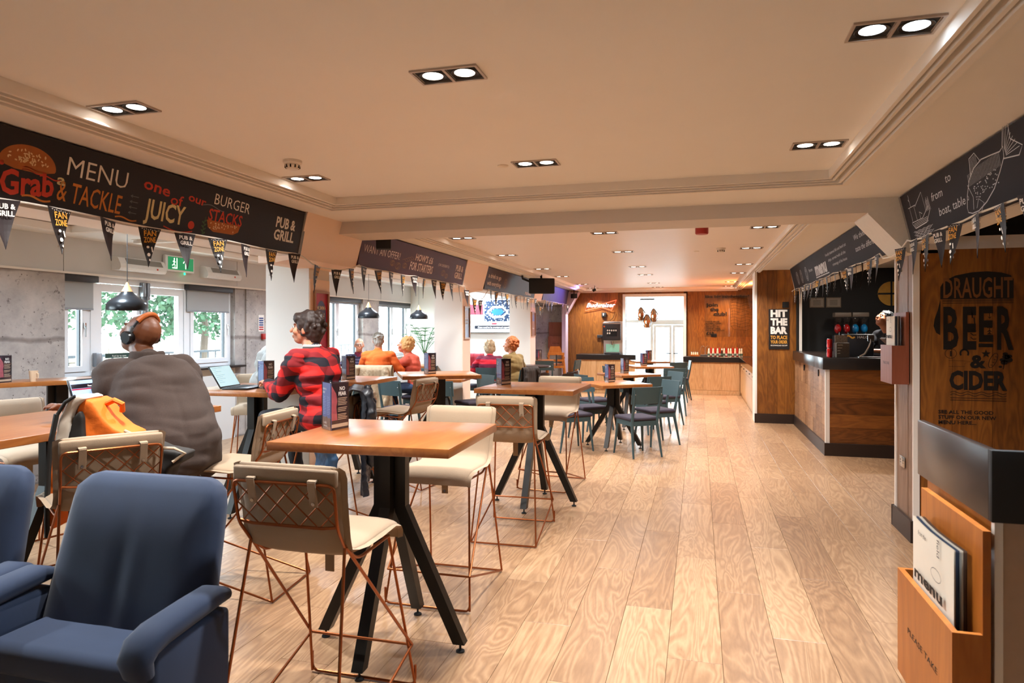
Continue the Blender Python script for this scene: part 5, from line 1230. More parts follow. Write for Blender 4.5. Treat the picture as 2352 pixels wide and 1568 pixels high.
for k, s_ in enumerate(('GROWL', 'starters', 'sides', 'puds')): txt(L, s_, Fq, -0.07, 0.155-0.035*k, 0.014, align='LEFT', bold=0.02)
L.build('lettering', M_LETW, t, smooth=0)
t = thing('display_stand', 'curved silver stand on a flat tray on the bar', 'stand', (2.1, 9.62, B_)); 
MB().rbox(-0.14, 0.16, -0.09, 0.09, 0, 0.015, 0.004, 1).build('tray', M_CHROME, t); MB().tube([(-0.11, 0, 0.015), (-0.05, 0, 0.05), (0.0, 0, 0.14), (0.02, 0, 0.20), (0.02, 0, 0.24)], [0.012, 0.012, 0.012, 0.012, 0.014]).build('curved_arm', M_CHROME, t); MB().rbox(-0.02, 0.06, -0.008, 0.008, 0.21, 0.29, 0.003, 1).build('clip', M_CHROME, t)
t = thing('chiller_unit', 'black drinks chiller lettered HALO behind the bar top', 'chiller', (2.02, 9.92, B_)); MB().rbox(-0.17, 0.19, -0.06, 0.12, 0, 0.30, 0.012, 2).build('cabinet', M_CHAR, t)
Fh = frame((-0.01, -0.061, 0), (1, 0, 0), (0, 0, 1)); L = MB(); txt(L, 'HALO', Fh, 0.07, 0.245, 0.035, 0.13); L.build('lettering', M_LETW, t, smooth=0); L = MB(); stroke(L, wave(-0.13, -0.03, 0.265, 0.015), Fh, 0.02); L.build('gold_swoosh', M_LETY, t, smooth=0)
t = thing('till_screen', 'tilted till screen seen from its side behind the bar', 'till', (2.45, 9.85, B_)); MB().box(-0.012, 0.012, -0.13, 0.13, 0, 0.30, Matrix.Translation((0.07, 0, 0.03))@Matrix.Rotation(-0.75, 4, 'Y')).build('screen_panel', pm('grey till casing', '#55504c', 0.4), t, smooth=0); MB().lathe([(0.09, 0), (0.09, 0.012), (0.02, 0.03), (0.015, 0.1), (0.001, 0.1)], 20).build('screen_foot', M_CHAR, t)
bc = thing('back_bar', 'dark back bar cabinet below the slush machines', 'cabinet', (0, 0, 0)); MB().rbox(2.17, 4.0, 11.9, 12.5, 0, 1.2, 0.01, 1).build('carcass', M_BLK2, bc); MB().box(2.18, 4.0, 11.88, 12.5, 1.2, 1.235).build('worktop', M_SLATE, bc, smooth=0)
def slush(x, col, label):
    t = thing('slush_machine', label, 'slush machine', (x, 12.2, 1.235), s=0.62); g = pm(label[19:23]+' slush', col, 0.2, var=0.1)
    MB().rbox(-0.19, 0.19, -0.2, 0.25, 0, 0.44, 0.015, 2).build('base', M_CHAR, t)
    for s in (-0.105, 0.105):
        MB().ball((s, -0.02, 0.62), (0.085, 0.16, 0.13)).build('slush', g, t, smooth=1.5)
        MB().rbox(s-0.09, s+0.09, -0.19, 0.16, 0.46, 0.92, 0.03, 3).build('clear_tank', M_ACRYL, t)
        MB().tube([(s, -0.2, 0.54), (s, -0.24, 0.51), (s, -0.24, 0.44)], 0.012).build('tap', M_CHROME, t)
    MB().rbox(-0.2, 0.2, -0.18, 0.18, 0.93, 1.05, 0.02, 2).build('lid', pm('dim sign face', '#6d6258', 0.5), t); return t
slush(2.26, '#a31616', 'slush machine with red tanks behind the bar'); slush(2.52, '#1273a8', 'slush machine with blue tanks behind the bar')
for i, x in enumerate((1.93, 2.19)):
    t = thing('framed_certificate', ('left', 'right')[i]+' framed certificate on the black wall above the bar', 'certificate', (0, 0, 0), 0, 'certificates behind the bar'); Fc = frame((x, 12.525, 1.98), (1, 0, 0), (0, 0, 1))
    MB().box(-0.115, 0.115, 0, 0.17, 0, 0.012, Fc).build('frame', pm('dull gold frame', '#6a5b48', 0.5), t, smooth=0); MB().box(-0.10, 0.10, 0.015, 0.155, 0.012, 0.013, Fc).build('paper', pm('aged paper', '#8e8478', 0.7), t, smooth=0)
    L = MB(); [L.box(-0.06, 0.06, 0.04+0.02*k, 0.045+0.02*k, 0.013, 0.0135, Fc) for k in range(5)]; L.build('small_print', M_LETK, t, smooth=0)
t = thing('round_sign', 'round amber sign with a cross bar on the black back wall', 'sign', (0, 0, 0)); Fr = frame((3.06, 12.52, 2.2), (1, 0, 0), (0, 0, 1))
MB().prism(ell(0, 0, 0.20, 0.20, 28), 0, 0.03, Fr).build('disc', pm('amber disc', '#b8862a', 0.5, var=0.3, scale=12), t, smooth=0); L = MB(); stroke(L, [(-0.2, 0), (0.2, 0)], Fr, 0.03, 0.032); stroke(L, [(0, -0.2), (0, 0.2)], Fr, 0.03, 0.032); L.build('cross_bars', M_BLK2, t, smooth=0)
rl = bpy.data.lights.new('added_bar_light', 'AREA'); rl.size = 0.3; rl.energy = 18; rl.color = (1, 0.85, 0.7); ro = bpy.data.objects.new('bar_lamp', rl); COL.objects.link(ro); ro.location = (2.6, 10.6, 2.6)  # area lamp added over the bar; the downlight below is made up for it
dup(dl0, (2.6, 10.6, CZ-0.004), 0, 'added twin downlight over the serving side of the bar', 'recessed twin downlights'); ro.location = (2.6, 10.6, CZ-0.02)
for i in range(7):
    x = 2.95+0.11*i; t = thing('spirit_bottle', 'dark spirit bottle, %s from the slush machines on the back bar' % ORD[i], 'bottle', (x, 12.1+0.05*(i % 2), 1.235), 0, 'spirit bottles on the back bar')
    MB().lathe([(0.036, 0), (0.038, 0.01), (0.038, 0.17), (0.014, 0.22), (0.013, 0.29), (0.001, 0.29)], 16).build('bottle_glass', pm('amber bottle %d' % (i % 3), ('#5a2f14', '#7a2418', '#2a3b44')[i % 3], 0.15, var=0.1), t); MB().lathe([(0.015, 0.285), (0.015, 0.315), (0.001, 0.315)], 12).build('cap', M_CHROME, t)
# ---- order sign and black box on the pier
Fp = frame((1.325, 12.50, 1.27), (1, 0, 0), (0, 0, 1))
t = thing('order_sign', 'black Hit the Bar sign in white and amber letters on the pier', 'sign'); MB().box(-0.165, 0.165, 0, 0.69, -0.004, 0.010, Fp).build('sign_panel', pm('black brown sign panel', '#1c1412', 0.5), t, smooth=0)
L = MB(); [txt(L, s_, Fp, 0, 0.69-0.145-0.145*k+0.015, 0.115, (0.27, 0.27, 0.27)[k], bold=0.06, z=0.011) for k, s_ in enumerate(('HIT', 'THE', 'BAR'))]; txt(L, 'OR DOWNLOAD OUR APP', Fp, 0, 0.055, 0.022, 0.27, z=0.011, bold=0.02); L.build('white_lettering', M_LETW, t, smooth=0)
L = MB(); txt(L, 'TO PLACE', Fp, 0, 0.175, 0.06, 0.27, bold=0.03, z=0.011); txt(L, 'YOUR ORDER', Fp, 0, 0.10, 0.055, 0.27, bold=0.03, z=0.011); L.build('amber_lettering', M_LETY, t, smooth=0)
t = thing('switch_box', 'small black box on the pier above the order sign', 'switch box', (1.43, 12.50, 2.03)); MB().rbox(-0.05, 0.05, -0.04, 0.0, -0.05, 0.05, 0.006, 2).build('housing', M_BLK2, t)
# ---- counters in front of the far wall
def counter(name, label, boxes_top, front, kick, mat=M_PALE):
    t = thing(name, label, 'counter')
    for i, b in enumerate(boxes_top): MB().rbox(*b, 0.004, 1).build('countertop', M_SLATE, t)
    return t
c1 = counter('far_counter', 'pale oak counter under the neon sign, left of the far doorway', [(-3.02, -1.52, 17.25, 18.05, 0.84, 0.97)], None, None)
MB().box(-3.0, -1.54, 17.30, 18.05, 0, 0.84).build('carcass', M_PALE, c1, smooth=0)
for k in range(3): MB().box(-3.0+0.487*k+0.002, -3.0+0.487*(k+1)-0.002, 17.28, 17.30, 0.1, 0.838).build('panel', M_PALE, c1, smooth=0)
c2 = counter('sauce_counter', 'pale oak corner counter that carries the sauce bottles, right of the far doorway', [(-0.37, 1.6, 17.45, 18.08, 0.80, 0.93)], None, None)
MB().rbox(0.94, 1.6, 13.0, 17.45, 0.80, 0.93, 0.004, 1).build('return_top', pm('glossy black worktop', '#1a1512', 0.08), c2)
MB().box(-0.33, 1.6, 17.51, 18.05, 0.0, 0.80).build('carcass', M_PALE, c2, smooth=0); MB().box(1.0, 1.6, 13.05, 17.5, 0, 0.80).build('return_carcass', M_PALE, c2, smooth=0)
xs_ = [-0.34, 0.10, 0.54, 0.96]
for a, b in zip(xs_[:-1], xs_[1:]): MB().box(a+0.002, b-0.002, 17.485, 17.51, 0.11, 0.795).build('panel', M_PALE, c2, smooth=0)
MB().box(-0.34, 0.96, 17.475, 17.50, 0, 0.105).build('plinth', M_PALE, c2, smooth=0)
for k in range(5):
    a, b = 13.05+0.88*k, 13.05+0.88*(k+1)
    d_ = MB().box(0.98, 1.0, a+0.003, b-0.003, 0.64, 0.795).build('drawer', M_PALE, c2, smooth=0); MB().box(0.965, 0.98, (a+b)/2-0.06, (a+b)/2+0.06, 0.715, 0.73).build('handle', M_BLK2, d_, smooth=0)
    MB().box(0.98, 1.0, a+0.003, b-0.003, 0.08, 0.635).build('cupboard_door', M_PALE, c2, smooth=0)
CT = 0.93
def lathe_thing(name, cat, label, loc, parts, group):
    t = thing(name, label, cat, loc, 0, group)
    for nm, prof, mat in parts: MB().lathe(prof, 14).build(nm, mat, t)
    return t
M_CRM = pm('cream mayonnaise', '#e0d6bb', 0.4); M_KET = pm('red ketchup', '#a3160f', 0.3); M_BRS = pm('brown sauce', '#3a1a10', 0.3)
kinds = 'wrwrwrbwrwwrwrww'
cnt = {'w': 0, 'r': 0, 'b': 0}
for i in range(16):
    k = kinds[i]; x = 0.24+0.052*i; y = 17.62+0.07*(i % 2); cnt[k] += 1
    nm = {'w': 'cream mayonnaise bottle', 'r': 'red ketchup bottle', 'b': 'brown sauce bottle'}[k]
    mt = {'w': M_CRM, 'r': M_KET, 'b': M_BRS}[k]; hgt = 1.0 if k != 'r' else 1.12
    lathe_thing('sauce_bottle', 'bottle', '%s, %s of its colour along the far sauce counter' % (nm, ORD[cnt[k]-1]), (x, y, CT), [
        ('bottle_body', [(0.024, 0), (0.027, 0.01), (0.027, 0.10*hgt), (0.018, 0.15*hgt), (0.014, 0.165*hgt), (0.001, 0.165*hgt)], mt),
        ('bottle_cap', [(0.016, 0.165*hgt), (0.016, 0.19*hgt), (0.006, 0.21*hgt), (0.001, 0.21*hgt)], M_TRIM if k != 'r' else M_KET),
        ('bottle_label', [(0.0265, 0.03), (0.0275, 0.03), (0.0275, 0.08), (0.0265, 0.08)], pm('label paper', '#d8d0c4', 0.6) if k == 'r' else pm('green label', '#4d6b58', 0.6))], 'sauce bottles on the far counter')
for i in range(2):
    x = 0.0+0.115*i+0.08; t = thing('condiment_caddy', 'wire condiment caddy with a hoop handle, %s from the doorway' % ORD[i], 'caddy', (x+0.02, 17.85, CT), 0, 'hooped condiment caddies')
    MB().tube([(0.055*math.cos(a), 0, 0.16+0.10*math.sin(a)) for a in [PI*k/12 for k in range(13)]], 0.004, 6).build('hoop_handle', M_CHROME, t); MB().rbox(-0.058, 0.058, -0.045, 0.045, 0, 0.05, 0.004, 1).build('tray', M_CHROME, t)
    for s in (-1, 1): MB().tube([(s*0.055, 0, 0.05), (s*0.055, 0, 0.16)], 0.004, 6).build('upright', M_CHROME, t)
t = thing('shaker_tray', 'small wooden tray at the doorway end of the sauce counter', 'tray', (-0.10, 17.7, CT)); MB().rbox(-0.10, 0.10, -0.05, 0.05, 0, 0.045, 0.004, 1).build('tray_body', M_ORNG, t)
for i in range(4): lathe_thing('salt_shaker', 'shaker', 'white capped glass shaker, %s from the left in the wooden tray' % ORD[i], (-0.17+0.047*i, 17.7, CT+0.045), [('shaker_glass', [(0.017, 0), (0.018, 0.05), (0.013, 0.06)], M_CRM), ('shaker_cap', [(0.015, 0.06), (0.013, 0.075), (0.001, 0.078)], M_CHROME)], 'shakers in the wooden tray')
# ---- ice cream machine
t = thing('dispenser_machine', 'black and steel ice cream dispenser on the far counter', 'dispenser', (-2.12, 17.62, 0.97))
st = pm('white steel', '#c8c6c2', 0.3, 0.6)
MB().rbox(-0.23, 0.26, -0.14, 0.3, 0, 0.84, 0.01, 2).build('cabinet', st, t); MB().rbox(-0.245, 0.215, -0.24, -0.12, 0.36, 0.82, 0.03, 3).build('front_cover', M_CHAR, t)
MB().box(-0.24, 0.21, -0.243, -0.238, 0.775, 0.80).build('light_band', pm('silver bezel', '#b9aca2'), t, smooth=0)
MB().box(-0.14, 0.12, -0.2445, -0.24, 0.46, 0.66).build('flavour_panel', pm('dark glass panel', '#17191c', 0.15), t, smooth=0)
L = MB(); Fd = frame((0, -0.245, 0), (1, 0, 0), (0, 0, 1))
for k in range(7): blob(L, ell(-0.115+0.053*(k % 5), 0.61-0.07*(k//5), 0.017, 0.024, 8), Fd)
L.build('flavour_icons', M_LETW, t, smooth=0); MB().lathe([(0.022, 0), (0.022, 0.006), (0.001, 0.007)], 14, Matrix.Translation((-0.2, -0.244, 0.71))@Matrix.Rotation(PI/2, 4, 'X')).build('button', pm('orange button', '#d9652a', 0.4), t)
MB().box(-0.17, 0.17, -0.143, -0.139, 0.06, 0.26).build('splash_panel', pm('mint splash panel', '#8fd0b8', 0.3, var=0.1), t, smooth=0)
MB().cyl((0.0, -0.2, 0.33), (0, -0.2, 0.24), 0.035, 0.02, 14).build('nozzle', M_CHROME, t); MB().rbox(-0.2, 0.2, -0.26, -0.12, 0, 0.045, 0.01, 2).build('drip_tray', M_CHAR, t)
t = thing('wall_socket', 'black double socket with a trailing lead left of the dispenser', 'socket', (-2.52, 18.11, 1.42)); MB().rbox(-0.085, 0.085, -0.03, 0.0, -0.04, 0.04, 0.005, 1).build('faceplate', M_CHAR, t); MB().rbox(0.02, 0.07, -0.07, -0.03, -0.03, 0.03, 0.008, 1).build('plug', M_BLK2, t)
MB().tube([(0.045, -0.06, -0.03), (0.06, -0.06, -0.12), (0.12, -0.05, -0.24), (0.2, -0.1, -0.34)], 0.007, 6).build('lead', M_BLK2, t)
# ---- neon sign
t = thing('neon_sign', 'lit neon Budweiser bow tie sign on the far timber wall', 'neon sign'); Fn = frame((-2.49, 18.06, 2.24), (1, 0, 0), (0, 0, 1))
def ntube(pts, r=0.008): return MB().tube([Fn@Vector((p[0], p[1], 0)) for p in pts], r, 8, closed=True)
ntube([(-0.43, -0.13), (-0.28, 0.13), (0.0, 0.03), (0.40, 0.14), (0.27, -0.13), (0.0, -0.05)]).build('red_outline', emit('red neon', (1.0, 0.10, 0.05), 4.0), t)
L = MB(); txt(L, 'Budweiser', Fn, -0.01, -0.045, 0.115, 0.76, bold=0.004, shear=0.35, z=0.014); L.build('script_tube', emit('blue white neon', (0.62, 0.78, 1.0), 2.6), t, smooth=0)
for x in (-0.3, 0.25): MB().cyl(Fn@Vector((x, 0, -0.06)), Fn@Vector((x, 0, 0.0)), 0.008, n=8).build('standoff', M_ACRYL, t)
t = thing('neon_transformer', 'black transformer box with a looped lead under the neon sign', 'transformer', (-2.42, 18.11, 1.99)); MB().rbox(-0.06, 0.06, -0.05, 0, -0.06, 0.06, 0.008, 2).build('box_body', M_BLK2, t); MB().box(-0.03, 0.0, -0.052, -0.05, -0.02, 0.04).build('switch_label', M_LETW, t, smooth=0)
MB().tube([(-0.03, -0.03, -0.06), (0.05, -0.02, -0.15), (0.15, -0.02, -0.16), (0.24, -0.02, -0.08), (0.29, -0.02, 0.06)], 0.006, 6).build('lead', M_BLK2, t)
# ---- lettering on the far timber wall
Fs = frame((0.16, 18.108, 0), (1, 0, 0), (0, 0, 1)); L = MB(); MK = pm('burnt lettering', '#1c0d06', 0.8)
txt(L, 'like big sandwiches?', Fs, 0, 2.41, 0.065, 1.06, align='LEFT', bold=0.03)
for k, (s_, x, w_) in enumerate((('join', 0.02, 0.29), ('the', 0.12, 0.21), ('club!', 0.20, 0.33))): txt(L, s_, Fs, x, 2.19-0.115*k, 0.09, w_, align='LEFT', bold=0.04)
for k, s_ in enumerate(('TOASTED MALTED', 'BLOOMER, LAYERED', 'WITH TURKEY,', 'GRILLED BACON,', 'CHEDDAR CHEESE,', 'EGG & CRISP LETTUCE')): txt(L, s_, Fs, 0.01, 1.79-0.045*k, 0.033, 0.024*len(s_), align='LEFT', bold=0.03)
txt(L, '\u00a313', Fs, 0.02, 1.47, 0.075, 0.19, align='LEFT', bold=0.05)
lw_ = tag(L.build('wall_lettering', MK, smooth=0), 'brown sandwich advert lettering on the timber wall over the sauces', 'wall lettering')
L = MB()
for k in range(9): stroke(L, wave(0.62, 1.12+0.02*(k % 3), 2.28-0.075*k, 0.02, 14, per=1.5+0.3*(k % 2)), Fs, 0.006)
stroke(L, [(0.6, 2.3), (0.72, 2.38), (1.0, 2.38), (1.14, 2.28), (1.16, 1.66), (1.0, 1.58), (0.7, 1.6), (0.62, 1.7)], Fs, 0.006, closed=True); L.build('sandwich_drawing', MK, lw_, smooth=0)
t = thing('glass_poster_panel', 'clear glossy sheet screwed over the sandwich lettering', 'clear panel'); MB().rbox(-0.02, 1.25, 1.42, 2.48, 0.02, 0.026, 0.003, 1, Fs).build('clear_sheet', M_ACRYL, t)
# ---- lantern cluster in the lobby
t = thing('lantern_cluster', 'three faceted copper and black lanterns hanging in the far doorway', 'pendant lamp', (-1.36, 19.0, 0)); MB().rbox(-0.2, 0.2, -0.03, 0.03, 2.41, 2.45, 0.006, 1).build('ceiling_bar', M_CHAR, t); MB().tube([(0, 0, 2.45), (0, 0, 2.79)], 0.01, 6).build('hanger', M_CHAR, t)
for x, zc, y in ((-0.17, 2.02, 0), (0.17, 1.98, 0.02), (0.0, 1.82, -0.1)):
    n_ = 8; V = []; rr = [0.02, 0.14, 0.145, 0.075]; zz_ = [0.20, 0.03, -0.03, -0.17]
    ln = MB()
    for j in range(n_):
        if j % 2: continue
        for q in range(3):
            a0, a1 = 2*PI*j/n_, 2*PI*(j+0.9)/n_
            ln.add([(rr[q]*math.cos(a0), rr[q]*math.sin(a0), zz_[q]), (rr[q]*math.cos(a1), rr[q]*math.sin(a1), zz_[q]), (rr[q+1]*math.cos(a1), rr[q+1]*math.sin(a1), zz_[q+1]), (rr[q+1]*math.cos(a0), rr[q+1]*math.sin(a0), zz_[q+1])], [(0, 1, 2, 3)], Matrix.Translation((x, y, zc)))
    lo = ln.build('faceted_shade', pm('copper lined black', '#8d5a35', 0.35, 0.6), t, smooth=0)
    ri = MB()
    for j in range(n_):
        a0 = 2*PI*j/n_; ri.tube([(x+rr[q]*math.cos(a0), y+rr[q]*math.sin(a0), zc+zz_[q]) for q in range(4)], 0.006, 5)
    ri.build('rib_cage', M_BLK2, lo, smooth=0)
    MB().ball((x, y, zc-0.02), 0.045).build('bulb', emit('warm bulb', (1.0, 0.75, 0.45), 5), lo); MB().tube([(x, y, zc+0.19), (x*0.9, 0, 2.42)], 0.004, 6).build('cord', M_BLK2, lo)
# ---- framed posters on the columns
def poster(label, y0, y1, z0, z1, mats, words, wc):
    t = thing('framed_poster', label, 'poster', group='framed posters on the columns'); Fq = frame((-3.596, (y0+y1)/2, z0), (0, 1, 0), (0, 0, 1)); w = y1-y0; h = z1-z0
    f = MB(); e = 0.022
    for r in ((-w/2, -w/2+e, 0, h), (w/2-e, w/2, 0, h), (-w/2+e, w/2-e, 0, e), (-w/2+e, w/2-e, h-e, h)): f.box(*r, 0, 0.022, Fq)
    f.build('frame', pm('pale wood frame', '#a87f5c', 0.4), t, smooth=0)
    MB().box(-w/2+e, w/2-e, e, h-e, 0, 0.006, Fq).build('print', mats[0], t, smooth=0)
    b = MB(); blob(b, [(-w*0.32, h*0.62)]+ell(0, h*0.72, w*0.32, h*0.17, 16, PI, 0)[0:16]+[(w*0.32, h*0.62)], Fq, 0.007); b.build('dome_print', mats[1], t, smooth=0)
    L = MB()
    for k, (s_, zf, ww) in enumerate(words): txt(L, s_, Fq, 0, h*zf, h*0.05, w*ww, bold=0.02, z=0.009)
    L.build('lettering', wc, t, smooth=0); return t
poster('Mumma Mia poster in crimson and blue on the first column', 5.86, 6.13, 1.15, 1.99, [pm('crimson print', '#b3224a', 0.4, var=0.4, scale=5), pm('blue arch print', '#39508e', 0.4)], [('MUMMA', 0.78, 0.6), ('MIA!', 0.70, 0.4)], M_LETW)
poster('tall narrow poster with a blue arch on the second column', 10.24, 10.52, 1.46, 1.98, [pm('pale blue print', '#7d8fb5', 0.4, var=0.4, scale=6), pm('rust arch print', '#8a5a4a', 0.4)], [('FRY', 0.55, 0.4), ('NIGHT', 0.46, 0.5)], M_LETW)
poster('tall narrow poster in rust and violet on the third column', 14.76, 15.12, 1.45, 2.0, [pm('rust print', '#9a6a52', 0.4, var=0.5, scale=6), pm('violet arch print', '#5b5f9a', 0.4)], [('CURRY', 0.3, 0.5)], M_LETW)
t = thing('fire_notice', 'blue and red fire action notice on the concrete by the column', 'notice'); Ff = frame((WALLX+0.028, 9.36, 1.58), (0, 1, 0), (0, 0, 1)); MB().box(-0.07, 0.07, 0, 0.26, 0, 0.003, Ff).build('notice_sheet', M_TRIM, t, smooth=0)
for k in range(6): MB().box(-0.055, 0.055, 0.02+0.035*k, 0.043+0.035*k, 0.003, 0.0035, Ff).build('notice_band', pm('red notice ink', '#b32426', 0.6) if k < 2 else pm('blue notice ink', '#22407e', 0.6), t, smooth=0)
t = thing('call_point', 'small red fire call point below the fire notice', 'call point', (WALLX+0.028, 9.40, 1.50)); MB().rbox(0, 0.04, -0.045, 0.045, -0.045, 0.045, 0.005, 2).build('housing', pm('red alarm plastic', '#a5211a'), t)
# ---- television on the partition
tv = thing('television', 'wall television showing a news broadcast beside the second column', 'television'); Ft = frame((-4.86, 15.19, 1.53), (1, 0, 0), (0, 0, 1)); W_, H_ = 1.42, 0.80
MB().rbox(-W_/2, W_/2, 0, H_, 0.03, 0.07, 0.008, 2, Ft).build('casing', M_BLK2, tv); MB().box(-0.2, 0.2, 0.2, 0.6, 0, 0.03, Ft).build('wall_bracket', M_BLK2, tv, smooth=0)
def tvb(nm, x0, x1, y0, y1, m, z=0.0705): return MB().box(x0, x1, y0, y1, 0.07, z, Ft).build(nm, m, tv, smooth=0)
tvb('screen', -W_/2+0.012, W_/2-0.012, 0.012, H_-0.012, emit('tv white', (0.9, 0.95, 1.0), 1.2))
m_, nt_, b_ = base('tv chamber picture'); vo = N(nt_, 'ShaderNodeTexVoronoi'); vo.inputs['Scale'].default_value = 22; tc_ = N(nt_, 'ShaderNodeTexCoord'); nt_.links.new(tc_.outputs['Object'], vo.inputs['Vector']); cr_ = N(nt_, 'ShaderNodeValToRGB'); e_ = cr_.color_ramp.elements
e_[0].position = 0.15; e_[0].color = (0.75, 0.85, 0.9, 1); e_[1].position = 0.5; e_[1].color = (0.01, 0.03, 0.08, 1); nt_.links.new(vo.outputs['Distance'], cr_.inputs[0]); nt_.links.new(cr_.outputs[0], b_.inputs['Base Color']); nt_.links.new(cr_.outputs[0], b_.inputs['Emission Color']); b_.inputs['Emission Strength'].default_value = 0.6
tvb('main_picture', 0.06, W_/2-0.02, 0.26, 0.76, m_, 0.0715)
L = MB(); stroke(L, ell(0.38, 0.48, 0.24, 0.13, 6), Ft, 0.05, 0.0725, closed=True); L.build('picture_desks', emit('tv pale desks', (0.7, 0.85, 0.9), 0.8), tv, smooth=0)
L = MB(); blob(L, ell(0.38, 0.48, 0.16, 0.08, 6), Ft, 0.0725); L.build('picture_floor', emit('tv blue floor', (0.02, 0.16, 0.45), 1.0), tv, smooth=0)
tvb('side_picture', -0.55, 0.03, 0.42, 0.66, emit('tv red panel', (0.45, 0.04, 0.06), 1.0), 0.0715)
tvb('ticker', -0.18, W_/2-0.02, 0.09, 0.165, emit('tv black ticker', (0.01, 0.012, 0.02), 1.0), 0.0715)
L = MB(); txt(L, 'Cases need to be overturned urgently', Ft, -0.1, 0.108, 0.04, 0.78, align='LEFT', z=0.0725, bold=0.01); L.build('ticker_text', emit('tv text white', (1, 1, 1), 1.2), tv, smooth=0)
L = MB(); txt(L, 'NEWS', Ft, -0.30, 0.105, 0.05, 0.18, z=0.0725, bold=0.03); L.build('news_caption', emit('tv caption', (0.35, 0.28, 0.05), 1.0), tv, smooth=0)
tvb('live_tag', 0.24, 0.36, 0.19, 0.225, emit('tv live red', (0.5, 0.02, 0.04), 1.0), 0.0715)
# ---- ceiling hung boxes
t = thing('ceiling_screen', 'black screen on a ceiling bracket seen from behind, before the plum banner', 'screen', (-2.85, 12.5, 0), 0.35); MB().rbox(-0.23, 0.25, -0.04, 0.06, 2.28, 2.57, 0.02, 3).build('casing', M_BLK2, t); MB().tube([(0, 0, 2.57), (0, 0.02, 2.63)], 0.02, 8).build('ceiling_stem', M_BLK2, t); MB().tube([(-0.2, 0, 2.5), (-0.35, 0, 2.56), (-0.36, 0, 2.62)], 0.02, 8).build('swivel_arm', M_BLK2, t)
for i, (x, y, z_, lb) in enumerate(((-3.14, 6.45, 2.50, 'small black loudspeaker in front of the maroon banner'), (-3.12, 17.5, 2.47, 'small black loudspeaker near the far wall knee'))):
    t = thing('loudspeaker', lb, 'loudspeaker', (x, y, z_), 0.5, 'small loudspeakers under the ceiling'); MB().rbox(-0.075, 0.075, -0.06, 0.06, -0.06, 0.06, 0.012, 2).build('cabinet', M_BLK2, t); MB().tube([(0, 0, 0.05), (0, 0.0, 0.13 if i == 0 else 0.16)], 0.012, 8).build('bracket', M_BLK2, t)

t = thing('wall_uplighter', 'orange glowing uplighter on the side wall behind the pier', 'uplighter', (1.50, 16.0, 2.15)); MB().lathe([(0.03, -0.1), (0.07, 0.0), (0.066, 0.0), (0.03, -0.09)], 20, caps=False).build('bowl', M_BLACK, t); MB().box(0.03, 0.1, -0.02, 0.02, -0.08, -0.04).build('bracket', M_BLACK, t, smooth=0)
l = bpy.data.lights.new('uplight', 'AREA'); l.shape = 'DISK'; l.size = 0.12; l.energy = 60; l.color = (1.0, 0.25, 0.06); l.spread = 2.6; lo = bpy.data.objects.new('uplight_lamp', l); COL.objects.link(lo); lo.parent = t; lo.location = (0, 0, 0.01); lo.rotation_euler = (PI, -0.85, 0)
t = thing('violet_spotlight', 'small black spotlight with a violet lamp near the far wall knee', 'spotlight', (-2.45, 16.6, 2.56)); MB().cyl((0.03, 0, 0.02), (-0.05, 0, -0.01), 0.03, 0.035, 16).build('spot_body', M_BLACK, t); MB().tube([(0, 0, 0), (0, 0, 0.12)], 0.008, 8).build('stem', M_BLACK, t)
l = bpy.data.lights.new('violet', 'SPOT'); l.energy = 45; l.color = (0.32, 0.25, 1.0); l.spot_size = 2.2; l.spot_blend = 0.6; l.shadow_soft_size = 0.03; lo = bpy.data.objects.new('violet_lamp', l); COL.objects.link(lo); lo.parent = t; lo.location = (-0.07, 0, -0.02); lo.rotation_euler = (0, PI/2-0.5, 0.25)
# ================================================================ people, clothes, bags
def voxel(mb, name, mat, parent, vs=0.008, sm=3, nz=0.0, nsc=10.0, fold=0.0, M=None, dec=None):
    """merge overlapping rounded pieces into one continuous skin"""
    me = mb.mesh(name); o = bpy.data.objects.new('tmp', me); COL.objects.link(o)
    r = o.modifiers.new('r', 'REMESH'); r.mode = 'VOXEL'; r.voxel_size = vs; r.use_smooth_shade = True
    s = o.modifiers.new('s', 'SMOOTH'); s.factor = 0.5; s.iterations = sm
    if dec: d = o.modifiers.new('d', 'DECIMATE'); d.ratio = dec
    dg = bpy.context.evaluated_depsgraph_get(); dg.update(); e = bpy.data.meshes.new_from_object(o.evaluated_get(dg))
    bpy.data.objects.remove(o); bpy.data.meshes.remove(me)
    if nz or fold:
        n = len(e.vertices); co = np.empty(n*3); e.vertices.foreach_get('co', co); co = co.reshape(-1, 3)
        nr = np.empty(n*3); e.vertices.foreach_get('normal', nr); nr = nr.reshape(-1, 3)
        d = np.array([noise.noise(Vector(c)*nsc)*nz + (abs(noise.noise(Vector((c[0]*6, c[1]*6, c[2]*13))))-0.2)*fold for c in co])
        co += nr*d[:, None]; e.vertices.foreach_set('co', co.ravel()); e.update()
    e.name = name; e.shade_smooth()
    for m in list(e.materials): pass
    e.materials.clear()
    return link(name, e, mat, parent)
def ik(a, t, l1, l2, pole):
    a = Vector(a); t = Vector(t); d = t-a; L = d.length
    if L > (l1+l2)*0.985: t = a+d.normalized()*(l1+l2)*0.985; d = t-a; L = d.length
    x = (l1*l1-l2*l2+L*L)/(2*L); h = math.sqrt(max(0, l1*l1-x*x)); u = d.normalized(); p = Vector(pole); p = (p-u*p.dot(u)).normalized()
    return a+u*x+p*h, t
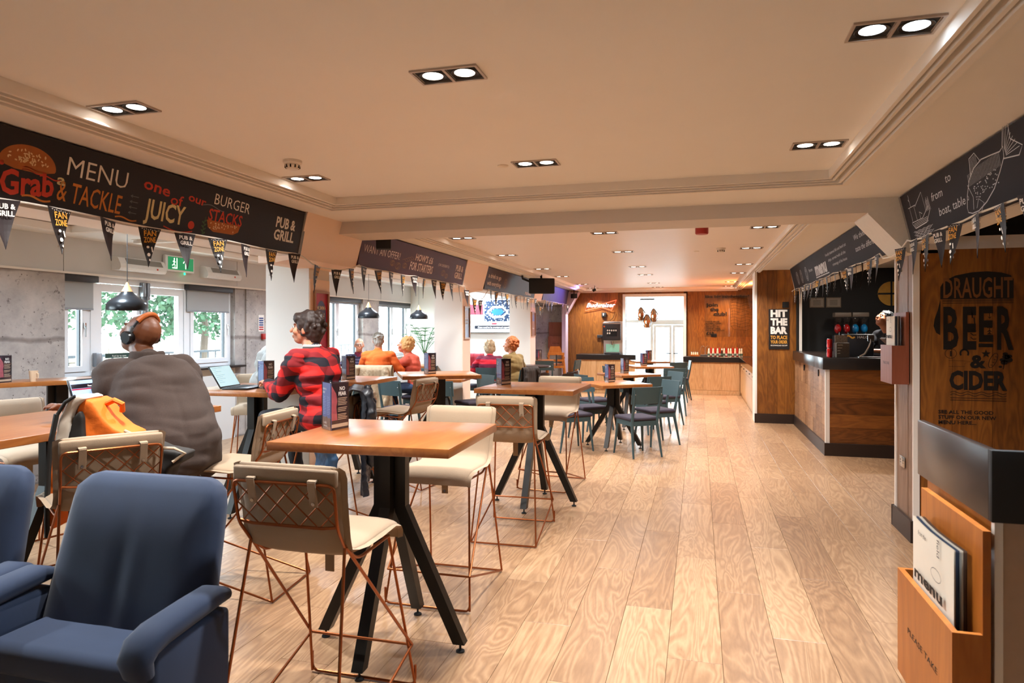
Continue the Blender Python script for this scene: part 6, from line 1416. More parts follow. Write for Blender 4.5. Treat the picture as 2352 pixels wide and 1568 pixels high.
def person(label, x, y, rz, seat, sc=1.0, lean=0.15, yaw=0.0, pitch=0.0, skin=M_SKIN2, top=None, pants=None, hands=None, poles=((-0.9, -0.3, -0.8), (0.9, -0.3, -0.8)), stand=False, vs=0.010,
           coat=0.0, hair=None, hairm=None, fine=False, z0=0.0, twist=0.0, wear='jumper', glasses=False, foot=0.10, fold=0.02, sleeve=0.93, bare=False, nz=0.004):
    t = thing('person', label, 'person', (x, y, z0), rz, s=sc)
    R = Matrix.Rotation(-rz, 3, 'Z')
    def loc(p): q = R@(Vector(p)-Vector((x, y, z0))); return q/sc
    hz = (seat/sc if not stand else 0.93)+0.085
    sl, cl = math.sin(lean), math.cos(lean); T = Matrix.Rotation(twist, 3, 'Z')
    P = Vector((0, 0, hz)); ax = lambda k, f=0.0: P+Vector((0, sl*k+f, cl*k))
    C = ax(0.30); NB = ax(0.49)+Vector((0, sl*0.05, 0)); sh = {s: NB+T@Vector((s*0.175, 0.0, -0.055)) for s in (-1, 1)}
    HC = NB+Vector((0, 0.05+sl*0.05-min(0, pitch+0.2)*0.10, 0.165+min(0, pitch+0.2)*0.05)); H = Matrix.Translation(HC)@Matrix.Rotation(yaw, 4, 'Z')@Matrix.Rotation(-pitch, 4, 'X')
    # arms
    hd = {}; el = {}
    for i, s in enumerate((-1, 1)):
        tg = loc(hands[i]) if hands else Vector((s*0.16, 0.34, hz+0.12))
        el[s], hd[s] = ik(sh[s], tg, 0.285, 0.255, poles[i])
    hip = {s: P+Vector((s*0.09, 0.0, 0)) for s in (-1, 1)}
    if stand: kn = {s: Vector((s*0.10, 0.02, 0.50)) for s in (-1, 1)}; an = {s: Vector((s*0.11, -0.02, 0.08)) for s in (-1, 1)}
    else: kn = {s: P+Vector((s*0.13, 0.42, 0.0)) for s in (-1, 1)}; an = {s: Vector((s*0.12, 0.36, max(foot, hz-0.44)))for s in (-1, 1)}
    b = MB()
    b.ball((0, -0.012, 0.032), (0.076, 0.094, 0.088), H).ball((0, 0.018, -0.015), (0.064, 0.076, 0.098), H).ball((0, 0.038, -0.078), (0.043, 0.045, 0.034), H)
    b.cap(H@Vector((0, 0.088, 0.012)), H@Vector((0, 0.110, -0.024)), 0.009, 0.0135, 8).ball((0, 0.086, -0.056), (0.024, 0.014, 0.008), H).ball((0, 0.083, -0.068), (0.020, 0.013, 0.007), H)
    b.ball((0, 0.078, 0.026), (0.052, 0.016, 0.010), H)
    for s in (-1, 1): b.ball((s*0.077, -0.004, -0.008), (0.010, 0.020, 0.031), H).ball((s*0.042, 0.06, -0.025), (0.024, 0.026, 0.026), H)
    b.cap(NB+Vector((0, 0.0, -0.03)), H@Vector((0, -0.028, -0.062)), 0.062, 0.056)
    if pitch < -0.3 and bare:
        for k in range(2): b.tube([H@Vector((0.055*math.sin(a), -0.088*math.cos(a), -0.045-0.022*k)) for a in [-0.8+0.2*j for j in range(9)]], 0.011, 8)
    b.ball(C, (0.14, 0.095, 0.19)).ball(P, (0.14, 0.10, 0.10)).cap(P, C, 0.11).cap(sh[-1], sh[1], 0.052)
    for s in (-1, 1):
        b.cap(sh[s], el[s], 0.046, 0.038).cap(el[s], hd[s], 0.037, 0.026).cap(hip[s], kn[s], 0.075, 0.052).cap(kn[s], an[s], 0.05, 0.036)
        f = (hd[s]-el[s]).normalized(); up = Vector((0, 0, 1)); sd = f.cross(up).normalized(); dn = sd.cross(f).normalized()
        pc = hd[s]+f*0.045; b.ball(pc, (0.020, 0.020, 0.020)).cap(hd[s]+f*0.01-sd*0.012, hd[s]+f*0.075-sd*0.018, 0.018, 0.017, 10).cap(hd[s]+f*0.01+sd*0.012, hd[s]+f*0.072+sd*0.020, 0.018, 0.015, 10)
        for k, (o_, L_) in enumerate(((-0.030, 0.062), (-0.010, 0.072), (0.011, 0.068), (0.031, 0.052))):
            p0 = hd[s]+f*0.080+sd*o_*0.9; p1 = p0+f*L_*0.5+dn*-0.008+sd*o_*0.15; p2 = p1+f*L_*0.30-dn*0.026
            b.cap(p0, p1, 0.0088, 0.0082, 8).cap(p1, p2, 0.0082, 0.0068, 8)
        q = -s; b.cap(hd[s]+f*0.025+sd*q*-0.026*-1, hd[s]+f*0.062+sd*q*0.050-dn*0.012, 0.0115, 0.0095, 8).cap(hd[s]+f*0.062+sd*q*0.050-dn*0.012, hd[s]+f*0.090+sd*q*0.045-dn*0.026, 0.0095, 0.0078, 8)
    body = voxel(b, 'body', skin, t, 0.0058 if fine else 0.0085, 2)
    for s in (-1, 1):
        e = MB().ball((s*0.030, 0.080, 0.006), 0.0115, H, 12, 8).build('eye', pm('eye white', '#d8d4cc', 0.3), t); MB().ball((s*0.0305, 0.0890, 0.006), 0.0055, H, 10, 6).build('iris', pm('dark iris', '#2a1d14', 0.2), e)
        br = MB().cap(H@Vector((s*0.014, 0.090, 0.026)), H@Vector((s*0.046, 0.080, 0.030)), 0.004, 0.003, 6).build('eyebrow', hairm or pm('dark brow', '#2b1d15', 0.8), t)
    if top is not None:
        c = MB(); k = 1+coat
        c.ball(C+Vector((0, 0.0, 0.02)), (0.172*k, 0.122*k, 0.20)).ball(ax(0.12), (0.155*k, 0.125*k, 0.16)).ball(P+Vector((0, 0.01, 0.02)), (0.172*k, 0.14*k, 0.125)).cap(sh[-1], sh[1], 0.072*k).cap(NB+Vector((0, -0.01, -0.06)), NB+Vector((0, 0.0, 0.005)), 0.088, 0.070)
        c.ball(ax(0.40, -0.03), (0.16*k, 0.09*k, 0.10))
        for s in (-1, 1):
            w = el[s].lerp(hd[s], sleeve); c.cap(sh[s], el[s], 0.068*k, 0.056*k).cap(el[s], w, 0.055*k, 0.040*k)
        if wear == 'coat':
            for s in (-1, 1): c.cap(P+Vector((s*0.10, 0.05, 0.02)), P+Vector((s*0.16, 0.30, -0.02)), 0.13, 0.10).cap(P+Vector((s*0.13, -0.05, 0.0)), P+Vector((s*0.18, -0.02, -0.10)), 0.11, 0.07)
            c.cap(P+Vector((-0.05, -0.02, 0.02)), C+Vector((-0.04, 0, 0)), 0.185, 0.19).cap(P+Vector((0.06, -0.02, 0.02)), C+Vector((0.05, 0, 0)), 0.185, 0.19)
            c.ball(P+Vector((0, -0.04, -0.04)), (0.23, 0.17, 0.12)).cap(sh[-1]+Vector((0, -0.02, -0.05)), sh[1]+Vector((0, -0.02, -0.05)), 0.10)
        voxel(c, wear, top, t, vs, 3, nz, 9, fold)
    if pants is not None:
        c = MB(); c.ball(P+Vector((0, 0.0, -0.01)), (0.162, 0.125, 0.10))
        for s in (-1, 1): c.cap(hip[s], kn[s], 0.089, 0.064).cap(kn[s], an[s]+Vector((0, 0, 0.02)), 0.062, 0.048)
        voxel(c, 'trousers', pants, t, vs, 3, 0.004, 10, 0.015)
    for s in (-1, 1):
        MB().cap(an[s]+Vector((0, -0.04, -0.05)), an[s]+Vector((0, 0.13, -0.06)), 0.042, 0.036, 12).rbox(an[s].x-0.045, an[s].x+0.045, an[s].y-0.085, an[s].y+0.17, an[s].z-0.10, an[s].z-0.072, 0.01, 2).build('shoe', pm('dark shoe leather', '#1e1a18', 0.4), t)
    if hair:
        h = MB(); random.seed(len(label))
        if hair == 'short':
            h.ball((0, -0.022, 0.046), (0.084, 0.098, 0.088), H).ball((0, -0.055, -0.005), (0.076, 0.062, 0.085), H)
            for k in range(40): a = random.uniform(0, 2*PI); e_ = random.uniform(0.1, 1.3); h.ball((0.078*math.cos(a)*math.cos(e_), -0.028+0.092*math.sin(a)*math.cos(e_), 0.046+0.085*math.sin(e_)), (0.018, 0.018, 0.012), H, 8, 5)
        elif hair == 'wavy':
            h.ball((0, -0.018, 0.055), (0.088, 0.100, 0.088), H).ball((0, -0.060, -0.01), (0.086, 0.066, 0.10), H).ball((0, -0.066, -0.065), (0.068, 0.045, 0.055), H).ball((0, 0.062, 0.085), (0.055, 0.040, 0.032), H).ball((-0.045, 0.055, 0.07), (0.035, 0.035, 0.035), H)
            for s in (-1, 1): h.ball((s*0.072, 0.018, 0.03), (0.016, 0.035, 0.045), H)
            for k in range(70):
                a = random.uniform(0, 2*PI); e_ = random.uniform(-0.9, 1.2); x0 = 0.088*math.cos(a)*math.cos(e_); y0 = -0.035+0.098*math.sin(a)*math.cos(e_); z0_ = 0.03+0.105*math.sin(e_)
                if y0 > 0.01 and z0_ < 0.06: continue
                h.ball((x0, y0, z0_), (0.013, 0.018, 0.022), H, 8, 5)
        elif hair == 'curly':
            h.ball((0, -0.03, 0.05), (0.092, 0.098, 0.092), H).ball((0, -0.06, -0.01), (0.085, 0.065, 0.09), H)
            for k in range(150):
                a = random.uniform(0, 2*PI); e_ = random.uniform(-0.8, 1.5); x0 = 0.100*math.cos(a)*math.cos(e_); y0 = -0.034+0.102*math.sin(a)*math.cos(e_); z0_ = 0.04+0.105*math.sin(e_)
                if y0 > 0.02 and z0_ < 0.065: continue
                h.ball((x0, y0, z0_), random.uniform(0.018, 0.028), H, 8, 6)
        elif hair == 'bob':
            h.ball((0, -0.022, 0.05), (0.092, 0.102, 0.090), H).ball((0, -0.055, -0.02), (0.090, 0.070, 0.095), H)
            for s in (-1, 1): h.ball((s*0.078, -0.005, -0.01), (0.022, 0.045, 0.065), H)
            for k in range(60):
                a = random.uniform(0, 2*PI); e_ = random.uniform(-0.8, 1.2); x0 = 0.094*math.cos(a)*math.cos(e_); y0 = -0.035+0.10*math.sin(a)*math.cos(e_); z0_ = 0.03+0.11*math.sin(e_)
                if y0 > 0.015 and z0_ < 0.06: continue
                h.ball((x0, y0, z0_), (0.014, 0.02, 0.026), H, 8, 5)
        elif hair == 'fringe': h.ball((0, -0.055, 0.005), (0.081, 0.058, 0.072), H)
        voxel(h, 'hair', hairm, t, 0.0062, 4 if hair == 'wavy' else (1 if hair == 'curly' else 3), 0.004, 45)
    if glasses:
        g = MB()
        for s in (-1, 1): g.tube([H@Vector((s*0.033+0.024*math.cos(a), 0.101, 0.004+0.019*math.sin(a))) for a in [2*PI*k/16 for k in range(16)]], 0.0022, 6, closed=True); g.tube([H@Vector((s*0.057, 0.10, 0.008)), H@Vector((s*0.08, 0.01, 0.006))], 0.002, 6)
        g.tube([H@Vector((-0.010, 0.103, 0.006)), H@Vector((0.010, 0.103, 0.006))], 0.002, 6); g.build('spectacles', M_BLK2, t)
    t['_'] = 0; del t['_']
    return t, dict(H=H, NB=NB, P=P, sh=sh, el=el, hd=hd, C=C, sc=sc)
M_COAT = pm('brown wool coat', '#3b2e28', 0.95, var=0.28, scale=160, bump=0.3, bscale=500)
M_JEAN = pm('black denim', '#17171b', 0.85, var=0.2, scale=30); M_JEANB = pm('blue denim', '#2a3a55', 0.85, var=0.2, scale=30)
# man in the brown coat
p1, k1 = person('man in a brown wool coat bent over his laptop, seen from behind, wearing headphones', -3.07, 3.42, 1.12, 0.80, 1.19, lean=0.54, yaw=0.48, pitch=-0.46, skin=M_SKIN1, top=M_COAT, pants=M_JEAN, fine=True,
    hands=((-3.48, 3.14, 1.14), (-3.44, 3.42, 1.14)), poles=((-0.45, -0.2, -1.0), (0.5, -0.3, -1.0)), coat=0.30, wear='coat', vs=0.011, foot=0.22, fold=0.018, sleeve=0.95, bare=True, nz=0.006)
H = k1['H']; NB = k1['NB']
cl = MB()
for k in range(13):
    a = PI+PI*k/12; cl.cap(NB+Vector((0.085*math.cos(a), 0.01+0.075*math.sin(a), 0.015)), NB+Vector((0.075*math.cos(a), 0.01+0.068*math.sin(a), 0.060)), 0.015, 0.011, 8)
voxel(cl, 'coat_collar', M_COAT, p1, 0.008, 2)
MB().tube([NB+Vector((0.088*math.cos(a), 0.005+0.085*math.sin(a), 0.012)) for a in [PI*1.02+PI*0.9*k/12 for k in range(13)]], 0.010, 8).build('shirt_collar', pm('pale blue shirt cotton', '#c9d3e2', 0.8), p1)
hp = thing('headphones', 'over ear headphones with a tan leather band on the bald man', 'headphones', p1.location, 1.12, s=1.19)
bp_ = [H@Vector((0.092*math.cos(a), -0.012, 0.012+0.118*math.sin(a))) for a in [0.08+(PI-0.16)*k/20 for k in range(21)]]
MB().tube(bp_, 0.007, 8).build('headband', M_CHAR, hp); MB().tube(bp_[4:17], [0.0135]*13, 10).build('leather_pad', pm('tan leather', '#b05c22', 0.5), hp)
for s in (-1, 1):
    e = MB().cyl(H@Vector((s*0.079, -0.010, -0.010)), H@Vector((s*0.104, -0.012, -0.012)), 0.034, 0.036, 24).cyl(H@Vector((s*0.104, -0.012, -0.012)), H@Vector((s*0.112, -0.012, -0.012)), 0.036, 0.028, 24).build('ear_cup', pm('glossy black cup', '#141416', 0.25), hp)
    MB().tube([H@Vector((s*0.090, -0.012, 0.02)), H@Vector((s*0.094, -0.012, 0.055))], 0.009, 8).build('slider', pm('grey slider', '#5c6468', 0.4), hp)
# man in the check shirt
p2, k2 = person('man in a red and black check shirt typing on the black laptop', -2.90, 4.90, 1.42, 0.80, 1.12, lean=0.20, yaw=0.42, pitch=-0.10, skin=M_SKIN2, top=plaid(), pants=M_JEAN, fine=True,
    hands=((-3.44, 4.93, 1.16), (-3.50, 5.14, 1.16)), poles=((-0.5, -0.4, -1.0), (0.5, -0.4, -1.0)), coat=0.20, hair='wavy', hairm=pm('dark brown hair', '#2a1a13', 0.6, var=0.3, scale=60), wear='check_shirt', vs=0.009, foot=0.2, fold=0.03, sleeve=0.9)
NB = k2['NB']; cl = MB()
for k in range(13):
    a = PI*0.9+PI*1.2*k/12; cl.cap(NB+Vector((0.072*math.cos(a), 0.01+0.066*math.sin(a), 0.0)), NB+Vector((0.064*math.cos(a), 0.012+0.058*math.sin(a), 0.05)), 0.012, 0.009, 8)
voxel(cl, 'collar', stripes('grey and white checked collar', '#d8d2cc', '#4a4644', 0.03), p2, 0.007, 1)
HG = pm('silver grey hair', '#9c948a', 0.7, var=0.25, scale=70); HB = pm('sandy blond hair', '#c49258', 0.7, var=0.25, scale=70); HR = pm('auburn hair', '#a85a26', 0.7, var=0.35, scale=70); HW = pm('white hair', '#d9d6d0', 0.7, var=0.1, scale=70); HGB = pm('ash blond hair', '#b39c7c', 0.7, var=0.3, scale=70)
person('woman in an orange roll neck jumper with short grey hair, her back to the camera', -4.74, 9.55, 0.40, 0.66, 1.05, lean=0.12, yaw=0.0, pitch=-0.1, top=pm('orange knit', '#e0601c', 0.9, var=0.08, scale=60, bump=0.2, bscale=200), pants=M_JEAN, hands=((-5.05, 9.95, 1.05), (-4.55, 10.0, 1.04)), poles=((-0.8, -0.2, -0.8), (0.5, -0.3, -0.9)), hair='short', hairm=HG, foot=0.2, coat=0.08)
person('woman in a coral jumper with sandy hair, reaching across the table, side on', -4.28, 10.0, 1.72, 0.60, 1.05, lean=0.25, yaw=0.15, pitch=-0.2, top=pm('coral knit', '#cf5741', 0.9, var=0.08, scale=60), pants=M_JEANB, hands=((-4.85, 10.02, 1.04), (-4.8, 10.3, 1.04)), hair='bob', hairm=HB, foot=0.2)
pg, kg = person('white haired person with glasses in a dark striped cardigan, facing the room', -5.72, 10.75, -2.45, 0.60, 1.0, lean=0.1, yaw=-0.2, pitch=-0.05, top=stripes('dark violet striped wool', '#34304a', '#6b6a82', 0.05, 0.7), pants=M_JEAN, hands=((-5.4, 10.35, 1.04), (-5.65, 10.25, 1.04)), hair='fringe', hairm=HW, glasses=True, foot=0.2)
MB().lathe([(0.078, -0.03), (0.074, 0.02), (0.064, 0.05), (0.06, 0.03)], 20, Matrix.Translation(kg['NB']+Vector((0, 0.01, 0))), caps=False).build('roll_neck', pm('maroon knit', '#6b1830', 0.9), pg)
person('balding person whose head just shows behind the check shirt', -5.95, 9.85, -1.2, 0.45, 0.95, lean=0.1, top=pm('tan knit', '#8a6a52', 0.9), pants=M_JEAN, hair=None, foot=0.12)
person('woman in a red and maroon striped jumper, her back to the camera', -3.86, 12.45, 0.1, 0.46, 1.08, lean=0.12, yaw=-0.2, pitch=-0.05, top=stripes('red and maroon striped knit', '#6a1030', '#cf1f30', 0.16, 0.5), pants=M_JEAN, hands=((-4.1, 12.8, 0.92), (-3.7, 12.85, 0.92)), poles=((-0.8, -0.2, -0.8), (0.6, -0.3, -0.9)), hair='bob', hairm=HGB, coat=0.12)
person('woman in an olive jacket with curly auburn hair, in profile', -3.22, 12.0, 1.2, 0.50, 1.10, lean=0.10, yaw=0.50, pitch=-0.1, top=pm('olive brown suede', '#7a6238', 0.9, var=0.15, scale=12), pants=pm('dark brown cord', '#2c211b', 0.9), hands=((-3.7, 12.5, 0.92), (-3.45, 12.6, 0.92)), hair='curly', hairm=HR, coat=0.12)
person('person in dark blue bent over the table behind the coral jumper', -4.72, 11.95, -0.7, 0.48, 1.0, lean=0.75, yaw=0.0, pitch=-0.3, top=stripes('dark blue striped wool', '#22364f', '#42597a', 0.035, 0.7), pants=M_JEAN, hands=((-4.5, 12.4, 0.92), (-4.35, 12.3, 0.92)), hair='short', hairm=HG)
person('person in a pale grey hoodie, mostly hidden by the first column', -4.66, 6.55, -1.25, 0.80, 1.1, lean=0.30, yaw=0.0, pitch=-0.1, top=pm('pale grey fleece', '#b4b6b4', 0.95, var=0.08, scale=40, bump=0.2, bscale=200), pants=pm('pale denim', '#8d9498', 0.9), skin=M_SKIN1, hair='short', hairm=M_BLK2, coat=0.18, foot=0.2, hands=((-4.2, 6.6, 1.12), (-4.2, 6.4, 1.12)))
person('bartender in a black shirt printed with white chevrons, looking down', 2.62, 10.66, 2.15, 0, 1.06, lean=0.10, yaw=-0.1, pitch=-0.5, stand=True, top=pm('black shirt cotton', '#141318', 0.9), pants=M_JEAN, skin=pm('warm skin', '#b0714e', 0.5), hands=((2.30, 10.3, 1.32), (2.2, 10.45, 1.30)), poles=((-0.8, -0.5, -0.6), (0.8, -0.5, -0.6)), hair='short', hairm=M_BLK2, sleeve=0.35, z0=0.0)
# ---- coats over seats
def drape(name, label, cat, x, y, rz, ztop, w, back, front, mat, th=0.02, gap=0.045, seed=0, quilt=0.0, flare=0.15):
    """garment laid over a chair back: front and back falls joined over the top"""
    nu, nv = 41, 61
    def f(u, v):
        s = v*(back+front); X = (u-0.5)*w
        if s < front: Z = ztop-(front-s); Y = gap*0.9; k = (front-s)
        else: Z = ztop-(s-front); Y = -gap*0.9; k = (s-front)
        tt = min(1, k/0.06); Y *= tt**0.5; Z += 0.012*(1-tt)
        X *= 1+flare*k
        fo = noise.noise(Vector((X*9+seed, k*1.5, seed)))*0.045*min(1, k*3)+noise.noise(Vector((X*22, k*6, seed+3)))*0.012
        q = quilt*(abs(math.sin((X*1.0+k)*55))*abs(math.sin((X*1.0-k)*55)))
        Y += (fo+q)*(1 if Y > 0 else -1)
        Z += 0.02*noise.noise(Vector((X*5, seed, 1)))*(1 if k > 0.1 else 0.3)
        return (X, Y, Z)
    t = thing(name, label, cat, (x, y, 0), rz)
    mb = MB().grid(f, nu, nv); n = len(mb.v)
    mb.v += [(p[0]*0.97, p[1]*(0.6 if abs(p[1]) > 0.01 else 1), p[2]-0.01) for p in mb.v[:n]]; mb.f += [tuple(i+n for i in reversed(q)) for q in mb.f[:]]
    ring = list(range(nu))+[nu-1+nu*j for j in range(1, nv)]+[n-1-i for i in range(1, nu)]+[nu*j for j in range(nv-2, 0, -1)]
    for k in range(len(ring)): a, c = ring[k], ring[(k+1) % len(ring)]; mb.f.append((c, a, a+n, c+n))
    mb.build('coat_body', mat, t, smooth=1.4)
    for s in (-1, 1):
        sv = MB(); pts = [(s*w*0.36, -gap*1.0, ztop-0.04), (s*w*0.43, -gap*1.35, ztop-0.18), (s*w*0.42, -gap*1.25, ztop-0.36), (s*w*0.38, -gap*1.4, ztop-min(0.56, back*0.9))]
        P = [Vector(p) for p in pts]
        for a, b2, r in zip(P[:-1], P[1:], (0.042, 0.042, 0.038)): sv.cap(a, b2, r, r*0.92, 12)
        voxel(sv, 'sleeve', mat, t, 0.009, 3, 0.010, 20, 0.02)
    return t
M_QU = pm('black quilted nylon', '#16181f', 0.45, var=0.2, scale=10); M_QN = pm('navy quilted nylon', '#26425f', 0.5, var=0.15, scale=10)
drape('quilted_coat', 'long black quilted coat hung over the stool of the man in the check shirt', 'coat', -2.60, 4.86, PI/2+0.45, 1.16, 0.56, 0.80, 0.35, M_QU, seed=2, quilt=0.012, gap=0.085, flare=0.05)
drape('quilted_coat', 'navy blue quilted coat hanging in front of the long black one', 'coat', -2.72, 4.50, PI/2+0.9, 0.84, 0.26, 0.5, 0.1, M_QN, seed=5, quilt=0.010)
M_BG = pm('beige quilted cotton', '#a98e70', 0.9, var=0.15, scale=14, bump=0.4, bscale=60)
st2 = dup(stool0, (-4.72, 9.62, 0), 0.12, 'copper wire bar stool under the woman in the orange jumper', GS, s=0.9)
drape('beige_coat', 'beige quilted coat over the seat of the woman in orange', 'coat', -4.70, 9.30, 0.12, 1.07, 0.60, 0.62, 0.25, M_BG, seed=8, quilt=0.007, gap=0.07)
st3 = dup(ch0, (-3.86, 12.48, 0), 0.1, 'teal dining chair under the woman in the striped jumper'); st4 = dup(ch0, (-3.22, 12.0, 0), 1.2, 'teal dining chair under the woman in the olive jacket')
drape('dark_coat', 'dark brown coat slung over the chair of the woman in olive', 'coat', -2.92, 11.9, 1.2, 0.93, 0.46, 0.45, 0.2, pm('dark brown cord', '#2c211b'), seed=9)
drape('red_coat', 'crimson coat showing beside the second column', 'coat', -4.35, 13.0, 0.0, 1.12, 0.42, 0.5, 0.25, pm('crimson padded nylon', '#a81c2c', 0.6, var=0.2, scale=20), seed=4)
for k, (x, y, rz, lb) in enumerate(((-4.35, 13.05, 0, 'teal dining chair holding the crimson coat'), (-4.28, 10.02, 1.72, 'chair under the woman in the coral jumper'), (-5.72, 10.75, -2.45, 'chair under the person with glasses'), (-5.95, 9.85, -1.2, 'chair behind the check shirt by the window'), (-4.72, 11.95, -0.7, 'chair under the person in dark blue'))):
    o = dup(ch0, (x, y, 0), rz, lb, 'teal dining chairs with plum seats')
    if k in (1, 2): o.scale = (1, 1, 1.16)
# ---- backpack on the stool
bpk = thing('backpack', 'orange, white and black backpack slumped on the stool in front of the long table', 'backpack', (-3.06, 2.86, 0.81), 0.29)
M_OR = pm('orange ripstop', '#e06a10', 0.75, var=0.12, scale=14, bump=0.2, bscale=30); M_WP = pm('off white padding', '#cfc2b2', 0.85, var=0.06); M_BKN = pm('black ballistic nylon', '#1b1815', 0.75, var=0.25, scale=18)
def soft(nm, poly, y0, y1, mat, vs=0.008, sm=5, nz=0.006, par=None): return voxel(MB().prism(poly, 0, y1-y0, frame((0, y1, 0), (1, 0, 0), (0, 0, 1))), nm, mat, par or bpk, vs, sm, nz, 12)
mc = soft('main_compartment', [(-0.02, 0.0), (-0.02, 0.40), (0.02, 0.455), (0.06, 0.44), (0.11, 0.36), (0.17, 0.30), (0.235, 0.275), (0.25, 0.22), (0.255, 0.0)], -0.10, 0.10, M_OR)
soft('back_padding', [(-0.13, 0.0), (-0.12, 0.22), (-0.10, 0.36), (-0.05, 0.45), (0.0, 0.475), (0.04, 0.46), (-0.01, 0.42), (-0.04, 0.34), (-0.05, 0.2), (-0.05, 0.0)], -0.115, 0.06, M_WP)
soft('orange_side', [(-0.155, -0.18), (-0.16, 0.0), (-0.14, 0.22), (-0.115, 0.24), (-0.10, 0.12), (-0.105, -0.05), (-0.12, -0.2)], -0.12, 0.0, M_OR)
soft('side_pocket', [(-0.045, 0.0), (-0.05, 0.25), (-0.02, 0.37), (0.012, 0.40), (0.03, 0.36), (0.035, 0.0)], -0.125, 0.0, M_BKN)
soft('front_flap', [(0.25, 0.0), (0.245, 0.26), (0.30, 0.235), (0.38, 0.19), (0.46, 0.18), (0.505, 0.165), (0.50, 0.13), (0.43, 0.09), (0.40, 0.0)], -0.07, 0.08, M_BKN)
MB().tube([(-0.10, -0.125, 0.38), (-0.13, -0.128, 0.22), (-0.14, -0.13, 0.05), (-0.145, -0.13, -0.12), (-0.15, -0.12, -0.24)], 0.013, 8).build('strap', M_BKN, bpk)
MB().tube([(-0.015, -0.11, 0.47), (-0.06, -0.12, 0.44), (-0.095, -0.125, 0.38)], 0.009, 8).build('piping', M_BKN, bpk)
MB().tube([(0.22, -0.09, 0.29), (0.30, -0.10, 0.26), (0.38, -0.10, 0.205), (0.47, -0.09, 0.20), (0.51, -0.06, 0.17), (0.46, -0.09, 0.13)], 0.008, 8).build('zip_piping', pm('silver grey piping', '#b09a80', 0.6), bpk)
MB().tube([(0.08, 0.0, 0.42), (0.13, -0.02, 0.44), (0.17, -0.02, 0.42), (0.16, 0, 0.38)], 0.014, 8).build('grab_loop', M_OR, bpk)
# ---- odds and ends on the window tables
t = thing('paper_cup', 'pale cup on the window table beside the menu card', 'cup', (-5.98, 4.96, 1.13)); MB().lathe([(0.028, 0), (0.038, 0.10), (0.036, 0.10), (0.027, 0.004), (0.001, 0.004)], 20).build('cup_body', pm('kraft paper', '#c9a98a', 0.7), t); MB().tube([(0.037, 0, 0.08), (0.06, 0, 0.075), (0.06, 0, 0.035), (0.033, 0, 0.03)], 0.004, 6).build('handle', pm('kraft paper', '#c9a98a'), t)
for i, (x, y) in enumerate(((-5.05, 10.2), (-5.3, 10.4), (-4.95, 10.55))):
    t = thing('tea_cup', 'white cup on the group table, %s from the orange jumper' % ORD[i], 'cup', (x, y, 1.0), 0, 'cups on the group table'); MB().lathe([(0.03, 0), (0.045, 0.06), (0.042, 0.06), (0.028, 0.005), (0.001, 0.005)], 20).build('cup_body', M_TRIM, t); MB().lathe([(0.07, 0.004), (0.03, 0.0), (0.001, 0.0)], 20).build('saucer', M_TRIM, t)
# ---- potted palm by the window
pl = thing('potted_palm', 'leafy potted palm by the window next to the second column', 'plant', (-6.0, 14.4, 0)); MB().lathe([(0.16, 0), (0.21, 0.4), (0.19, 0.4), (0.001, 0.38)], 24).build('pot', M_CHAR, pl); MB().tube([(0, 0, 0.38), (0.03, 0.02, 1.1)], 0.03, 8).build('stem', pm('palm bark', '#6b5a44', 0.9), pl)
gm = pm('palm leaf', '#3f6b3a', 0.6, var=0.3, scale=8)
for k in range(12):
    a = k*2.4; rch = 0.45+0.1*(k % 3); lf = MB(); pts = [Vector((math.cos(a)*rch*s_, math.sin(a)*rch*s_, 1.05+0.75*math.sin(s_*2.0)*(0.6+0.1*(k % 4)))) for s_ in [j/8 for j in range(9)]]
    lf.tube(pts, [0.008-0.0006*j for j in range(9)], 5)
    for j in range(2, 9):
        for s in (-1, 1):
            d = (pts[j]-pts[j-1]).normalized(); sd = d.cross(Vector((0, 0, 1))).normalized()*s; q = pts[j]+(sd+d*0.8)*0.14+Vector((0, 0, -0.05))
            lf.add([pts[j], pts[j]+d*0.02, q, pts[j]-Vector((0, 0, 0.004))], [(0, 1, 2), (0, 2, 3)])
    lf.build('frond', gm, pl, smooth=0)
# ================================================================ outside the windows
def tree(x, y, hgt, r, label, n, seed, dense=1.0):
    random.seed(seed); t = thing('tree', label, 'tree', (x, y, -0.15), 0, 'trees beyond the glazed door'); MB().tube([(0, 0, 0), (0.1, 0.05, hgt*0.5), (0, 0, hgt*0.8)], [0.12, 0.09, 0.04], 8).build('trunk', pm('tree bark', '#4a3f36', 0.9), t)
    f = MB()
    for k in range(n):
        a = random.uniform(0, 2*PI); e = random.uniform(-0.6, 1.5); rr = r*random.uniform(0.55, 1.0); c = Vector((rr*math.cos(a)*math.cos(e), rr*math.sin(a)*math.cos(e), hgt*0.62+rr*math.sin(e)*1.1))
        u_ = Vector((random.uniform(-1, 1), random.uniform(-1, 1), random.uniform(-1, 1))).normalized()*0.09; v_ = u_.orthogonal().normalized()*0.05; f.add([c-u_, c+v_, c+u_, c-v_], [(0, 1, 2, 3)])
    o = f.build('foliage', pm('leaf green', '#2c4a30', 0.7, var=0.4, scale=3), t, smooth=0); o['kind'] = 'stuff'
tree(-10.8, 8.0, 3.6, 1.25, 'dense green tree outside the window left of the glazed door', 5200, 1)
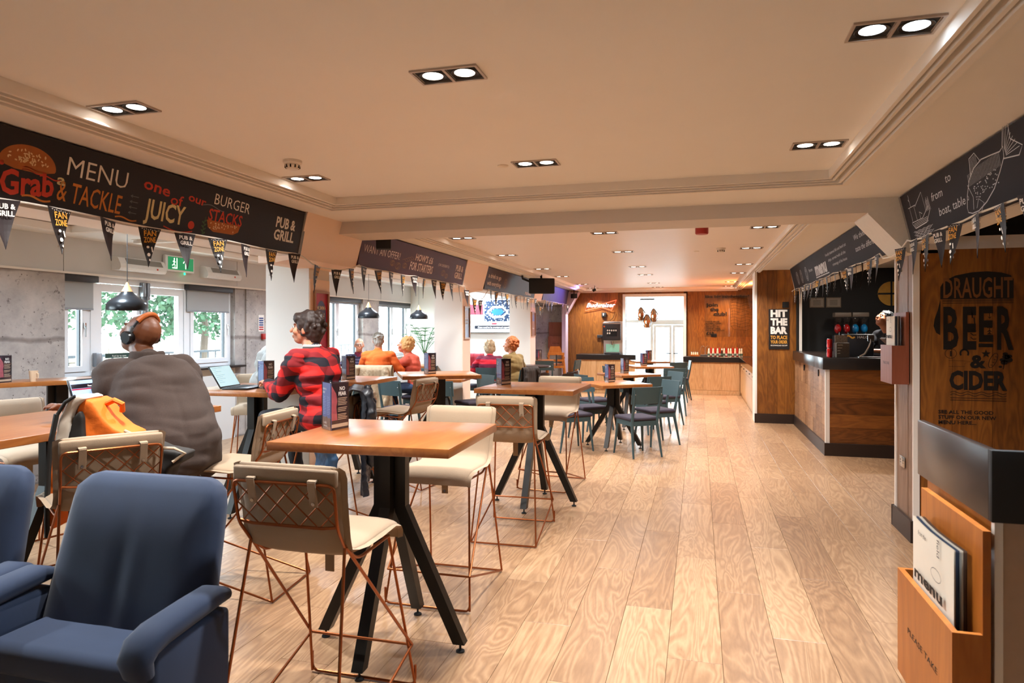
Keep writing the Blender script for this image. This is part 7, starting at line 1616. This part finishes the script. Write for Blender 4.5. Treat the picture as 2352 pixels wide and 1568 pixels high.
tree(-14.5, 13.2, 4.2, 1.7, 'loose tree seen through the right leaf of the glazed door', 2600, 2)
tree(-14.0, 9.6, 5.2, 1.5, 'tall tree seen through the left leaf of the glazed door', 2600, 3)
tree(-12.5, 15.0, 3.6, 1.2, 'small tree outside the window right of the glazed door', 2200, 4)
t = thing('stone_wall', 'low stone garden wall outside the glazed door', 'wall', (-11.6, 10.2, -0.15)); cr0 = 0
for r_ in range(5):
    for c_ in range(9): MB().rbox(-0.15, 0.15, -1.6+0.36*c_+0.18*(r_ % 2)+0.006, -1.6+0.36*(c_+1)+0.18*(r_ % 2)-0.006, 0.28*r_+0.004, 0.28*(r_+1)-0.006, 0.015, 1).build('stone', pm('garden stone', '#8f8576', 0.9, var=0.3, scale=6), t, smooth=0)
rl = thing('garden_railing', 'black metal railing outside the windows', 'railing', (-9.0, 9.0, -0.15))
for z in (0.25, 1.35): MB().box(-0.02, 0.02, -4, 8, z-0.02, z+0.02).build('rail', M_GASK, rl, smooth=0)
for k in range(60): MB().box(-0.01, 0.01, -4+0.2*k-0.01, -4+0.2*k+0.01, 0.0, 1.34).build('baluster', M_GASK, rl, smooth=0)
t = thing('parked_car', 'pale car parked outside the far glass doors', 'car', (-1.75, 24.5, -0.15), 0.1)
cp = pm('silver car paint', '#a9b4c0', 0.25, 0.4); voxel(MB().prism([(-2.0, 0.3), (-2.0, 0.75), (-1.3, 0.85), (-0.8, 1.35), (0.7, 1.38), (1.4, 0.9), (2.0, 0.8), (2.0, 0.3)], 0, 1.6, frame((0, 0.8, 0), (1, 0, 0), (0, 0, 1))), 'car_body', cp, t, 0.04, 4)
MB().prism([(-0.72, 0.92), (-0.62, 1.27), (0.6, 1.29), (1.05, 0.92)], 0, 1.56, frame((0, 0.81, 0), (1, 0, 0), (0, 0, 1))).build('side_windows', M_GASK, t, smooth=0)
for x in (-1.3, 1.3):
    for y in (-0.75, 0.75): MB().cyl((x, y-0.09, 0.32), (x, y+0.09, 0.32), 0.32, n=24).build('wheel', M_BLK2, t)
